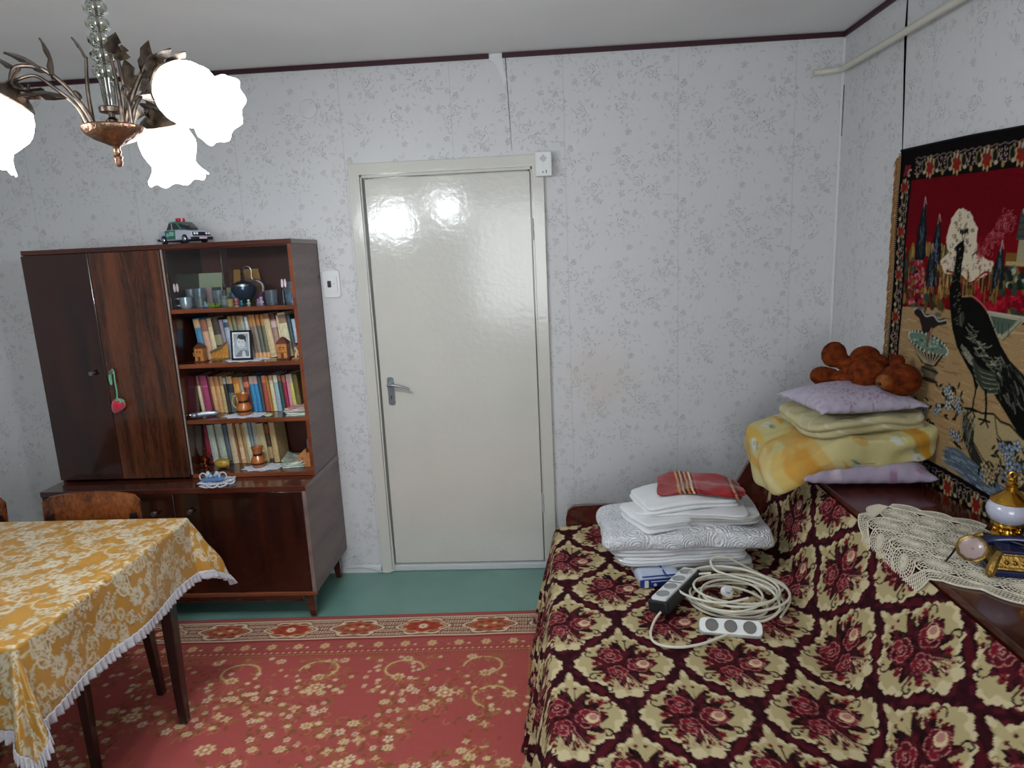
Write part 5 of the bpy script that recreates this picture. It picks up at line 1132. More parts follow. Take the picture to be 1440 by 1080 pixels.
# ================================================================== TAPESTRY
def tapestry():
    s0, s1, z0, z1 = .575, 2.25, .755, 1.978
    tc = Cv(s0, z0, s1 - s0, z1 - z0, 520, '#4a050c')
    E, Pl, Ln = tc.ell, tc.poly, tc.line
    rs = random.Random(21); R = rs.uniform
    # red sky
    Pl([(s0, 1.4), (s1, 1.4), (s1, 1.9), (s0, 1.9)], '#5c0610'); Pl([(s0, 1.42), (s1, 1.42), (s1, 1.66), (s0, 1.66)], '#66080f')
    # ochre ground with grain strokes
    Pl([(s0, z0), (s1, z0), (s1, 1.42), (1.15, 1.40), (.9, 1.41), (s0, 1.385)], '#937853')
    for _ in range(620):
        x, z = R(s0, s1), R(.95, 1.39); Ln([(x, z), (x + R(.02, .07), z + R(-.008, .004))], R(.0015, .004), rs.choice(('#70553a', '#a88e66', '#7c6040', '#b09870')))
    # far garden: hedges and blossoms
    for _ in range(260):
        x = R(.66, 1.6); z = R(1.42, 1.55) if x > 1.1 else R(1.41, 1.62); E(x, z, R(.008, .02), R(.010, .03), rs.choice(('#2c2c1c', '#4a3e20', '#6e5424', '#2a3a30', '#7c5c2c', '#3a1214')))
    for _ in range(150):
        x = R(.86, .98) if rs.random() < .3 else R(.70, 1.0); z = R(1.44, 1.60); Ln([(x, z), (x + R(-.008, .008), z + R(.02, .05))], R(.003, .007), rs.choice(('#7c6034', '#93784a', '#5c441e', '#a0884e')))
    for _ in range(80): x, z = R(.70, .80), R(1.40, 1.58); E(x, z, .010, .008, rs.choice(('#6e1420', '#8a2030', '#a85a60', '#241418', '#3a4a38')))
    # pavilion
    Pl([(1.236, 1.573), (1.36, 1.573), (1.36, 1.61), (1.236, 1.61)], '#6a4a20'); Pl([(1.241, 1.573), (1.40, 1.573), (1.40, 1.585), (1.241, 1.585)], '#9c8a5c')
    Pl([(1.285, 1.585), (1.335, 1.585), (1.33, 1.655), (1.285, 1.655)], '#8a8468'); Pl([(1.272, 1.65), (1.35, 1.65), (1.335, 1.74), (1.285, 1.74)], '#3c423c'); Pl([(1.285, 1.74), (1.335, 1.74), (1.31, 1.79)], '#14181a'); E(1.30, 1.735, .010, .012, '#a09c8c')
    for z in (1.66, 1.68, 1.70, 1.72): Ln([(1.274, z), (1.348, z)], .003, '#23282a')
    for _ in range(60): x, z = R(1.235, 1.42), R(1.50, 1.57); E(x, z, .012, .010, rs.choice(('#2a3a30', '#5c6a54', '#8a947c', '#1a2018')))
    # cypresses
    def cyp(x, zb, zt, w_):
        Pl([(x - w_, zb), (x - w_ * .9, (zb + zt) / 2), (x - w_ * .2, zt), (x + w_ * .2, zt), (x + w_, (zb + zt) / 2 - .02), (x + w_ * .9, zb)], '#15181c')
        for _ in range(40): zz = R(zb, zt - .03); k = (zt - zz) / (zt - zb); Ln([(x + R(-w_, w_) * k * .8, zz), (x + R(-w_, w_) * k * .6, zz + .03)], .0035, rs.choice(('#39434c', '#5a6670', '#222a30', '#14181c')))
        Ln([(x - .004, zt - .02), (x, zt + .014), (x + .010, zt - .012)], .004, '#b08c84')
    cyp(.772, 1.575, 1.785, .034); cyp(.868, 1.56, 1.722, .028); cyp(1.212, 1.50, 1.635, .026); cyp(.845, 1.48, 1.62, .03)
    # white blossom tree and cloud bank
    def blob(pts, col, dk, n, r):
        Pl(pts, col); A = np.array(pts); c = A.mean(0)
        for k in range(len(pts)):
            a, b_ = np.array(pts[k]), np.array(pts[(k + 1) % len(pts)])
            for f in np.arange(0, 1, .16): q = a * (1 - f) + b_ * f; E(q[0], q[1], r * R(.7, 1.3), r * R(.7, 1.3), col)
        for _ in range(n): q = A[rs.randrange(len(A))] * (f := R(.2, 1)) + c * (1 - f); tc.spiral(q[0], q[1], r * .7, R(0, 6), .6, .0022, dk)
    wt = [(0.93, 1.656), (0.950, 1.715), (0.975, 1.742), (1.030, 1.725), (1.070, 1.68), (1.075, 1.619), (1.04, 1.604), (0.981, 1.609), (0.943, 1.62)]
    blob(wt, '#c4b8a0', '#5a4a40', 60, .012); blob([(0.908, 1.572), (0.942, 1.592), (1.085, 1.592), (1.172, 1.574), (1.165, 1.552), (1.075, 1.516), (1.01, 1.539), (0.929, 1.541)], '#c4b8a0', '#6a4a44', 60, .010)
    Ln([(.935, 1.54), (1.01, 1.532), (1.072, 1.508), (1.14, 1.545), (1.172, 1.545)], .006, '#6e0c14', sub=4)
    for _ in range(130):
        f = R(0, 1); x = 1.105 + .13 * f + R(-.03, .03); z = 1.60 + .115 * f + R(-.028, .028); tc.spiral(x, z, .010, R(0, 6), .7, .0025, rs.choice(('#8c4044', '#7a2c34', '#a0605c')))
    # crimson flower bank
    for _ in range(160):
        x = R(1.10, 1.42); z = R(1.425, 1.475) + .025 * math.sin(x * 30); E(x, z, R(.010, .016), R(.008, .014), rs.choice(('#7a0a18', '#8c1020', '#5c0812', '#96182a')), lobes=5, amp=.25)
    for _ in range(26): x, z = R(1.0, 1.24), R(1.46, 1.54); Ln([(x, z - .03), (x, z + .02)], .005, rs.choice(('#7a5a2c', '#3c1c14', '#8c6a34')))
    # balustrade pool at right
    Pl([(1.174, 1.425), (1.36, 1.423), (1.262, 1.349), (1.224, 1.352)], '#9c9680'); Pl([(1.19, 1.412), (1.325, 1.412), (1.258, 1.362), (1.23, 1.364)], '#48564a')
    Ln([(1.174, 1.425), (1.38, 1.425)], .006, '#a8a08c'); Ln([(1.33, 1.42), (1.26, 1.352)], .007, '#8a8a74'); Ln([(1.335, 1.412), (1.262, 1.344)], .002, '#1c1a14')
    for x in (1.215, 1.235, 1.255, 1.285): Ln([(x, 1.36), (x, 1.40)], .003, '#26302a')
    # fountain
    Pl([(.752, 1.39), (.775, 1.402), (.80, 1.398), (.83, 1.380), (.872, 1.384), (.905, 1.368), (.948, 1.378), (.952, 1.358), (.905, 1.346), (.872, 1.330), (.862, 1.285), (.84, 1.262), (.818, 1.27), (.812, 1.325), (.79, 1.36), (.757, 1.372)], '#241c1c')
    Ln([(.752, 1.386), (.775, 1.398), (.80, 1.392), (.83, 1.372), (.872, 1.380), (.905, 1.362), (.948, 1.372)], .006, '#9a9c94', sub=4); E(.79, 1.398, .02, .006, '#4c5a54'); E(.90, 1.385, .02, .008, '#4c5a54')
    Ln([(.87, 1.33), (.858, 1.29), (.852, 1.25)], .012, '#7a5a44'); Ln([(.865, 1.33), (.85, 1.25)], .004, '#a08464')
    E(.853, 1.276, .128, .036, '#16201c', rot=-.12); E(.853, 1.277, .118, .029, '#5a6e60', rot=-.12)
    for k in range(30): a = 2 * PI * k / 30; E(.853 + .122 * math.cos(a) , 1.276 - .12 * .122 * math.cos(a) + .031 * math.sin(a), .0055, .0055, '#a8a898')
    for _ in range(40): a = R(0, 6.28); r = R(.1, .9); E(.853 + .108 * r * math.cos(a), 1.276 + .024 * r * math.sin(a), .006, .004, rs.choice(('#8aa090', '#34463c', '#74887a')))
    Ln([(.853, 1.28), (.858, 1.31)], .018, '#6a4a38')
    Pl([(.755, 1.256), (.80, 1.245), (.86, 1.238), (.93, 1.24), (.958, 1.252), (.915, 1.20), (.87, 1.193), (.83, 1.20)], '#2a241c')
    for k in range(9): a = k / 8; Ln([(.765 + .175 * a, 1.25 - .006 * math.sin(a * 3)), (.845 + .055 * a, 1.204)], .006, '#93856a')
    E(.878, 1.178, .050, .018, '#4a4438'); E(.882, 1.158, .036, .020, '#5c5242'); Ln([(.835, 1.185), (.93, 1.18)], .005, '#181410'); E(.885, 1.145, .048, .008, '#2c241a')
    # peacock
    neck = [(1.000, 1.640), (0.985, 1.632), (0.966, 1.618), (0.983, 1.606), (0.975, 1.528), (0.958, 1.478), (0.961, 1.438), (0.985, 1.348), (1.020, 1.288), (1.075, 1.242), (1.125, 1.205), (1.150, 1.159), (1.165, 1.19), (1.20, 1.16), (1.222, 1.19), (1.25, 1.165), (1.291, 1.137), (1.356, 1.085), (1.42, 1.05), (1.6, .98), (1.6, 1.16), (1.45, 1.20), (1.356, 1.258), (1.296, 1.29), (1.254, 1.327), (1.217, 1.372), (1.182, 1.416), (1.137, 1.444), (1.085, 1.462), (1.030, 1.456), (1.014, 1.521), (1.018, 1.574), (1.024, 1.622), (1.012, 1.645)]
    Pl(neck, '#0c0c0a')
    Ln([(1.03, 1.459), (1.085, 1.466), (1.137, 1.449), (1.182, 1.421), (1.21, 1.385)], .003, '#9a927c', sub=3)
    E(.998, 1.617, .0035, .0035, '#8a8a80'); Ln([(1.012, 1.64), (1.0, 1.668), (.99, 1.672)], .003, '#14120e'); Ln([(1.015, 1.64), (1.018, 1.67)], .003, '#14120e')
    for q in (-.012, 0, .012, .022): E(1.006 + q, 1.672 + abs(q) * .3, .006, .008, '#1a1814')
    for k in range(44): f = R(0, 1); x = .972 + .03 * f + R(-.012, .03); z = 1.60 - .24 * f + R(-.02, .02); Ln([(x, z), (x + .008, z + .004)], .003, rs.choice(('#4e5046', '#30342c', '#6e6e60')))
    def feather(x, z, l, a, col, n=1):
        Ln([(x, z), (x + l * .5 * math.cos(a) , z + l * .5 * math.sin(a) - l * .12), (x + l * math.cos(a), z + l * math.sin(a))], .0045, col, sub=4)
    for k in range(46):
        f = R(0, 1); x = 1.06 + .20 * f + R(-.03, .03); z = 1.345 - .10 * f + R(-.035, .03); feather(x, z, R(.025, .045), R(-.5, .3), rs.choice(('#7a7a68', '#5a5c4c', '#3c4036', '#8e8c78')))
    for k in range(5):
        z = 1.255 - .016 * k; Ln([(1.105 + .01 * k, z + .01), (1.16 + .01 * k, z - .018), (1.235 + .008 * k, z - .020 + .004 * k)], .011, '#2e332a', sub=5); Ln([(1.105 + .01 * k, z + .004), (1.16 + .01 * k, z - .025), (1.235 + .008 * k, z - .027 + .004 * k)], .003, '#84846e', sub=5)
    for k in range(30):
        x = R(1.04, 1.10); z = 1.29 - (x - 1.04) * .55 + R(-.01, .02); feather(x, z, .02, -.5, rs.choice(('#8a8474', '#6a6658')))
    for k in range(150):
        f = R(0, 1); x = 1.24 + .32 * f; z = 1.25 - .16 * f + R(-.06, .06); Ln([(x, z), (x + R(.01, .03), z - R(.01, .035))], .004, rs.choice(('#3a3c34', '#54564a', '#6c6c5c', '#14140f', '#24261e')))
    E(1.035, 1.385, .016, .026, '#32362c', rot=-.2); Ln([(1.028, 1.40), (1.03, 1.37), (1.04, 1.36)], .003, '#6e7464')
    # rock under the feet
    Pl([(1.093, 1.091), (1.141, 1.100), (1.195, 1.098), (1.252, 1.110), (1.288, 1.094), (1.329, 1.094), (1.385, 1.068), (1.60, 1.03), (1.6, .93), (1.255, .955), (1.20, .94), (1.147, .968), (1.137, 1.01), (1.102, 1.045)], '#94835f')
    Ln([(1.093, 1.091), (1.141, 1.100), (1.195, 1.098), (1.252, 1.110), (1.288, 1.094), (1.329, 1.094), (1.385, 1.068), (1.6, 1.03)], .006, '#1a140e')
    Pl([(1.096, 1.08), (1.10, .99), (1.135, .955), (1.17, .92), (1.26, .90), (1.215, .95), (1.165, .99), (1.165, 1.03), (1.13, 1.06)], '#27251f')
    for _ in range(60): x, z = R(1.10, 1.16), R(.95, 1.07); Ln([(x, z), (x + .006, z + .02)], .004, rs.choice(('#4a4a42', '#6c6a5c', '#151410')))
    Ln([(1.093, 1.088), (1.09, 1.04), (1.10, 1.0)], .009, '#75705c')
    Ln([(1.15, 1.17), (1.143, 1.10)], .007, '#0c0a08'); Ln([(1.20, 1.175), (1.212, 1.13), (1.216, 1.085)], .010, '#0c0a08')
    for fx, fz in ((1.143, 1.096), (1.216, 1.080)):
        for dx, dz in ((-.034, -.004), (-.022, -.020), (.018, -.018), (.022, .0)): Ln([(fx, fz), (fx + dx, fz + dz)], .006, '#0c0a08')
    Ln([(1.17, .99), (1.22, .955), (1.26, .94)], .004, '#1a140e'); Ln([(1.26, 1.10), (1.28, 1.05), (1.30, 1.04)], .004, '#1a140e')
    # brook
    Pl([(1.00, .93), (1.08, .945), (1.2, .925), (1.33, .90), (1.6, .86), (1.6, .79), (1.3, .83), (1.15, .85), (1.0, .875)], '#4e5a66')
    for _ in range(170): x, z = R(.98, 1.6), R(.845, .935) - 0; z = z - (x - 1) * .10; Ln([(x, z), (x + R(.02, .05), z - R(.0, .006))], .0028, rs.choice(('#7c8c9c', '#333c46', '#94a2ae', '#5c6874')))
    # pale flower clumps
    def clump(x0, x1, za, zb, n, cols):
        for _ in range(n * 3): x, z = R(x0, x1), R(za, zb); tc.leaf(x, z, .03, .010, R(0, 6), rs.choice(('#14160f', '#26281c', '#1b1a12')))
        for _ in range(n): x, z = R(x0 + .01, x1 - .01), R(za + .01, zb - .01); tc.flower(x, z, R(.014, .020), rs.choice(cols), '#2a2c2a', 5, R(0, 3), '#20242a')
    clump(.93, 1.08, 1.03, 1.15, 11, ('#8a98a4', '#9aa4a4', '#b0b0a4', '#7c8c9a')); clump(1.03, 1.10, .95, 1.0, 4, ('#8c96a0', '#a88c54', '#9c8450'))
    clump(1.27, 1.42, .90, 1.05, 16, ('#7c8a9c', '#8c98a8', '#a8946c', '#6c7a8c')); clump(1.20, 1.30, .88, .95, 6, ('#7c8a9c', '#a8946c', '#b09c74')); clump(.70, .95, .95, 1.08, 10, ('#8a98a4', '#a0a498'))
    clump(1.38, 1.75, .80, 1.0, 20, ('#7c8a9c', '#9a4034', '#a8946c'))
    # borders
    bk = '#0d0a0a'
    Pl([(s0, 1.862), (s1, 1.862), (s1, z1), (s0, z1)], bk); Pl([(s0, z0), (.668, z0), (.668, z1), (s0, z1)], bk); Pl([(s0, z0), (s1, z0), (s1, .85), (s0, .85)], bk)
    def acanth(x, z, k, ver):
        def T(a, b_): return (x + a, z + b_) if not ver else (x + (b_ * .78), z + a)
        kind = k % 4
        if kind in (0,):
            q = T(0, -.006); E(q[0], q[1], .030 if not ver else .026, .036 if not ver else .030, '#9c8862', lobes=9, amp=.16); E(q[0], q[1] - .0, .022, .027, '#7a2018', lobes=7, amp=.16); E(q[0], q[1] + .012, .010, .012, '#5c2a20'); E(q[0], q[1] + .022, .005, .008, '#8aa09c')
        elif kind == 2:
            for s in (-1, 1):
                for b_ in (-.016, .0, .016): q = T(s * .012, b_); tc.spiral(q[0], q[1], .010, R(0, 6), .8, .0035, '#a08a84')
            q = T(0, -.03); E(q[0], q[1], .008, .010, '#8a7440')
        else:
            q = T(0, 0); E(q[0], q[1], .017, .026, '#7c6a4c', lobes=5, amp=.15); E(q[0], q[1], .011, .020, '#141c1a'); q = T(.006, -.022); E(q[0], q[1], .010, .007, '#a8987c')
        q = T(.0, .034); tc.line([(q[0] - .02, q[1] - .006), q, (q[0] + .02, q[1] - .006)] if not ver else [(q[0] - .005, q[1] - .02), q, (q[0] - .005, q[1] + .02)], .0025, '#9a8480', sub=4)
    for k in range(42): acanth(.705 + .038 * k * 1.05, 1.908, k + 2, False)
    for k in range(27): acanth(.625, 1.84 - .041 * k, k, True)
    E(.63, 1.90, .026, .02, '#6a1c24', rot=.6, lobes=4, amp=.2); tc.spiral(.65, 1.885, .018, 1, .8, .006, '#b0a08c')
    for k in range(40): acanth(.70 + .042 * k, .80, k, False)
    # woven grain
    yy, xx = np.mgrid[0:tc.H, 0:tc.W]; tc.a *= (1 + .10 * (RNG.random((tc.H, tc.W)) - .5) + .05 * ((yy // 2) % 2 - .5))[..., None]; tc.a = np.clip(tc.a, 0, 1)
    ss = np.concatenate([np.arange(s0, 1.50, .0040), np.arange(1.50, s1, .012)]); zz = np.linspace(z0, z1, 420)
    SS, ZZ = np.meshgrid(ss, zz, indexing='ij')
    Xw = XR - .010 - .004 * np.sin(SS * 11) * np.clip((z1 - ZZ) / .4, 0, 1) - .002 * np.sin(ZZ * 14 + SS * 5)
    # the top edge sags slightly between its nails
    Zw = ZZ + .0 - .030 * np.clip((SS - s0) / .7, 0, 1.5) * ((ZZ - z0) / (z1 - z0)) ** 2
    t_ = thing('wall_tapestry', 'woven wall tapestry of a dark peacock by a fountain on a red ground', 'tapestry', (0, 0, 0))
    o = sheet('woven_panel', np.stack([Xw, -SS, Zw], -1), tc.get(SS, ZZ), vmat('tapestry_weave', .95, 0, .5, 500, spec=.05), t_)
    s_ = o.modifiers.new('s', 'SOLIDIFY'); s_.thickness = .003; s_.offset = -1
    bm = B(); tube(bm, [(XR - .008, -s0, z1), (XR - .008, -1.0, z1 - .014), (XR - .008, -1.4, z1 - .033), (XR - .008, -s1, z1 - .045)], .004, 6, sub=4); obj('top_binding', bm, M('dark_binding', '#101010', .8), t_)
    bm = B()
    for k in range(150):
        z = z1 - .02 - k * .0080
        if z < z0 + .01: break
        L_ = R(.038, .056); a = R(-.35, -.75)
        for q in range(3):
            yq = -s0 + .0 + L_ * math.cos(a) * (1 - .1 * q); tube(bm, [(XR - .008, -s0 - .004, z + q * .0015), (XR - .010 - .003 * q, -s0 + L_ * .5 * math.cos(a), z + L_ * .4 * math.sin(a)), (XR - .008 - .002 * q, yq, z + L_ * math.sin(a) * (1 + .15 * q))], [.0022, .0012], 4)
    fr = obj('fringe', bm, M('old_gold_fringe', '#8a6238', .8, 0, '#a87c4a', 120), t_); fr['kind'] = 'stuff'
    bm = B()
    for k in range(150): z = z1 - .012 - k * .0080; box(bm, XR - .016, XR - .012, -s0 - .012, -s0 + .002, z - .0016, z + .0016) if z > z0 else None
    fr = obj('edge_stitching', bm, M('pale_stitching', '#8c7a60', .9), t_, smooth=False); fr['kind'] = 'stuff'
tapestry()
# ================================================================== FOLDED LINEN ON THE SEAT
def slab(w_, d_, h_, seed=0, rough=.008, nx=44, ny=34, droop=None, e=3.2, lay=1, wave=.0, sag=0, skew=0, fine=1):
    """soft folded slab: a superellipse cushion split into 'lay' visible folds along its rim"""
    V = []; nr = (5 + 7 * lay) * fine
    ring = 2 * (nx + ny)
    out = []
    for j in range(nr):
        f = j / (nr - 1)                                    # bottom -> top along the rim
        z = h_ * f
        ph = f * lay; fr = ph - math.floor(ph) if f < 1 else 1.0
        bulge = math.sqrt(max(0, 1 - (2 * fr - 1) ** 2)) if lay > 1 else math.sqrt(max(0, 1 - (2 * f - 1) ** 2))
        k = math.floor(min(ph, lay - .001))
        off = .006 * math.sin(seed * 3.1 + k * 2.3)
        inset = (1 - bulge) * min(h_ / lay * .55, .016)
        row_ = []
        for i in range(ring):
            a = 2 * PI * i / ring; c, s = math.cos(a), math.sin(a)
            r = 1 / ((abs(c)) ** (e * 2.4) + (abs(s)) ** (e * 2.4)) ** (1 / (e * 2.4))
            x = (w_ / 2 - inset + off) * c * r; y = (d_ / 2 - inset + off * .6) * s * r
            nn = nz(x, y, seed + z * 1.6, 9); x += c * nn * rough * 1.6; y += s * nn * rough * 1.6
            row_.append((x + skew * f, y, z + wave * nz(x * 1.0, y * 1.0, seed, 7) * f))
        out.append(row_)
    bm = B(); R_ = [[bm.verts.new(p) for p in r] for r in out]
    for a, b_ in zip(R_, R_[1:]):
        for i in range(ring): bm.faces.new((a[i], a[(i + 1) % ring], b_[(i + 1) % ring], b_[i]))
    prev = R_[-1]
    for s in ((.93, .8, .62, .42, .2) if fine == 1 else np.linspace(.975, .06, 30)):
        cur = []
        for i, p in enumerate(out[-1]):
            x, y = p[0] * s, p[1] * s; cur.append(bm.verts.new((x, y, h_ + .004 * (1 - s) + wave * nz(x, y, seed, 7) + rough * .35 * nz(x, y, seed + 5, 22))))
        for i in range(ring): bm.faces.new((prev[i], prev[(i + 1) % ring], cur[(i + 1) % ring], cur[i]))
        prev = cur
    bm.faces.new(prev); bm.faces.new(R_[0][::-1])
    if sag or droop:
        for v in bm.verts:
            if droop:
                x0, k = droop
                if (v.co.x - x0) * (1 if k > 0 else -1) > 0: v.co.z -= abs(k) * abs(v.co.x - x0) ** 1.4 * 3
            v.co.z -= sag * ((v.co.x / w_ * 2) ** 2)
    return bm
def folded(name, loc, rz, w_, d_, h_, mat, label, cat='linen', group=None, tilt=(0, 0), **kw):
    o = obj(name, slab(w_, d_, h_, **kw), mat, ang=75); o.location = loc; o.rotation_euler = (tilt[0], tilt[1], rz)
    return tag(o, label, cat, group)
m_ln = [M('white_linen_%d' % k, c, .85, 0, c2, 8, sheen=.25, bump=.35, bscale=b_) for k, (c, c2, b_) in enumerate((('#c8c8ca', '#bcbcbe', 26), ('#d2d4d6', '#c8cacc', 20), ('#bcbcb8', '#aeaeac', 30), ('#d8dadc', '#ced0d2', 18)))]
def lacemat():
    m = bpy.data.materials.new('white_crochet_spread'); nt, p = nodes_of(m); N, L = nt.nodes, nt.links
    tc = N.new('ShaderNodeTexCoord'); v = N.new('ShaderNodeTexVoronoi'); v.inputs['Scale'].default_value = 13; v.inputs['Randomness'].default_value = .35; L.new(tc.outputs['Object'], v.inputs['Vector'])
    w_ = N.new('ShaderNodeMath'); w_.operation = 'MULTIPLY'; w_.inputs[1].default_value = 60; L.new(v.outputs['Distance'], w_.inputs[0]); s = N.new('ShaderNodeMath'); s.operation = 'SINE'; L.new(w_.outputs[0], s.inputs[0])
    n = N.new('ShaderNodeTexVoronoi'); n.inputs['Scale'].default_value = 110; L.new(tc.outputs['Object'], n.inputs['Vector'])
    a = N.new('ShaderNodeMath'); a.operation = 'ADD'; L.new(s.outputs[0], a.inputs[0]); L.new(n.outputs['Distance'], a.inputs[1])
    b_ = N.new('ShaderNodeBump'); b_.inputs['Strength'].default_value = .55; b_.inputs['Distance'].default_value = .004; L.new(a.outputs[0], b_.inputs['Height']); L.new(b_.outputs[0], p.inputs['Normal'])
    rp = N.new('ShaderNodeValToRGB'); rp.color_ramp.elements[0].color = lc('#a8aaae'); rp.color_ramp.elements[1].color = lc('#d0d2d6'); rp.color_ramp.elements[0].position = .1; rp.color_ramp.elements[1].position = .5; L.new(n.outputs['Distance'], rp.inputs[0]); L.new(rp.outputs[0], p.inputs['Base Color']); p.inputs['Roughness'].default_value = .9
    return m
m_crochet = lacemat()
LX, LY, LZ = 1.37, -.775, .432
folded('folded_blanket', (LX + .01, LY - .005, LZ), .06, .47, .34, .048, m_ln[2], 'grey white folded blanket at the bottom of the linen stack', lay=2, seed=1, sag=.003)
folded('folded_sheet', (LX - .035, LY, LZ + .048), .10, .50, .36, .030, m_ln[1], 'white folded sheet second from the bottom of the linen stack', lay=3, seed=2, sag=.004, wave=.004)
folded('folded_sheet', (LX - .04, LY + .01, LZ + .078), .05, .53, .36, .028, m_ln[0], 'white folded sheet just below the crochet bedspread', lay=2, seed=3, sag=.004, wave=.004)
folded('folded_crochet_spread', (LX + .0, LY + .0, LZ + .106), .03, .655, .37, .062, m_crochet, 'thick folded white crochet bedspread in the middle of the linen stack', 'bedspread', lay=1, seed=4, sag=.014, wave=.014, rough=.014)
folded('folded_tablecloth', (LX + .105, LY + .03, LZ + .168), -.03, .36, .27, .036, m_ln[2], 'grey white folded cloth at the right above the crochet bedspread', lay=3, seed=5, wave=.006)
folded('folded_pillowcase', (LX + .03, LY + .02, LZ + .204), -.10, .42, .28, .022, m_ln[1], 'white folded cloth under the top sheet of the linen stack', lay=2, seed=6, sag=.012, wave=.006)
folded('folded_sheet', (LX + .01, LY + .035, LZ + .226), .22, .38, .25, .030, m_ln[3], 'bright white folded sheet topmost under the red towel', lay=2, seed=7, sag=.012, wave=.012)
o = folded('folded_cloth', (LX - .11, LY - .04, LZ + .170), .35, .20, .24, .036, m_ln[3], 'small white cloth with loose folds at the left of the linen stack', lay=3, seed=9, wave=.012, sag=.006)
# red towel with stripes
tw = Cv(-.2, -.15, .4, .3, 700, '#8c0f16')
tw.poly([(-.2, -.15), (.2, -.15), (.2, -.118), (-.2, -.118)], '#5c0a10')
for k, c in enumerate(('#c8a050', '#5a1014', '#c8b890', '#2a1818', '#c8a050', '#6a1016', '#d8c8a0', '#2a1414', '#b03028')): tw.poly([(-.085 + .009 * k, -.15), (-.079 + .009 * k, -.15), (-.079 + .009 * k, .15), (-.085 + .009 * k, .15)], c)
for k, c in enumerate(('#24181a', '#b89060', '#24181a')): tw.poly([(.115 + .012 * k, -.15), (.121 + .012 * k, -.15), (.121 + .012 * k, .15), (.115 + .012 * k, .15)], c)
bm = slab(.32, .20, .016, seed=12, rough=.010, lay=2, wave=.045, nx=90, ny=60, sag=.016, e=7, fine=2)
bmesh.ops.recalc_face_normals(bm, faces=bm.faces[:])
me = bpy.data.meshes.new('red_towel')
for f in bm.faces: f.smooth = True
bm.to_mesh(me); bm.free(); at = me.color_attributes.new('pattern', 'FLOAT_COLOR', 'POINT')
co = np.array([v.co[:] for v in me.vertices]); C4 = np.ones((len(co), 4)); C4[:, :3] = tw.get(co[:, 0] + co[:, 2] * .5, co[:, 1] - co[:, 2]); at.data.foreach_set('color', C4.astype(np.float32).reshape(-1))
o = link('red_towel', me, None, vmat('terry_red', .9, .3, .5, 300)); o.location = (LX + .085, LY + .055, LZ + .268); o.rotation_euler = (.0, .05, -.12); tag(o, 'crumpled red cloth with cream and dark stripes on top of the white linen', 'towel')
# blue and white wet wipes pack
t = thing('wipes_pack', 'blue and white plastic packet on the sofa seat under the linen stack', 'packet', (1.245, -.985, .432), .15)
bm = slab(.175, .11, .040, seed=14, rough=.004, lay=1, wave=.004); obj('wrapper', bm, M('foil_white_blue', '#b4bccc', .3, 0, '#a4b4cc', 10, coat=.3, bump=.3, bscale=18), t, ang=80)
bm = B(); box(bm, -.086, .080, -.0595, -.054, .004, .036, .002); bw = obj('blue_band', bm, M('packet_blue', '#1c3480', .3, coat=.3), t)
bm = B(); box(bm, -.07, -.055, -.0605, -.059, .006, .033, .002); box(bm, -.045, .07, -.0605, -.059, .026, .029); lathe(bm, [(.006, 0), (.006, .001)], 14, T=Matrix.Translation((-.03, -.0597, .014)) @ Matrix.Rotation(PI / 2, 4, 'X')); lathe(bm, [(.0045, 0), (.0045, .001)], 14, T=Matrix.Translation((.045, -.0597, .014)) @ Matrix.Rotation(PI / 2, 4, 'X')); obj('white_print', bm, m_white, bw, smooth=False)
bm = B(); box(bm, .012, .02, -.05, .05, .0385, .0425, .001); box(bm, -.075, .07, -.046, -.042, .0385, .0425, .001); obj('blue_stripe', bm, M('packet_blue', '#1c3480', .3, coat=.3), t)

# ================================================================== EXTENSION LEADS
m_cord = M('ivory_cord', '#cdc9b8', .45)
def socket_faces(par, xs, ztop, r, ring):
    for x in xs:
        bm = B(); lathe(bm, [(r, .0), (r, .0012), (r * .86, .0012), (r * .82, -.004), (0, -.004)], 22, (x, 0, ztop)); s_ = obj('socket', bm, ring, par)
        bm = B(); 
        for q in (-1, 1): lathe(bm, [(.0024, 0), (.0024, .0008)], 8, (x + q * .0065, 0, ztop - .0038))
        obj('pin_hole', bm, m_dark, s_, smooth=False)
SZ = .434
# black and white four-way block, propped on its edge
t = thing('power_strip', 'black and white four socket power strip lying beside the blue packet', 'power strip', (1.285, -1.135, SZ + .016), 0); t.scale = (1.12, 1.2, 1.15); t.rotation_euler = (math.radians(-8), 0, math.radians(55))
bm = B(); prism(bm, rrect(.262, .064, .012), 0, .036, 'z', .006, T=Matrix()); obj('casing', bm, M('black_plastic', '#14161a', .4), t)
bm = B(); prism(bm, rrect(.236, .046, .006), .034, .043, 'z', .002); fp = obj('white_face', bm, m_white, t)
socket_faces(fp, (-.085, -.030, .030, .085), .0432, .0195, M('socket_grey', '#8c8f90', .4))
bm = B(); box(bm, -.002, .002, -.022, .022, .0425, .0437); obj('divider', bm, m_dark, fp, smooth=False)
bm = B()
x0, y0 = 1.19, -1.235
tube(bm, [(1.222, -1.245, SZ + .030), (1.185, -1.29, SZ + .014), (1.16, -1.36, SZ + .006), (1.17, -1.41, SZ + .005), (1.225, -1.432, SZ + .005), (1.30, -1.42, SZ + .005), (1.37, -1.385, SZ + .006), (1.42, -1.355, SZ + .008)], .0044, 8, sub=6)
c_ = obj('cord', bm, m_cord, t); c_.matrix_parent_inverse = (Matrix.Translation(t.location) @ t.rotation_euler.to_matrix().to_4x4() @ Matrix.Diagonal((*t.scale, 1))).inverted()
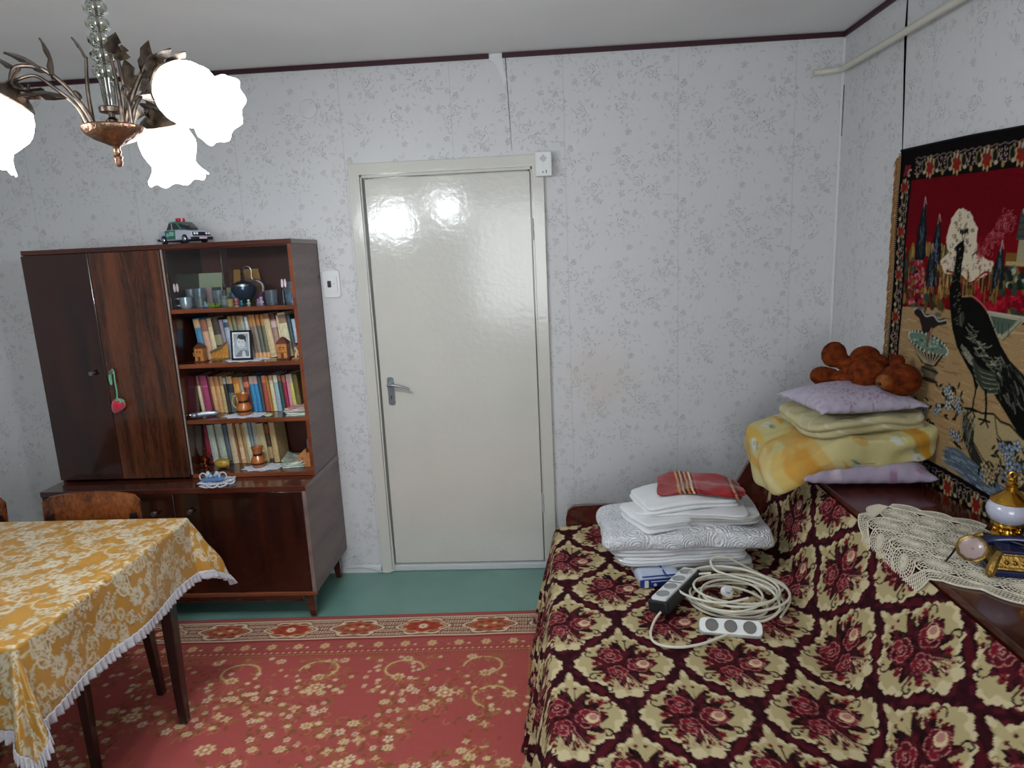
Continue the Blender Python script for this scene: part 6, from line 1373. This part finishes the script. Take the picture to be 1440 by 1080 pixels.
# white three-way block
t = thing('power_strip', 'white three socket power strip partly buried under the coiled cord', 'power strip', (1.418, -1.335, SZ + .001), 0); t.rotation_euler = (math.radians(38), 0, math.radians(-10))
bm = B(); prism(bm, rrect(.195, .052, .018), 0, .034, 'z', .006); obj('casing', bm, m_white, t)
socket_faces(t, (-.058, .0, .058), .0342, .0205, M('socket_dark_grey', '#6c6a66', .4))  # one darker grey over each socket's ring and recess
# coil of cord
bm = B(); pts = []; rs = random.Random(4)
cx, cy = 1.475, -1.165; turns = 7
for k in range(turns * 16 + 1):
    a = 2 * PI * k / 16; tnum = k / 16; cxx = cx + .020 * math.sin(tnum * 2.4) + .015 * math.cos(tnum * 5.1); cyy = cy + .018 * math.cos(tnum * 1.9)
    rx = .140 + .028 * math.sin(tnum * 2.1 + 1); ry = .118 + .018 * math.cos(tnum * 1.7)
    z = SZ + .006 + .0070 * (tnum % 8) + .014 * (math.sin(a * 1.0 + tnum * 1.3) * .5 + .5) * (tnum / turns)
    pts.append((cxx + rx * math.cos(a + 2.6), cyy + ry * math.sin(a + 2.6), z))
tube(bm, pts, .0044, 8, sub=2)
tag(obj('coiled_cord', bm, m_cord), 'coil of ivory extension cord lying on the bedspread', 'cord')
bm = B()
tube(bm, [(1.60, -1.27, SZ + .006), (1.665, -1.17, SZ + .012), (1.68, -1.06, SZ + .012), (1.62, -1.0, SZ + .02), (1.55, -.985, SZ + .055), (1.50, -.99, SZ + .085), (1.455, -.995, SZ + .09), (1.43, -1.02, SZ + .085), (1.44, -1.06, SZ + .07), (1.50, -1.09, SZ + .06), (1.555, -1.12, SZ + .055), (1.60, -1.18, SZ + .05), (1.60, -1.26, SZ + .03), (1.54, -1.31, SZ + .02), (1.48, -1.32, SZ + .022)], .0044, 8, sub=7)
tube(bm, [(1.42, -1.07, SZ + .066), (1.36, -1.05, SZ + .05), (1.31, -1.07, SZ + .045), (1.285, -1.12, SZ + .052), (1.29, -1.19, SZ + .058), (1.34, -1.245, SZ + .06), (1.42, -1.27, SZ + .062), (1.50, -1.25, SZ + .066)], .0044, 8, sub=6)
tube(bm, [(1.50, -1.06, SZ + .05), (1.60, -1.05, SZ + .04), (1.66, -1.09, SZ + .025), (1.64, -1.14, SZ + .03), (1.58, -1.13, SZ + .05)], .0044, 8, sub=6)
tag(obj('loose_cord', bm, m_cord), 'loose looping end of ivory cord rising over the coil', 'cord')
t = thing('cord_plug', 'ivory round plug lying inside the coiled cord', 'plug', (1.43, -1.20, SZ + .066), .3); t.rotation_euler = (1.25, 0, .5)
bm = B(); lathe(bm, [(0, 0), (.012, 0), (.017, .006), (.0185, .02), (.0185, .026), (0, .026)], 20); obj('body', bm, m_white, t)
for s in (-1, 1): bm = B(); lathe(bm, [(.0022, .026), (.0022, .044), (0, .045)], 8, (s * .0095, 0, 0)); obj('pin', bm, m_steel, t)

# ================================================================== PILLOWS AND QUILTS ON THE LEDGE
PX, PY, PZ = 2.02, -.80, .7665
def quilt_canvas(bg, seed, cols, n, res=260, r=(.02, .07)):
    c = Cv(-.4, -.4, .8, .8, res, bg, True); rs = random.Random(seed)
    for _ in range(n): c.ell(rs.uniform(-.4, .4), rs.uniform(-.4, .4), rs.uniform(*r), rs.uniform(*r), rs.choice(cols), rs.random() * 3, .55, lobes=rs.choice((0, 5, 6)), amp=.15)
    return c
def colour(me, cv, fn=None):
    at = me.color_attributes.new('pattern', 'FLOAT_COLOR', 'POINT'); co = np.array([v.co[:] for v in me.vertices]); C4 = np.ones((len(co), 4))
    u, v_ = fn(co) if fn else (co[:, 0] + co[:, 2] * .6, co[:, 1] - co[:, 2]); C4[:, :3] = cv.get(u, v_); at.data.foreach_set('color', C4.astype(np.float32).reshape(-1))
def pillow(name, loc, rot, w_, d_, h_, cv, label, cat='pillow', seed=0, n=70, e=2.6, wr=.010, droop=None, corner=.09):
    """stuffed case: two crowned faces meeting in a seam, corners pulled out to points"""
    bm = B(); top = {}; bot = {}
    for i in range(n + 1):
        for j in range(n + 1):
            a, b_ = i / n * 2 - 1, j / n * 2 - 1
            pull = 1 - corner * (1 - a * a) * 0
            ex = 1 - corner * (1 - b_ * b_) * abs(a) ** 3; ey = 1 - corner * (1 - a * a) * abs(b_) ** 3
            x, y = a * w_ / 2 * ex, b_ * d_ / 2 * ey
            cr = (max(0, 1 - abs(a) ** e) * max(0, 1 - abs(b_) ** e)) ** .55
            wn = wr * (nz(x, y, seed, 8) * .8 + .4 * nz(x, y, seed + 3, 22)); edge = min(1 - abs(a), 1 - abs(b_)); rip = .004 * math.sin((a if abs(b_) > abs(a) else b_) * 26 + seed) * math.exp(-edge * 12)
            zt = h_ * .62 * cr + wn * min(edge * 6, 1) + rip; zb = -h_ * .38 * cr * .9 + rip
            top[i, j] = (x, y, zt); bot[i, j] = (x, y, zb)
    T_ = {k: bm.verts.new(v) for k, v in top.items()}; Bm = {}
    for (i, j), v in bot.items(): Bm[i, j] = T_[i, j] if i in (0, n) or j in (0, n) else bm.verts.new(v)
    for i in range(n):
        for j in range(n):
            bm.faces.new((T_[i, j], T_[i + 1, j], T_[i + 1, j + 1], T_[i, j + 1])); bm.faces.new((Bm[i, j], Bm[i, j + 1], Bm[i + 1, j + 1], Bm[i + 1, j]))
    if droop:
        for v in bm.verts: v.co.z += droop(v.co.x, v.co.y)
    bmesh.ops.recalc_face_normals(bm, faces=bm.faces[:])
    for f in bm.faces: f.smooth = True
    me = bpy.data.meshes.new(name); bm.to_mesh(me); bm.free(); colour(me, cv, lambda co: (co[:, 0], co[:, 1]))
    o = link(name, me, None, vmat('printed_cotton', .85, .05, .3, 500, spec=.15)); o.location = loc; o.rotation_euler = rot
    return tag(o, label, cat)
c_lil = quilt_canvas('#9c90a2', 3, ('#6c3a5c', '#7c4868', '#b8a8b4', '#74405c', '#c8bcc4'), 260, r=(.006, .018))
c_top = Cv(-.4, -.4, .8, .8, 500, '#aca4b4', True); rs = random.Random(8)
for _ in range(700): x, y = rs.gauss(.02, .085), rs.gauss(-.02, .085); c_top.line([(x, y), (x + rs.uniform(-.012, .012), y + rs.uniform(-.012, .012))], .0022, rs.choice(('#7c5474', '#8c6484', '#9a7c94')))
for _ in range(260): c_top.ell(rs.uniform(-.4, .4), rs.uniform(-.4, .4), .004, .003, rs.choice(('#8c7494', '#a08cac', '#988ca4')), al=.7)
c_top.line([(-.12 + .26 * math.cos(a), -.28 + .26 * math.sin(a)) for a in np.linspace(0, 2.2, 24)], .010, '#9c9ca4'); c_top.line([(.2 + .1 * math.cos(a), -.1 + .16 * math.sin(a)) for a in np.linspace(-1, 2.2, 24)], .006, '#9ca0a0')
c_yel = quilt_canvas('#b4aa78', 12, ('#b98a3c', '#b07c2c', '#c4b888', '#bdb894', '#c09a4c', '#b8ac6c'), 46, r=(.03, .10))
rs = random.Random(9)
for _ in range(16): x = rs.uniform(-.4, .4); c_yel.ell(x, rs.uniform(-.4, .4), rs.uniform(.012, .03), rs.uniform(.08, .16), rs.choice(('#b07a20', '#bc8a34', '#c0983c')), rs.uniform(-.3, .3), .75)
for _ in range(26): x, y = rs.uniform(-.4, .4), rs.uniform(-.4, .4); c_yel.flower(x, y, .022, '#b4bcb4', '#a88434', 6, rs.random()); c_yel.leaf(x + .015, y - .01, .05, .014, rs.uniform(4, 5.5), rs.choice(('#5c6c6c', '#7c8c64', '#8a8a84')))
c_ye2 = quilt_canvas('#b0a880', 31, ('#bcb48c', '#a8a078', '#b4ac88'), 40, r=(.02, .05))
for k in range(-6, 7): c_ye2.line([(-.4, k * .08), (.4, k * .08 + .35)], .007, '#c0baa0')
pillow('pillow', (2.005, -.775, PZ + .044), (0, 0, -.06), .46, .47, .11, c_lil, 'crumpled lilac floral pillow flat at the bottom of the bedding stack', seed=1, wr=.022, e=4)
o = None
# big yellow printed quilt, its left end hanging over the edge
def quilt(loc, rz, w_, d_, h_, lay, seed, cv, label, left_drop=0, right_drop=0, front=0, name='folded_quilt', vm=None):
    bm = slab(w_, d_, h_, seed=seed, rough=.014, lay=lay, wave=.012, nx=130, ny=95, e=2.8, fine=3)
    for v in bm.verts:
        if left_drop and v.co.x < -w_ * .10: f = (-w_ * .10 - v.co.x); v.co.z -= left_drop * f ** 1.35 * (1 - .75 * min(max(v.co.y / d_ + .35, 0), 1)); 
        if right_drop and v.co.x > w_ * .2: v.co.z -= right_drop * (v.co.x - w_ * .2)
        if front and v.co.y < -d_ * .25: f = (-d_ * .25 - v.co.y); v.co.z -= front * f ** 1.3; 
        v.co.z += .005 * math.sin(v.co.x * 34 + seed) * (1 if v.co.y < 0 else .3) * (v.co.z > 0)
    bmesh.ops.recalc_face_normals(bm, faces=bm.faces[:])
    for f in bm.faces: f.smooth = True
    me = bpy.data.meshes.new(name); bm.to_mesh(me); bm.free(); colour(me, cv); o = link(name, me, None, vm or vmat('printed_cotton', .85, .05, .3, 500, spec=.15)); o.location = loc; o.rotation_euler = (0, 0, rz); return tag(o, label, 'quilt')
q1 = quilt((1.960, -.748, PZ + .100), -.03, .60, .46, .098, 1, 3, c_yel, 'yellow quilt with orange and white flowers folded above the lilac pillow', left_drop=1.05, right_drop=-.16, front=.35)
q2 = quilt((2.005, -.765, PZ + .200), .08, .42, .36, .056, 2, 6, c_ye2, 'pale yellow folded blanket with light criss cross lines above the quilt', left_drop=.30)
pillow('pillow', (2.005, -.765, PZ + .286), (0, .0, .13), .41, .35, .10, c_top, 'lilac grey pillow with purple twig print on top of the bedding stack', seed=5, wr=.008, e=2.2)

# ================================================================== TEDDY BEAR
def fuse(name, blobs, mat, parent, voxel=.004, disp=.0035, sm=3):
    bm = B()
    for c, r, rot in blobs: ellipsoid(bm, c, r, 18, rot=Euler(rot) if rot else None)
    o = obj(name, bm, mat, parent); m = o.modifiers.new('r', 'REMESH'); m.mode = 'VOXEL'; m.voxel_size = voxel; m.use_smooth_shade = True
    m = o.modifiers.new('s', 'SMOOTH'); m.iterations = sm
    if disp:
        tx = bpy.data.textures.get('fur') or bpy.data.textures.new('fur', 'CLOUDS'); tx.noise_scale = .009; tx.noise_depth = 1
        d = o.modifiers.new('d', 'DISPLACE'); d.texture = tx; d.strength = disp; d.texture_coords = 'LOCAL'
    return o
m_fur = M('rust_fur', '#4e1d09', .95, 0, '#78340f', 38, sheen=0, bump=1.0, bscale=260)
t = thing('teddy_bear', 'rust brown teddy bear lying on its back on the lilac pillow', 'toy', (2.092, -.70, 1.095), 0); t.scale = (1.12,) * 3
# local axes: +x right, +y towards back wall, z up; the head lies towards the camera side
fuse('body', [((.0, -.02, .045), (.062, .072, .052), (0, 0, .2)), ((-.018, .035, .030), (.055, .05, .045), None),
              ((-.035, .075, .062), (.032, .040, .030), (.2, 0, .3)), ((-.066, .105, .092), (.042, .044, .048), (.3, 0, .3)), ((-.055, .10, .074), (.03, .04, .030), None),
              ((-.060, .03, .020), (.040, .036, .028), None), ((-.105, .062, .022), (.044, .034, .032), (0, 0, -.2)), ((-.122, .062, .024), (.042, .036, .034), None),
              ((.015, .04, .088), (.052, .044, .042), None), ((.045, .0, .075), (.03, .04, .03), None),
              ((-.032, -.052, .010), (.036, .032, .032), None)], m_fur, t)
fuse('head', [((.055, -.125, .038), (.064, .060, .056), None), ((.010, -.150, .040), (.040, .034, .034), (0, .15, 0)), ((.062, -.085, .092), (.026, .018, .026), None)], m_fur, t, disp=.003)
fuse('muzzle', [((-.012, -.158, .042), (.026, .026, .025), None)], M('tan_fur', '#74401c', .95, 0, '#8a5228', 60, sheen=0, bump=.8, bscale=260), t, voxel=.003, disp=.002)
bm = B(); ellipsoid(bm, (-.033, -.170, .038), (.007, .008, .006), 10); obj('nose', bm, m_dark, t)

# ================================================================== LACE RUNNER ON THE LEDGE
def runner():
    """crocheted runner as a real net of threads: pinwheel wheels joined by fans, ladder edging"""
    bm = B(); m = 5
    def surf(a, b):
        # a across, b along the runner, which lies askew; beyond the lid it hangs down the backrest
        x = 1.70 + .707 * (a + b); y = -1.43 - .707 * a + .707 * b; z = .7685
        if x < 1.872: d = 1.872 - x; x = 1.864 - d * .27; z = .7685 - d * .94
        return (x, y, z + .0016)
    def th(pts, r=.0013): tube(bm, [surf(*p) for p in pts], r * 1.0, 4, cap=False)
    def wheel(cu, cv, R):
        for rr, r_ in ((.10, .003), (.26, .0016), (.42, .0014), (.60, .0014), (.78, .0014), (.96, .0022)): th([(cu + R * rr * math.cos(q), cv + R * rr * math.sin(q)) for q in np.linspace(0, 2 * PI, 23)], r_)
        n = 22
        for k in range(n):
            q = 2 * PI * k / n
            th([(cu + R * f * math.cos(q + f * .6), cv + R * f * math.sin(q + f * .6)) for f in (.10, .4, .7, .96)], .0019 if k % 2 else .0014)
    R = .056
    ok = lambda a, b, m_=.055: 1.70 + .707 * (a + b) + m_ < 2.228
    for i in range(5):
        for j in range(4):
            if ok(.055 + .098 * i, .052 + .098 * j): wheel(.055 + .098 * i, .052 + .098 * j, R)
    for i in range(4):
        for j in range(3):
            cu, cv_ = .104 + .098 * i, .101 + .098 * j
            if not ok(cu, cv_, .02): continue
            for k in range(8): q = PI / 4 * k + .2; th([(cu + .004 * math.cos(q), cv_ + .004 * math.sin(q)), (cu + .022 * math.cos(q), cv_ + .022 * math.sin(q))], .0018)
            th([(cu + .006 * math.cos(q), cv_ + .006 * math.sin(q)) for q in np.linspace(0, 2 * PI, 9)], .002)
    W_ = .040
    def edge(fn, n):
        for q, r_ in ((.0, .0026), (.25, .0014), (.5, .0014), (.75, .0014), (1.0, .0028)): th([fn(s_, q) for s_ in np.linspace(0, 1, n)], r_)
        for s_ in np.linspace(0, 1, n): th([fn(s_, 0), fn(s_, 1.0)], .0018)
    sc_ = lambda s_, k: .7 + .45 * abs(math.sin(s_ * k * PI))
    edge(lambda s_, q: (.004 + s_ * .49, .002 - W_ * q * sc_(s_, 4)), 60)
    edge(lambda s_, q: (.002 - W_ * q * sc_(s_, 4), .004 + s_ * .395), 50)
    edge(lambda s_, q: (.004 + s_ * .27, .399 + W_ * q * sc_(s_, 3)), 34)
    edge(lambda s_, q: (.494 + W_ * q * sc_(s_, 2), .004 + s_ * .19), 26)
    return bm
o = obj('lace_runner', runner(), M('ecru_crochet', '#cfc8b4', .9, sheen=.2), smooth=True, ang=80); tag(o, 'ecru crocheted lace runner hanging over the edge of the wooden sofa ledge', 'doily')

# ================================================================== ORNATE PHONE-LIKE ORNAMENT
t = thing('ornate_telephone', 'ornate gold and navy ornamental telephone set with white globe on the lace runner', 'ornament', (2.135, -1.60, .7735), math.radians(-16))
m_navy = M('navy_lacquer', '#131c44', .25, coat=.5); m_wg = M('milk_globe', '#b4b6c8', .15, coat=.6)
m_ant = M('antique_brass', '#a8894a', .32, .85, '#8a6c34', 60, bump=.4, bscale=150)
bm = B(); prism(bm, [(-.115, -.085), (.115, -.085), (.115, .085), (-.115, .085)], 0, .018, 'z', .004); obj('plinth', bm, m_navy, t)
bm = B()
t2 = B(); A = [t2.verts.new((s * .105, q * .075, .018)) for s, q in ((-1, -1), (1, -1), (1, 1), (-1, 1))]; Cc_ = [t2.verts.new((s * .088, q * .058, .055)) for s, q in ((-1, -1), (1, -1), (1, 1), (-1, 1))]; t2.faces.new(A[::-1]); t2.faces.new(Cc_)
for i in range(4): t2.faces.new((A[i], A[(i + 1) % 4], Cc_[(i + 1) % 4], Cc_[i]))
merge(bm, t2); obj('tapered_case', bm, m_ant, t, smooth=False)
bm = B(); prism(bm, [(-.09, -.06), (.09, -.06), (.09, .06), (-.09, .06)], .055, .064, 'z', .003); obj('top_plate', bm, m_navy, t)
# relief frieze on the front and its beaded borders
for k in range(9):
    x = -.076 + .019 * k; bm = B(); lathe(bm, [(.0065, 0), (.005, .002), (.002, .0035), (0, .004)], 6, T=Matrix.Translation((x, -.0675, .035)) @ Matrix.Rotation(PI / 2 - .42, 4, 'X')); obj('relief_flower', bm, m_gold, t)
bm = B()
for zz, yy, n_ in ((.0235, -.0733, 40), (.0515, -.0605, 36)):
    for k in range(n_): ellipsoid(bm, (-.095 * (1 if zz < .03 else .9) + k * .0047, yy, zz), (.0021, .0021, .0021), 6)
o = obj('beading', bm, m_gold, t); o['kind'] = 'stuff'
for sx_ in (-1, 1):
    for sy_ in (-1, 1):
        bm = B(); tube(bm, [(sx_ * .090, sy_ * .060, .058), (sx_ * .104, sy_ * .074, .042), (sx_ * .112, sy_ * .082, .022), (sx_ * .118, sy_ * .088, .002)], [.008, .011, .013, .009], 8, sub=3)
        for q in (-1, 0, 1): ellipsoid(bm, (sx_ * (.116 + .004 * abs(q)), sy_ * .086 + q * .008, .010), (.006, .006, .010), 8)
        obj('foot', bm, m_ant, t)
# globe lamp on its stand
gx, gy = -.045, .045
bm = B(); lathe(bm, [(0, .064), (.034, .064), (.038, .068), (.036, .073), (.028, .078), (.026, .088), (.030, .094), (.034, .099), (.030, .104), (0, .105)], 28, (gx, gy, 0)); st = obj('globe_stand', bm, m_gold, t)
for k in range(8): a = k * PI / 4; bm = B(); ellipsoid(bm, (gx + .029 * math.cos(a), gy + .029 * math.sin(a), .084), (.006, .006, .008), 8); obj('acanthus', bm, m_gold, st)
bm = B(); lathe(bm, [(0, .100), (.022, .102), (.040, .112), (.051, .128), (.054, .142), (.050, .157), (.038, .170), (.0, .174)], 36, (gx, gy, 0)); gl = obj('globe', bm, m_wg, t)
bm = B(); lathe(bm, [(.044, .164), (.046, .168), (.043, .172), (.034, .180), (.022, .189), (.014, .196), (.013, .208), (.016, .211), (.016, .214), (.011, .216), (.007, .222), (.009, .228), (.006, .233), (0, .234)], 28, (gx, gy, 0), ruffle=lambda k, a, r, z: (r * (1 + (.05 * math.cos(14 * a) if 1 < k < 6 else 0)), z)); cpp = obj('globe_cap', bm, m_gold, t)
bm = B(); tube(bm, [(gx + .008 * math.cos(a), gy, .240 + .009 * math.sin(a)) for a in np.linspace(0, 2 * PI, 15)], .0028, 7, cap=False); obj('ring_finial', bm, m_gold, cpp)
bm = B(); tube(bm, [(gx + .036, gy - .030, .090), (gx + .046, gy - .042, .108), (gx + .046, gy - .040, .128), (gx + .036, gy - .040, .140)], [.007, .015, .017, .005], 10, sub=4); ellipsoid(bm, (gx + .030, gy - .046, .112), (.008, .008, .006), 8); obj('gilt_leaf', bm, m_gold, t)
# handset lying in front with its pale earpiece
hs = B(); tube(hs, [(-.125, .0, .050), (-.095, .010, .062), (-.04, .004, .073), (.02, -.006, .074)], [.016, .013, .010, .010], 10, sub=4); obj('handset_grip', hs, m_navy, t)
Te = Matrix.Translation((-.140, -.018, .044)) @ Matrix.Rotation(-.55, 4, 'Y') @ Matrix.Rotation(.75, 4, 'X')
bm = B(); lathe(bm, [(0, -.012), (.020, -.012), (.034, 0), (.038, .008), (.034, .011), (.029, .008)], 30, T=Te, caps=False, ruffle=lambda k, a, r, z: (r * (1 + .02 * math.cos(10 * a)), z)); ec = obj('earpiece_cup', bm, m_ant, t)
bm = B(); lathe(bm, [(0, .003), (.015, .003), (.027, .006), (.031, .0095)], 30, T=Te, caps=False); lathe(bm, [(0, .0035), (.003, .0055), (.004, .0035)], 10, T=Te, caps=False); obj('earpiece_face', bm, M('pinkish_shell', '#a08c88', .3, coat=.4), ec)
bm = B(); tube(bm, [(-.175, .020, .012), (-.15, .045, .034), (-.10, .03, .066), (-.06, .02, .072), (-.045, -.01, .070), (.0, -.045, .068), (.03, -.064, .050), (.05, -.076, .030), (.062, -.09, .004), (.12, -.098, .003)], .0026, 7, sub=6)
tube(bm, [(-.175, .020, .012), (-.19, .0, .003), (-.2, -.02, .003)], .0026, 7, sub=4); obj('black_cord', bm, m_dark, t)
bm = B(); tube(bm, [(.02, .05, .070), (.07, .03, .072), (.10, .0, .062), (.13, -.02, .03)], .0022, 7, sub=5); obj('white_cord', bm, m_white, t)

# ================================================================== CHANDELIER
AX, AY, BZ, SC = -.165, -1.68, 1.982, 1.2
HT = (H - BZ) / SC
t = thing('chandelier', 'aged bronze chandelier with glass column and three lit white tulip shades', 'chandelier', (AX, AY, BZ)); t.scale = (SC,) * 3
m_sh = bpy.data.materials.new('opal_glass_lit'); nt, p = nodes_of(m_sh)
p.inputs['Base Color'].default_value = (.92, .95, .95, 1); p.inputs['Roughness'].default_value = .3
p.inputs['Emission Color'].default_value = (.95, .98, 1, 1); p.inputs['Emission Strength'].default_value = SHADE_EM
bm = B(); lathe(bm, [(0, -.018), (.008, -.020), (.016, -.016), (.040, -.006), (.053, .003), (.058, .012), (.058, .016), (.054, .019), (.050, .017), (.030, .020), (0, .020)], 40, ruffle=lambda k, a, r, z: (r * (1 + (.018 * math.cos(16 * a) if k in (3, 4) else 0)), z)); obj('bowl', bm, M('coppery_bronze', '#7a5a4c', .28, .95, '#a88468', 70, bump=.7, bscale=140), t)
bm = B(); lathe(bm, [(0, -.060), (.005, -.058), (.008, -.052), (.007, -.046), (.0095, -.040), (.006, -.036), (.008, -.030), (.006, -.024), (.009, -.018), (.0, -.017)], 20); obj('finial', bm, M('coppery_bronze', '#7a5a4c', .28, .95), t)
bm = B(); lathe(bm, [(0, .018), (.010, .020), (.012, .030), (.006, .036), (.006, .046), (0, .047)], 20); tube(bm, [(0, 0, .02), (0, 0, HT - .01)], .003, 8); obj('rod', bm, m_bronze, t)
bm = B(); lathe(bm, [(.006, .044), (.021, .045), (.022, .053), (.019, .056), (.006, .055)], 28); obj('collar', bm, m_bronze, t)
m_cr = thin_glass('pressed_glass', '#e4e6d6', .22, .9)
prof = [(.010, .056), (.012, .075), (.013, .10), (.015, .108)]
for k in range(6): z = .108 + .029 * k; prof += [(.013, z), (.021, z + .007), (.022, z + .015), (.020, z + .022), (.013, z + .028)]
prof += [(.013, .285), (.022, .295), (.023, .31), (.014, .325), (.011, .345), (.010, .37), (.013, .39), (.016, .41), (.012, HT - .06)]
bm = B(); lathe(bm, prof, 28, ruffle=lambda k, a, r, z: (r * (1 + .05 * math.cos(10 * a)), z), caps=False); obj('glass_column', bm, m_cr, t)
bm = B(); lathe(bm, [(0, HT - .062), (.045, HT - .060), (.060, HT - .03), (.062, HT - .002), (.0, HT - .0008)], 32); obj('ceiling_rose', bm, m_bronze, t)
def leafm(bm, base, d, up, L_, W_):
    """bent three-lobed metal leaf"""
    d = Vector(d).normalized(); up = Vector(up).normalized(); sd = d.cross(up).normalized(); b0 = Vector(base)
    rows_ = []
    for k, (f, wd) in enumerate(((0, .10), (.18, .42), (.34, .55), (.5, .30), (.68, .42), (.85, .22), (1, .02))):
        cpt = b0 + d * L_ * f + up * L_ * .16 * math.sin(f * 2.6); w2 = W_ * wd
        rows_.append([bm.verts.new(cpt - sd * w2 - up * w2 * .4), bm.verts.new(cpt + up * .0015), bm.verts.new(cpt + sd * w2 - up * w2 * .4), bm.verts.new(cpt - up * .002)])
    for a, b_ in zip(rows_, rows_[1:]):
        for j in range(4): bm.faces.new((a[j], a[(j + 1) % 4], b_[(j + 1) % 4], b_[j]))
    bm.faces.new(rows_[0][::-1]); bm.faces.new(rows_[-1])
SPOTS = []
for ai, az in enumerate((90, 208, 347)):
    ca, sa = math.cos(math.radians(az)), math.sin(math.radians(az))
    Q = lambda r, z, s=0: (ca * r - sa * s, sa * r + ca * s, z)
    tilt = math.radians((22, 32, 62)[ai]); RS = .200 - .075 * math.sin(tilt); ZS = (0, .0125, .054)[ai] + .075 * math.cos(tilt)
    arm = B()
    tube(arm, [Q(.030, .015), Q(.045, .05), Q(.075, .095), Q(.110, ZS + .045), Q(RS - .012, ZS + .044), Q(RS, ZS + .018)], [.0048, .0045, .004, .004], 8, sub=6)
    tube(arm, [Q(.042, .015, .004), Q(.058, .055, .006), Q(.095, .09, .006), Q(.12, ZS + .030, .004), Q(RS - .008, ZS + .020)], [.004, .0035, .003], 8, sub=6)
    tube(arm, [Q(.050, .02, -.006), Q(.055, .06, -.012), Q(.050, .075, -.016), Q(.058, .085, -.018), Q(.066, .078, -.016)], .003, 7, sub=5)
    tube(arm, [Q(RS - .02, ZS + .040, .01), Q(RS - .005, ZS + .010, .018), Q(RS - .025, ZS + .0, .014), Q(RS - .030, ZS + .012, .010)], .003, 7, sub=5)
    tube(arm, [Q(.035, .02, -.010), Q(.036, .09, -.012), Q(.030, .15, -.012)], [.0045, .003], 8, sub=4)
    A_ = obj('arm', arm, m_bronze, t)
    for (b0, dd, LL, WW) in ((Q(.090, .10), (ca * .2 - sa * .2, sa * .2 + ca * .2, .9), .070, .030), (Q(.100, .115), (ca * .9, sa * .9, .35), .065, .034), (Q(.07, .07), (ca * .85 - sa * .4, sa * .85 + ca * .4, -.18), .085, .040), (Q(.110, .085, .004), (ca * .6 + sa * .6, sa * .6 - ca * .6, -.35), .050, .030), (Q(.030, .15, -.012), (ca * .4, sa * .4, .6), .036, .030), (Q(.15, .12, 0), (ca, sa, .25), .045, .026)):
        bm = B(); leafm(bm, b0, dd, (ca * -.2, sa * -.2, 1) if abs(dd[2]) < .8 else (-ca, -sa, .2), LL * 1.05, WW * 1.35); obj('leaf', bm, m_bronze, A_, ang=70)
    Ts = Matrix.Translation(Q(RS, ZS)) @ Matrix.Rotation(math.radians(az), 4, 'Z') @ Matrix.Rotation(PI - tilt, 4, 'Y')
    bm = B(); lathe(bm, [(0, -.022), (.010, -.020), (.018, -.008), (.038, .006), (.046, .016), (.044, .019), (.030, .012), (.0, .010)], 30, T=Ts, ruffle=lambda k, a, r, z: (r * (1 + (.02 * math.cos(24 * a) if 2 < k < 6 else 0)), z)); hd = obj('shade_holder', bm, m_bronze, t)
    def ruf(k, a, r, z, n=9):
        f = max(0, (k - 6) / 4); return (r * (1 + .045 * f * math.cos(n * a)), z + .004 * f * math.cos(n * a))
    inner = [(.064 - .002, .135), (.050, .118), (.0435, .102), (.049, .085), (.056, .06), (.053, .036), (.040, .018)]
    bm = B(); lathe(bm, [(.034, .012), (.043, .018), (.0535, .034), (.0585, .050), (.0585, .064), (.052, .085), (.046, .102), (.051, .117), (.060, .130), (.0665, .137), (.0645, .138), (.049, .117), (.0435, .102), (.0495, .085), (.056, .064), (.056, .05), (.051, .034), (.040, .019), (.03, .014)], 54, T=Ts, ruffle=ruf, caps=False); sh = obj('glass_shade', bm, m_sh, t)
    bm = B(); lathe(bm, [(.012, .012), (.013, .03), (.022, .05), (.029, .07), (.026, .088), (.012, .099), (0, .101)], 24, T=Ts); 
    mb = _m.get('lit_bulb')
    if not mb:
        mb = bpy.data.materials.new('lit_bulb'); nt_, p_ = nodes_of(mb); p_.inputs['Emission Color'].default_value = (1, 1, 1, 1); p_.inputs['Emission Strength'].default_value = SHADE_EM * 1.2; _m['lit_bulb'] = mb
    obj('bulb', bm, mb, t)
    ld = bpy.data.lights.new('bulb_light', 'POINT'); ld.energy = BULB_W; ld.color = BULB_COL; ld.shadow_soft_size = .035
    lo = bpy.data.objects.new('bulb_light', ld); COL.objects.link(lo); lo.location = Matrix.Translation((AX, AY, BZ)) @ Matrix.Scale(SC, 4) @ Ts @ Vector((0, 0, .150))
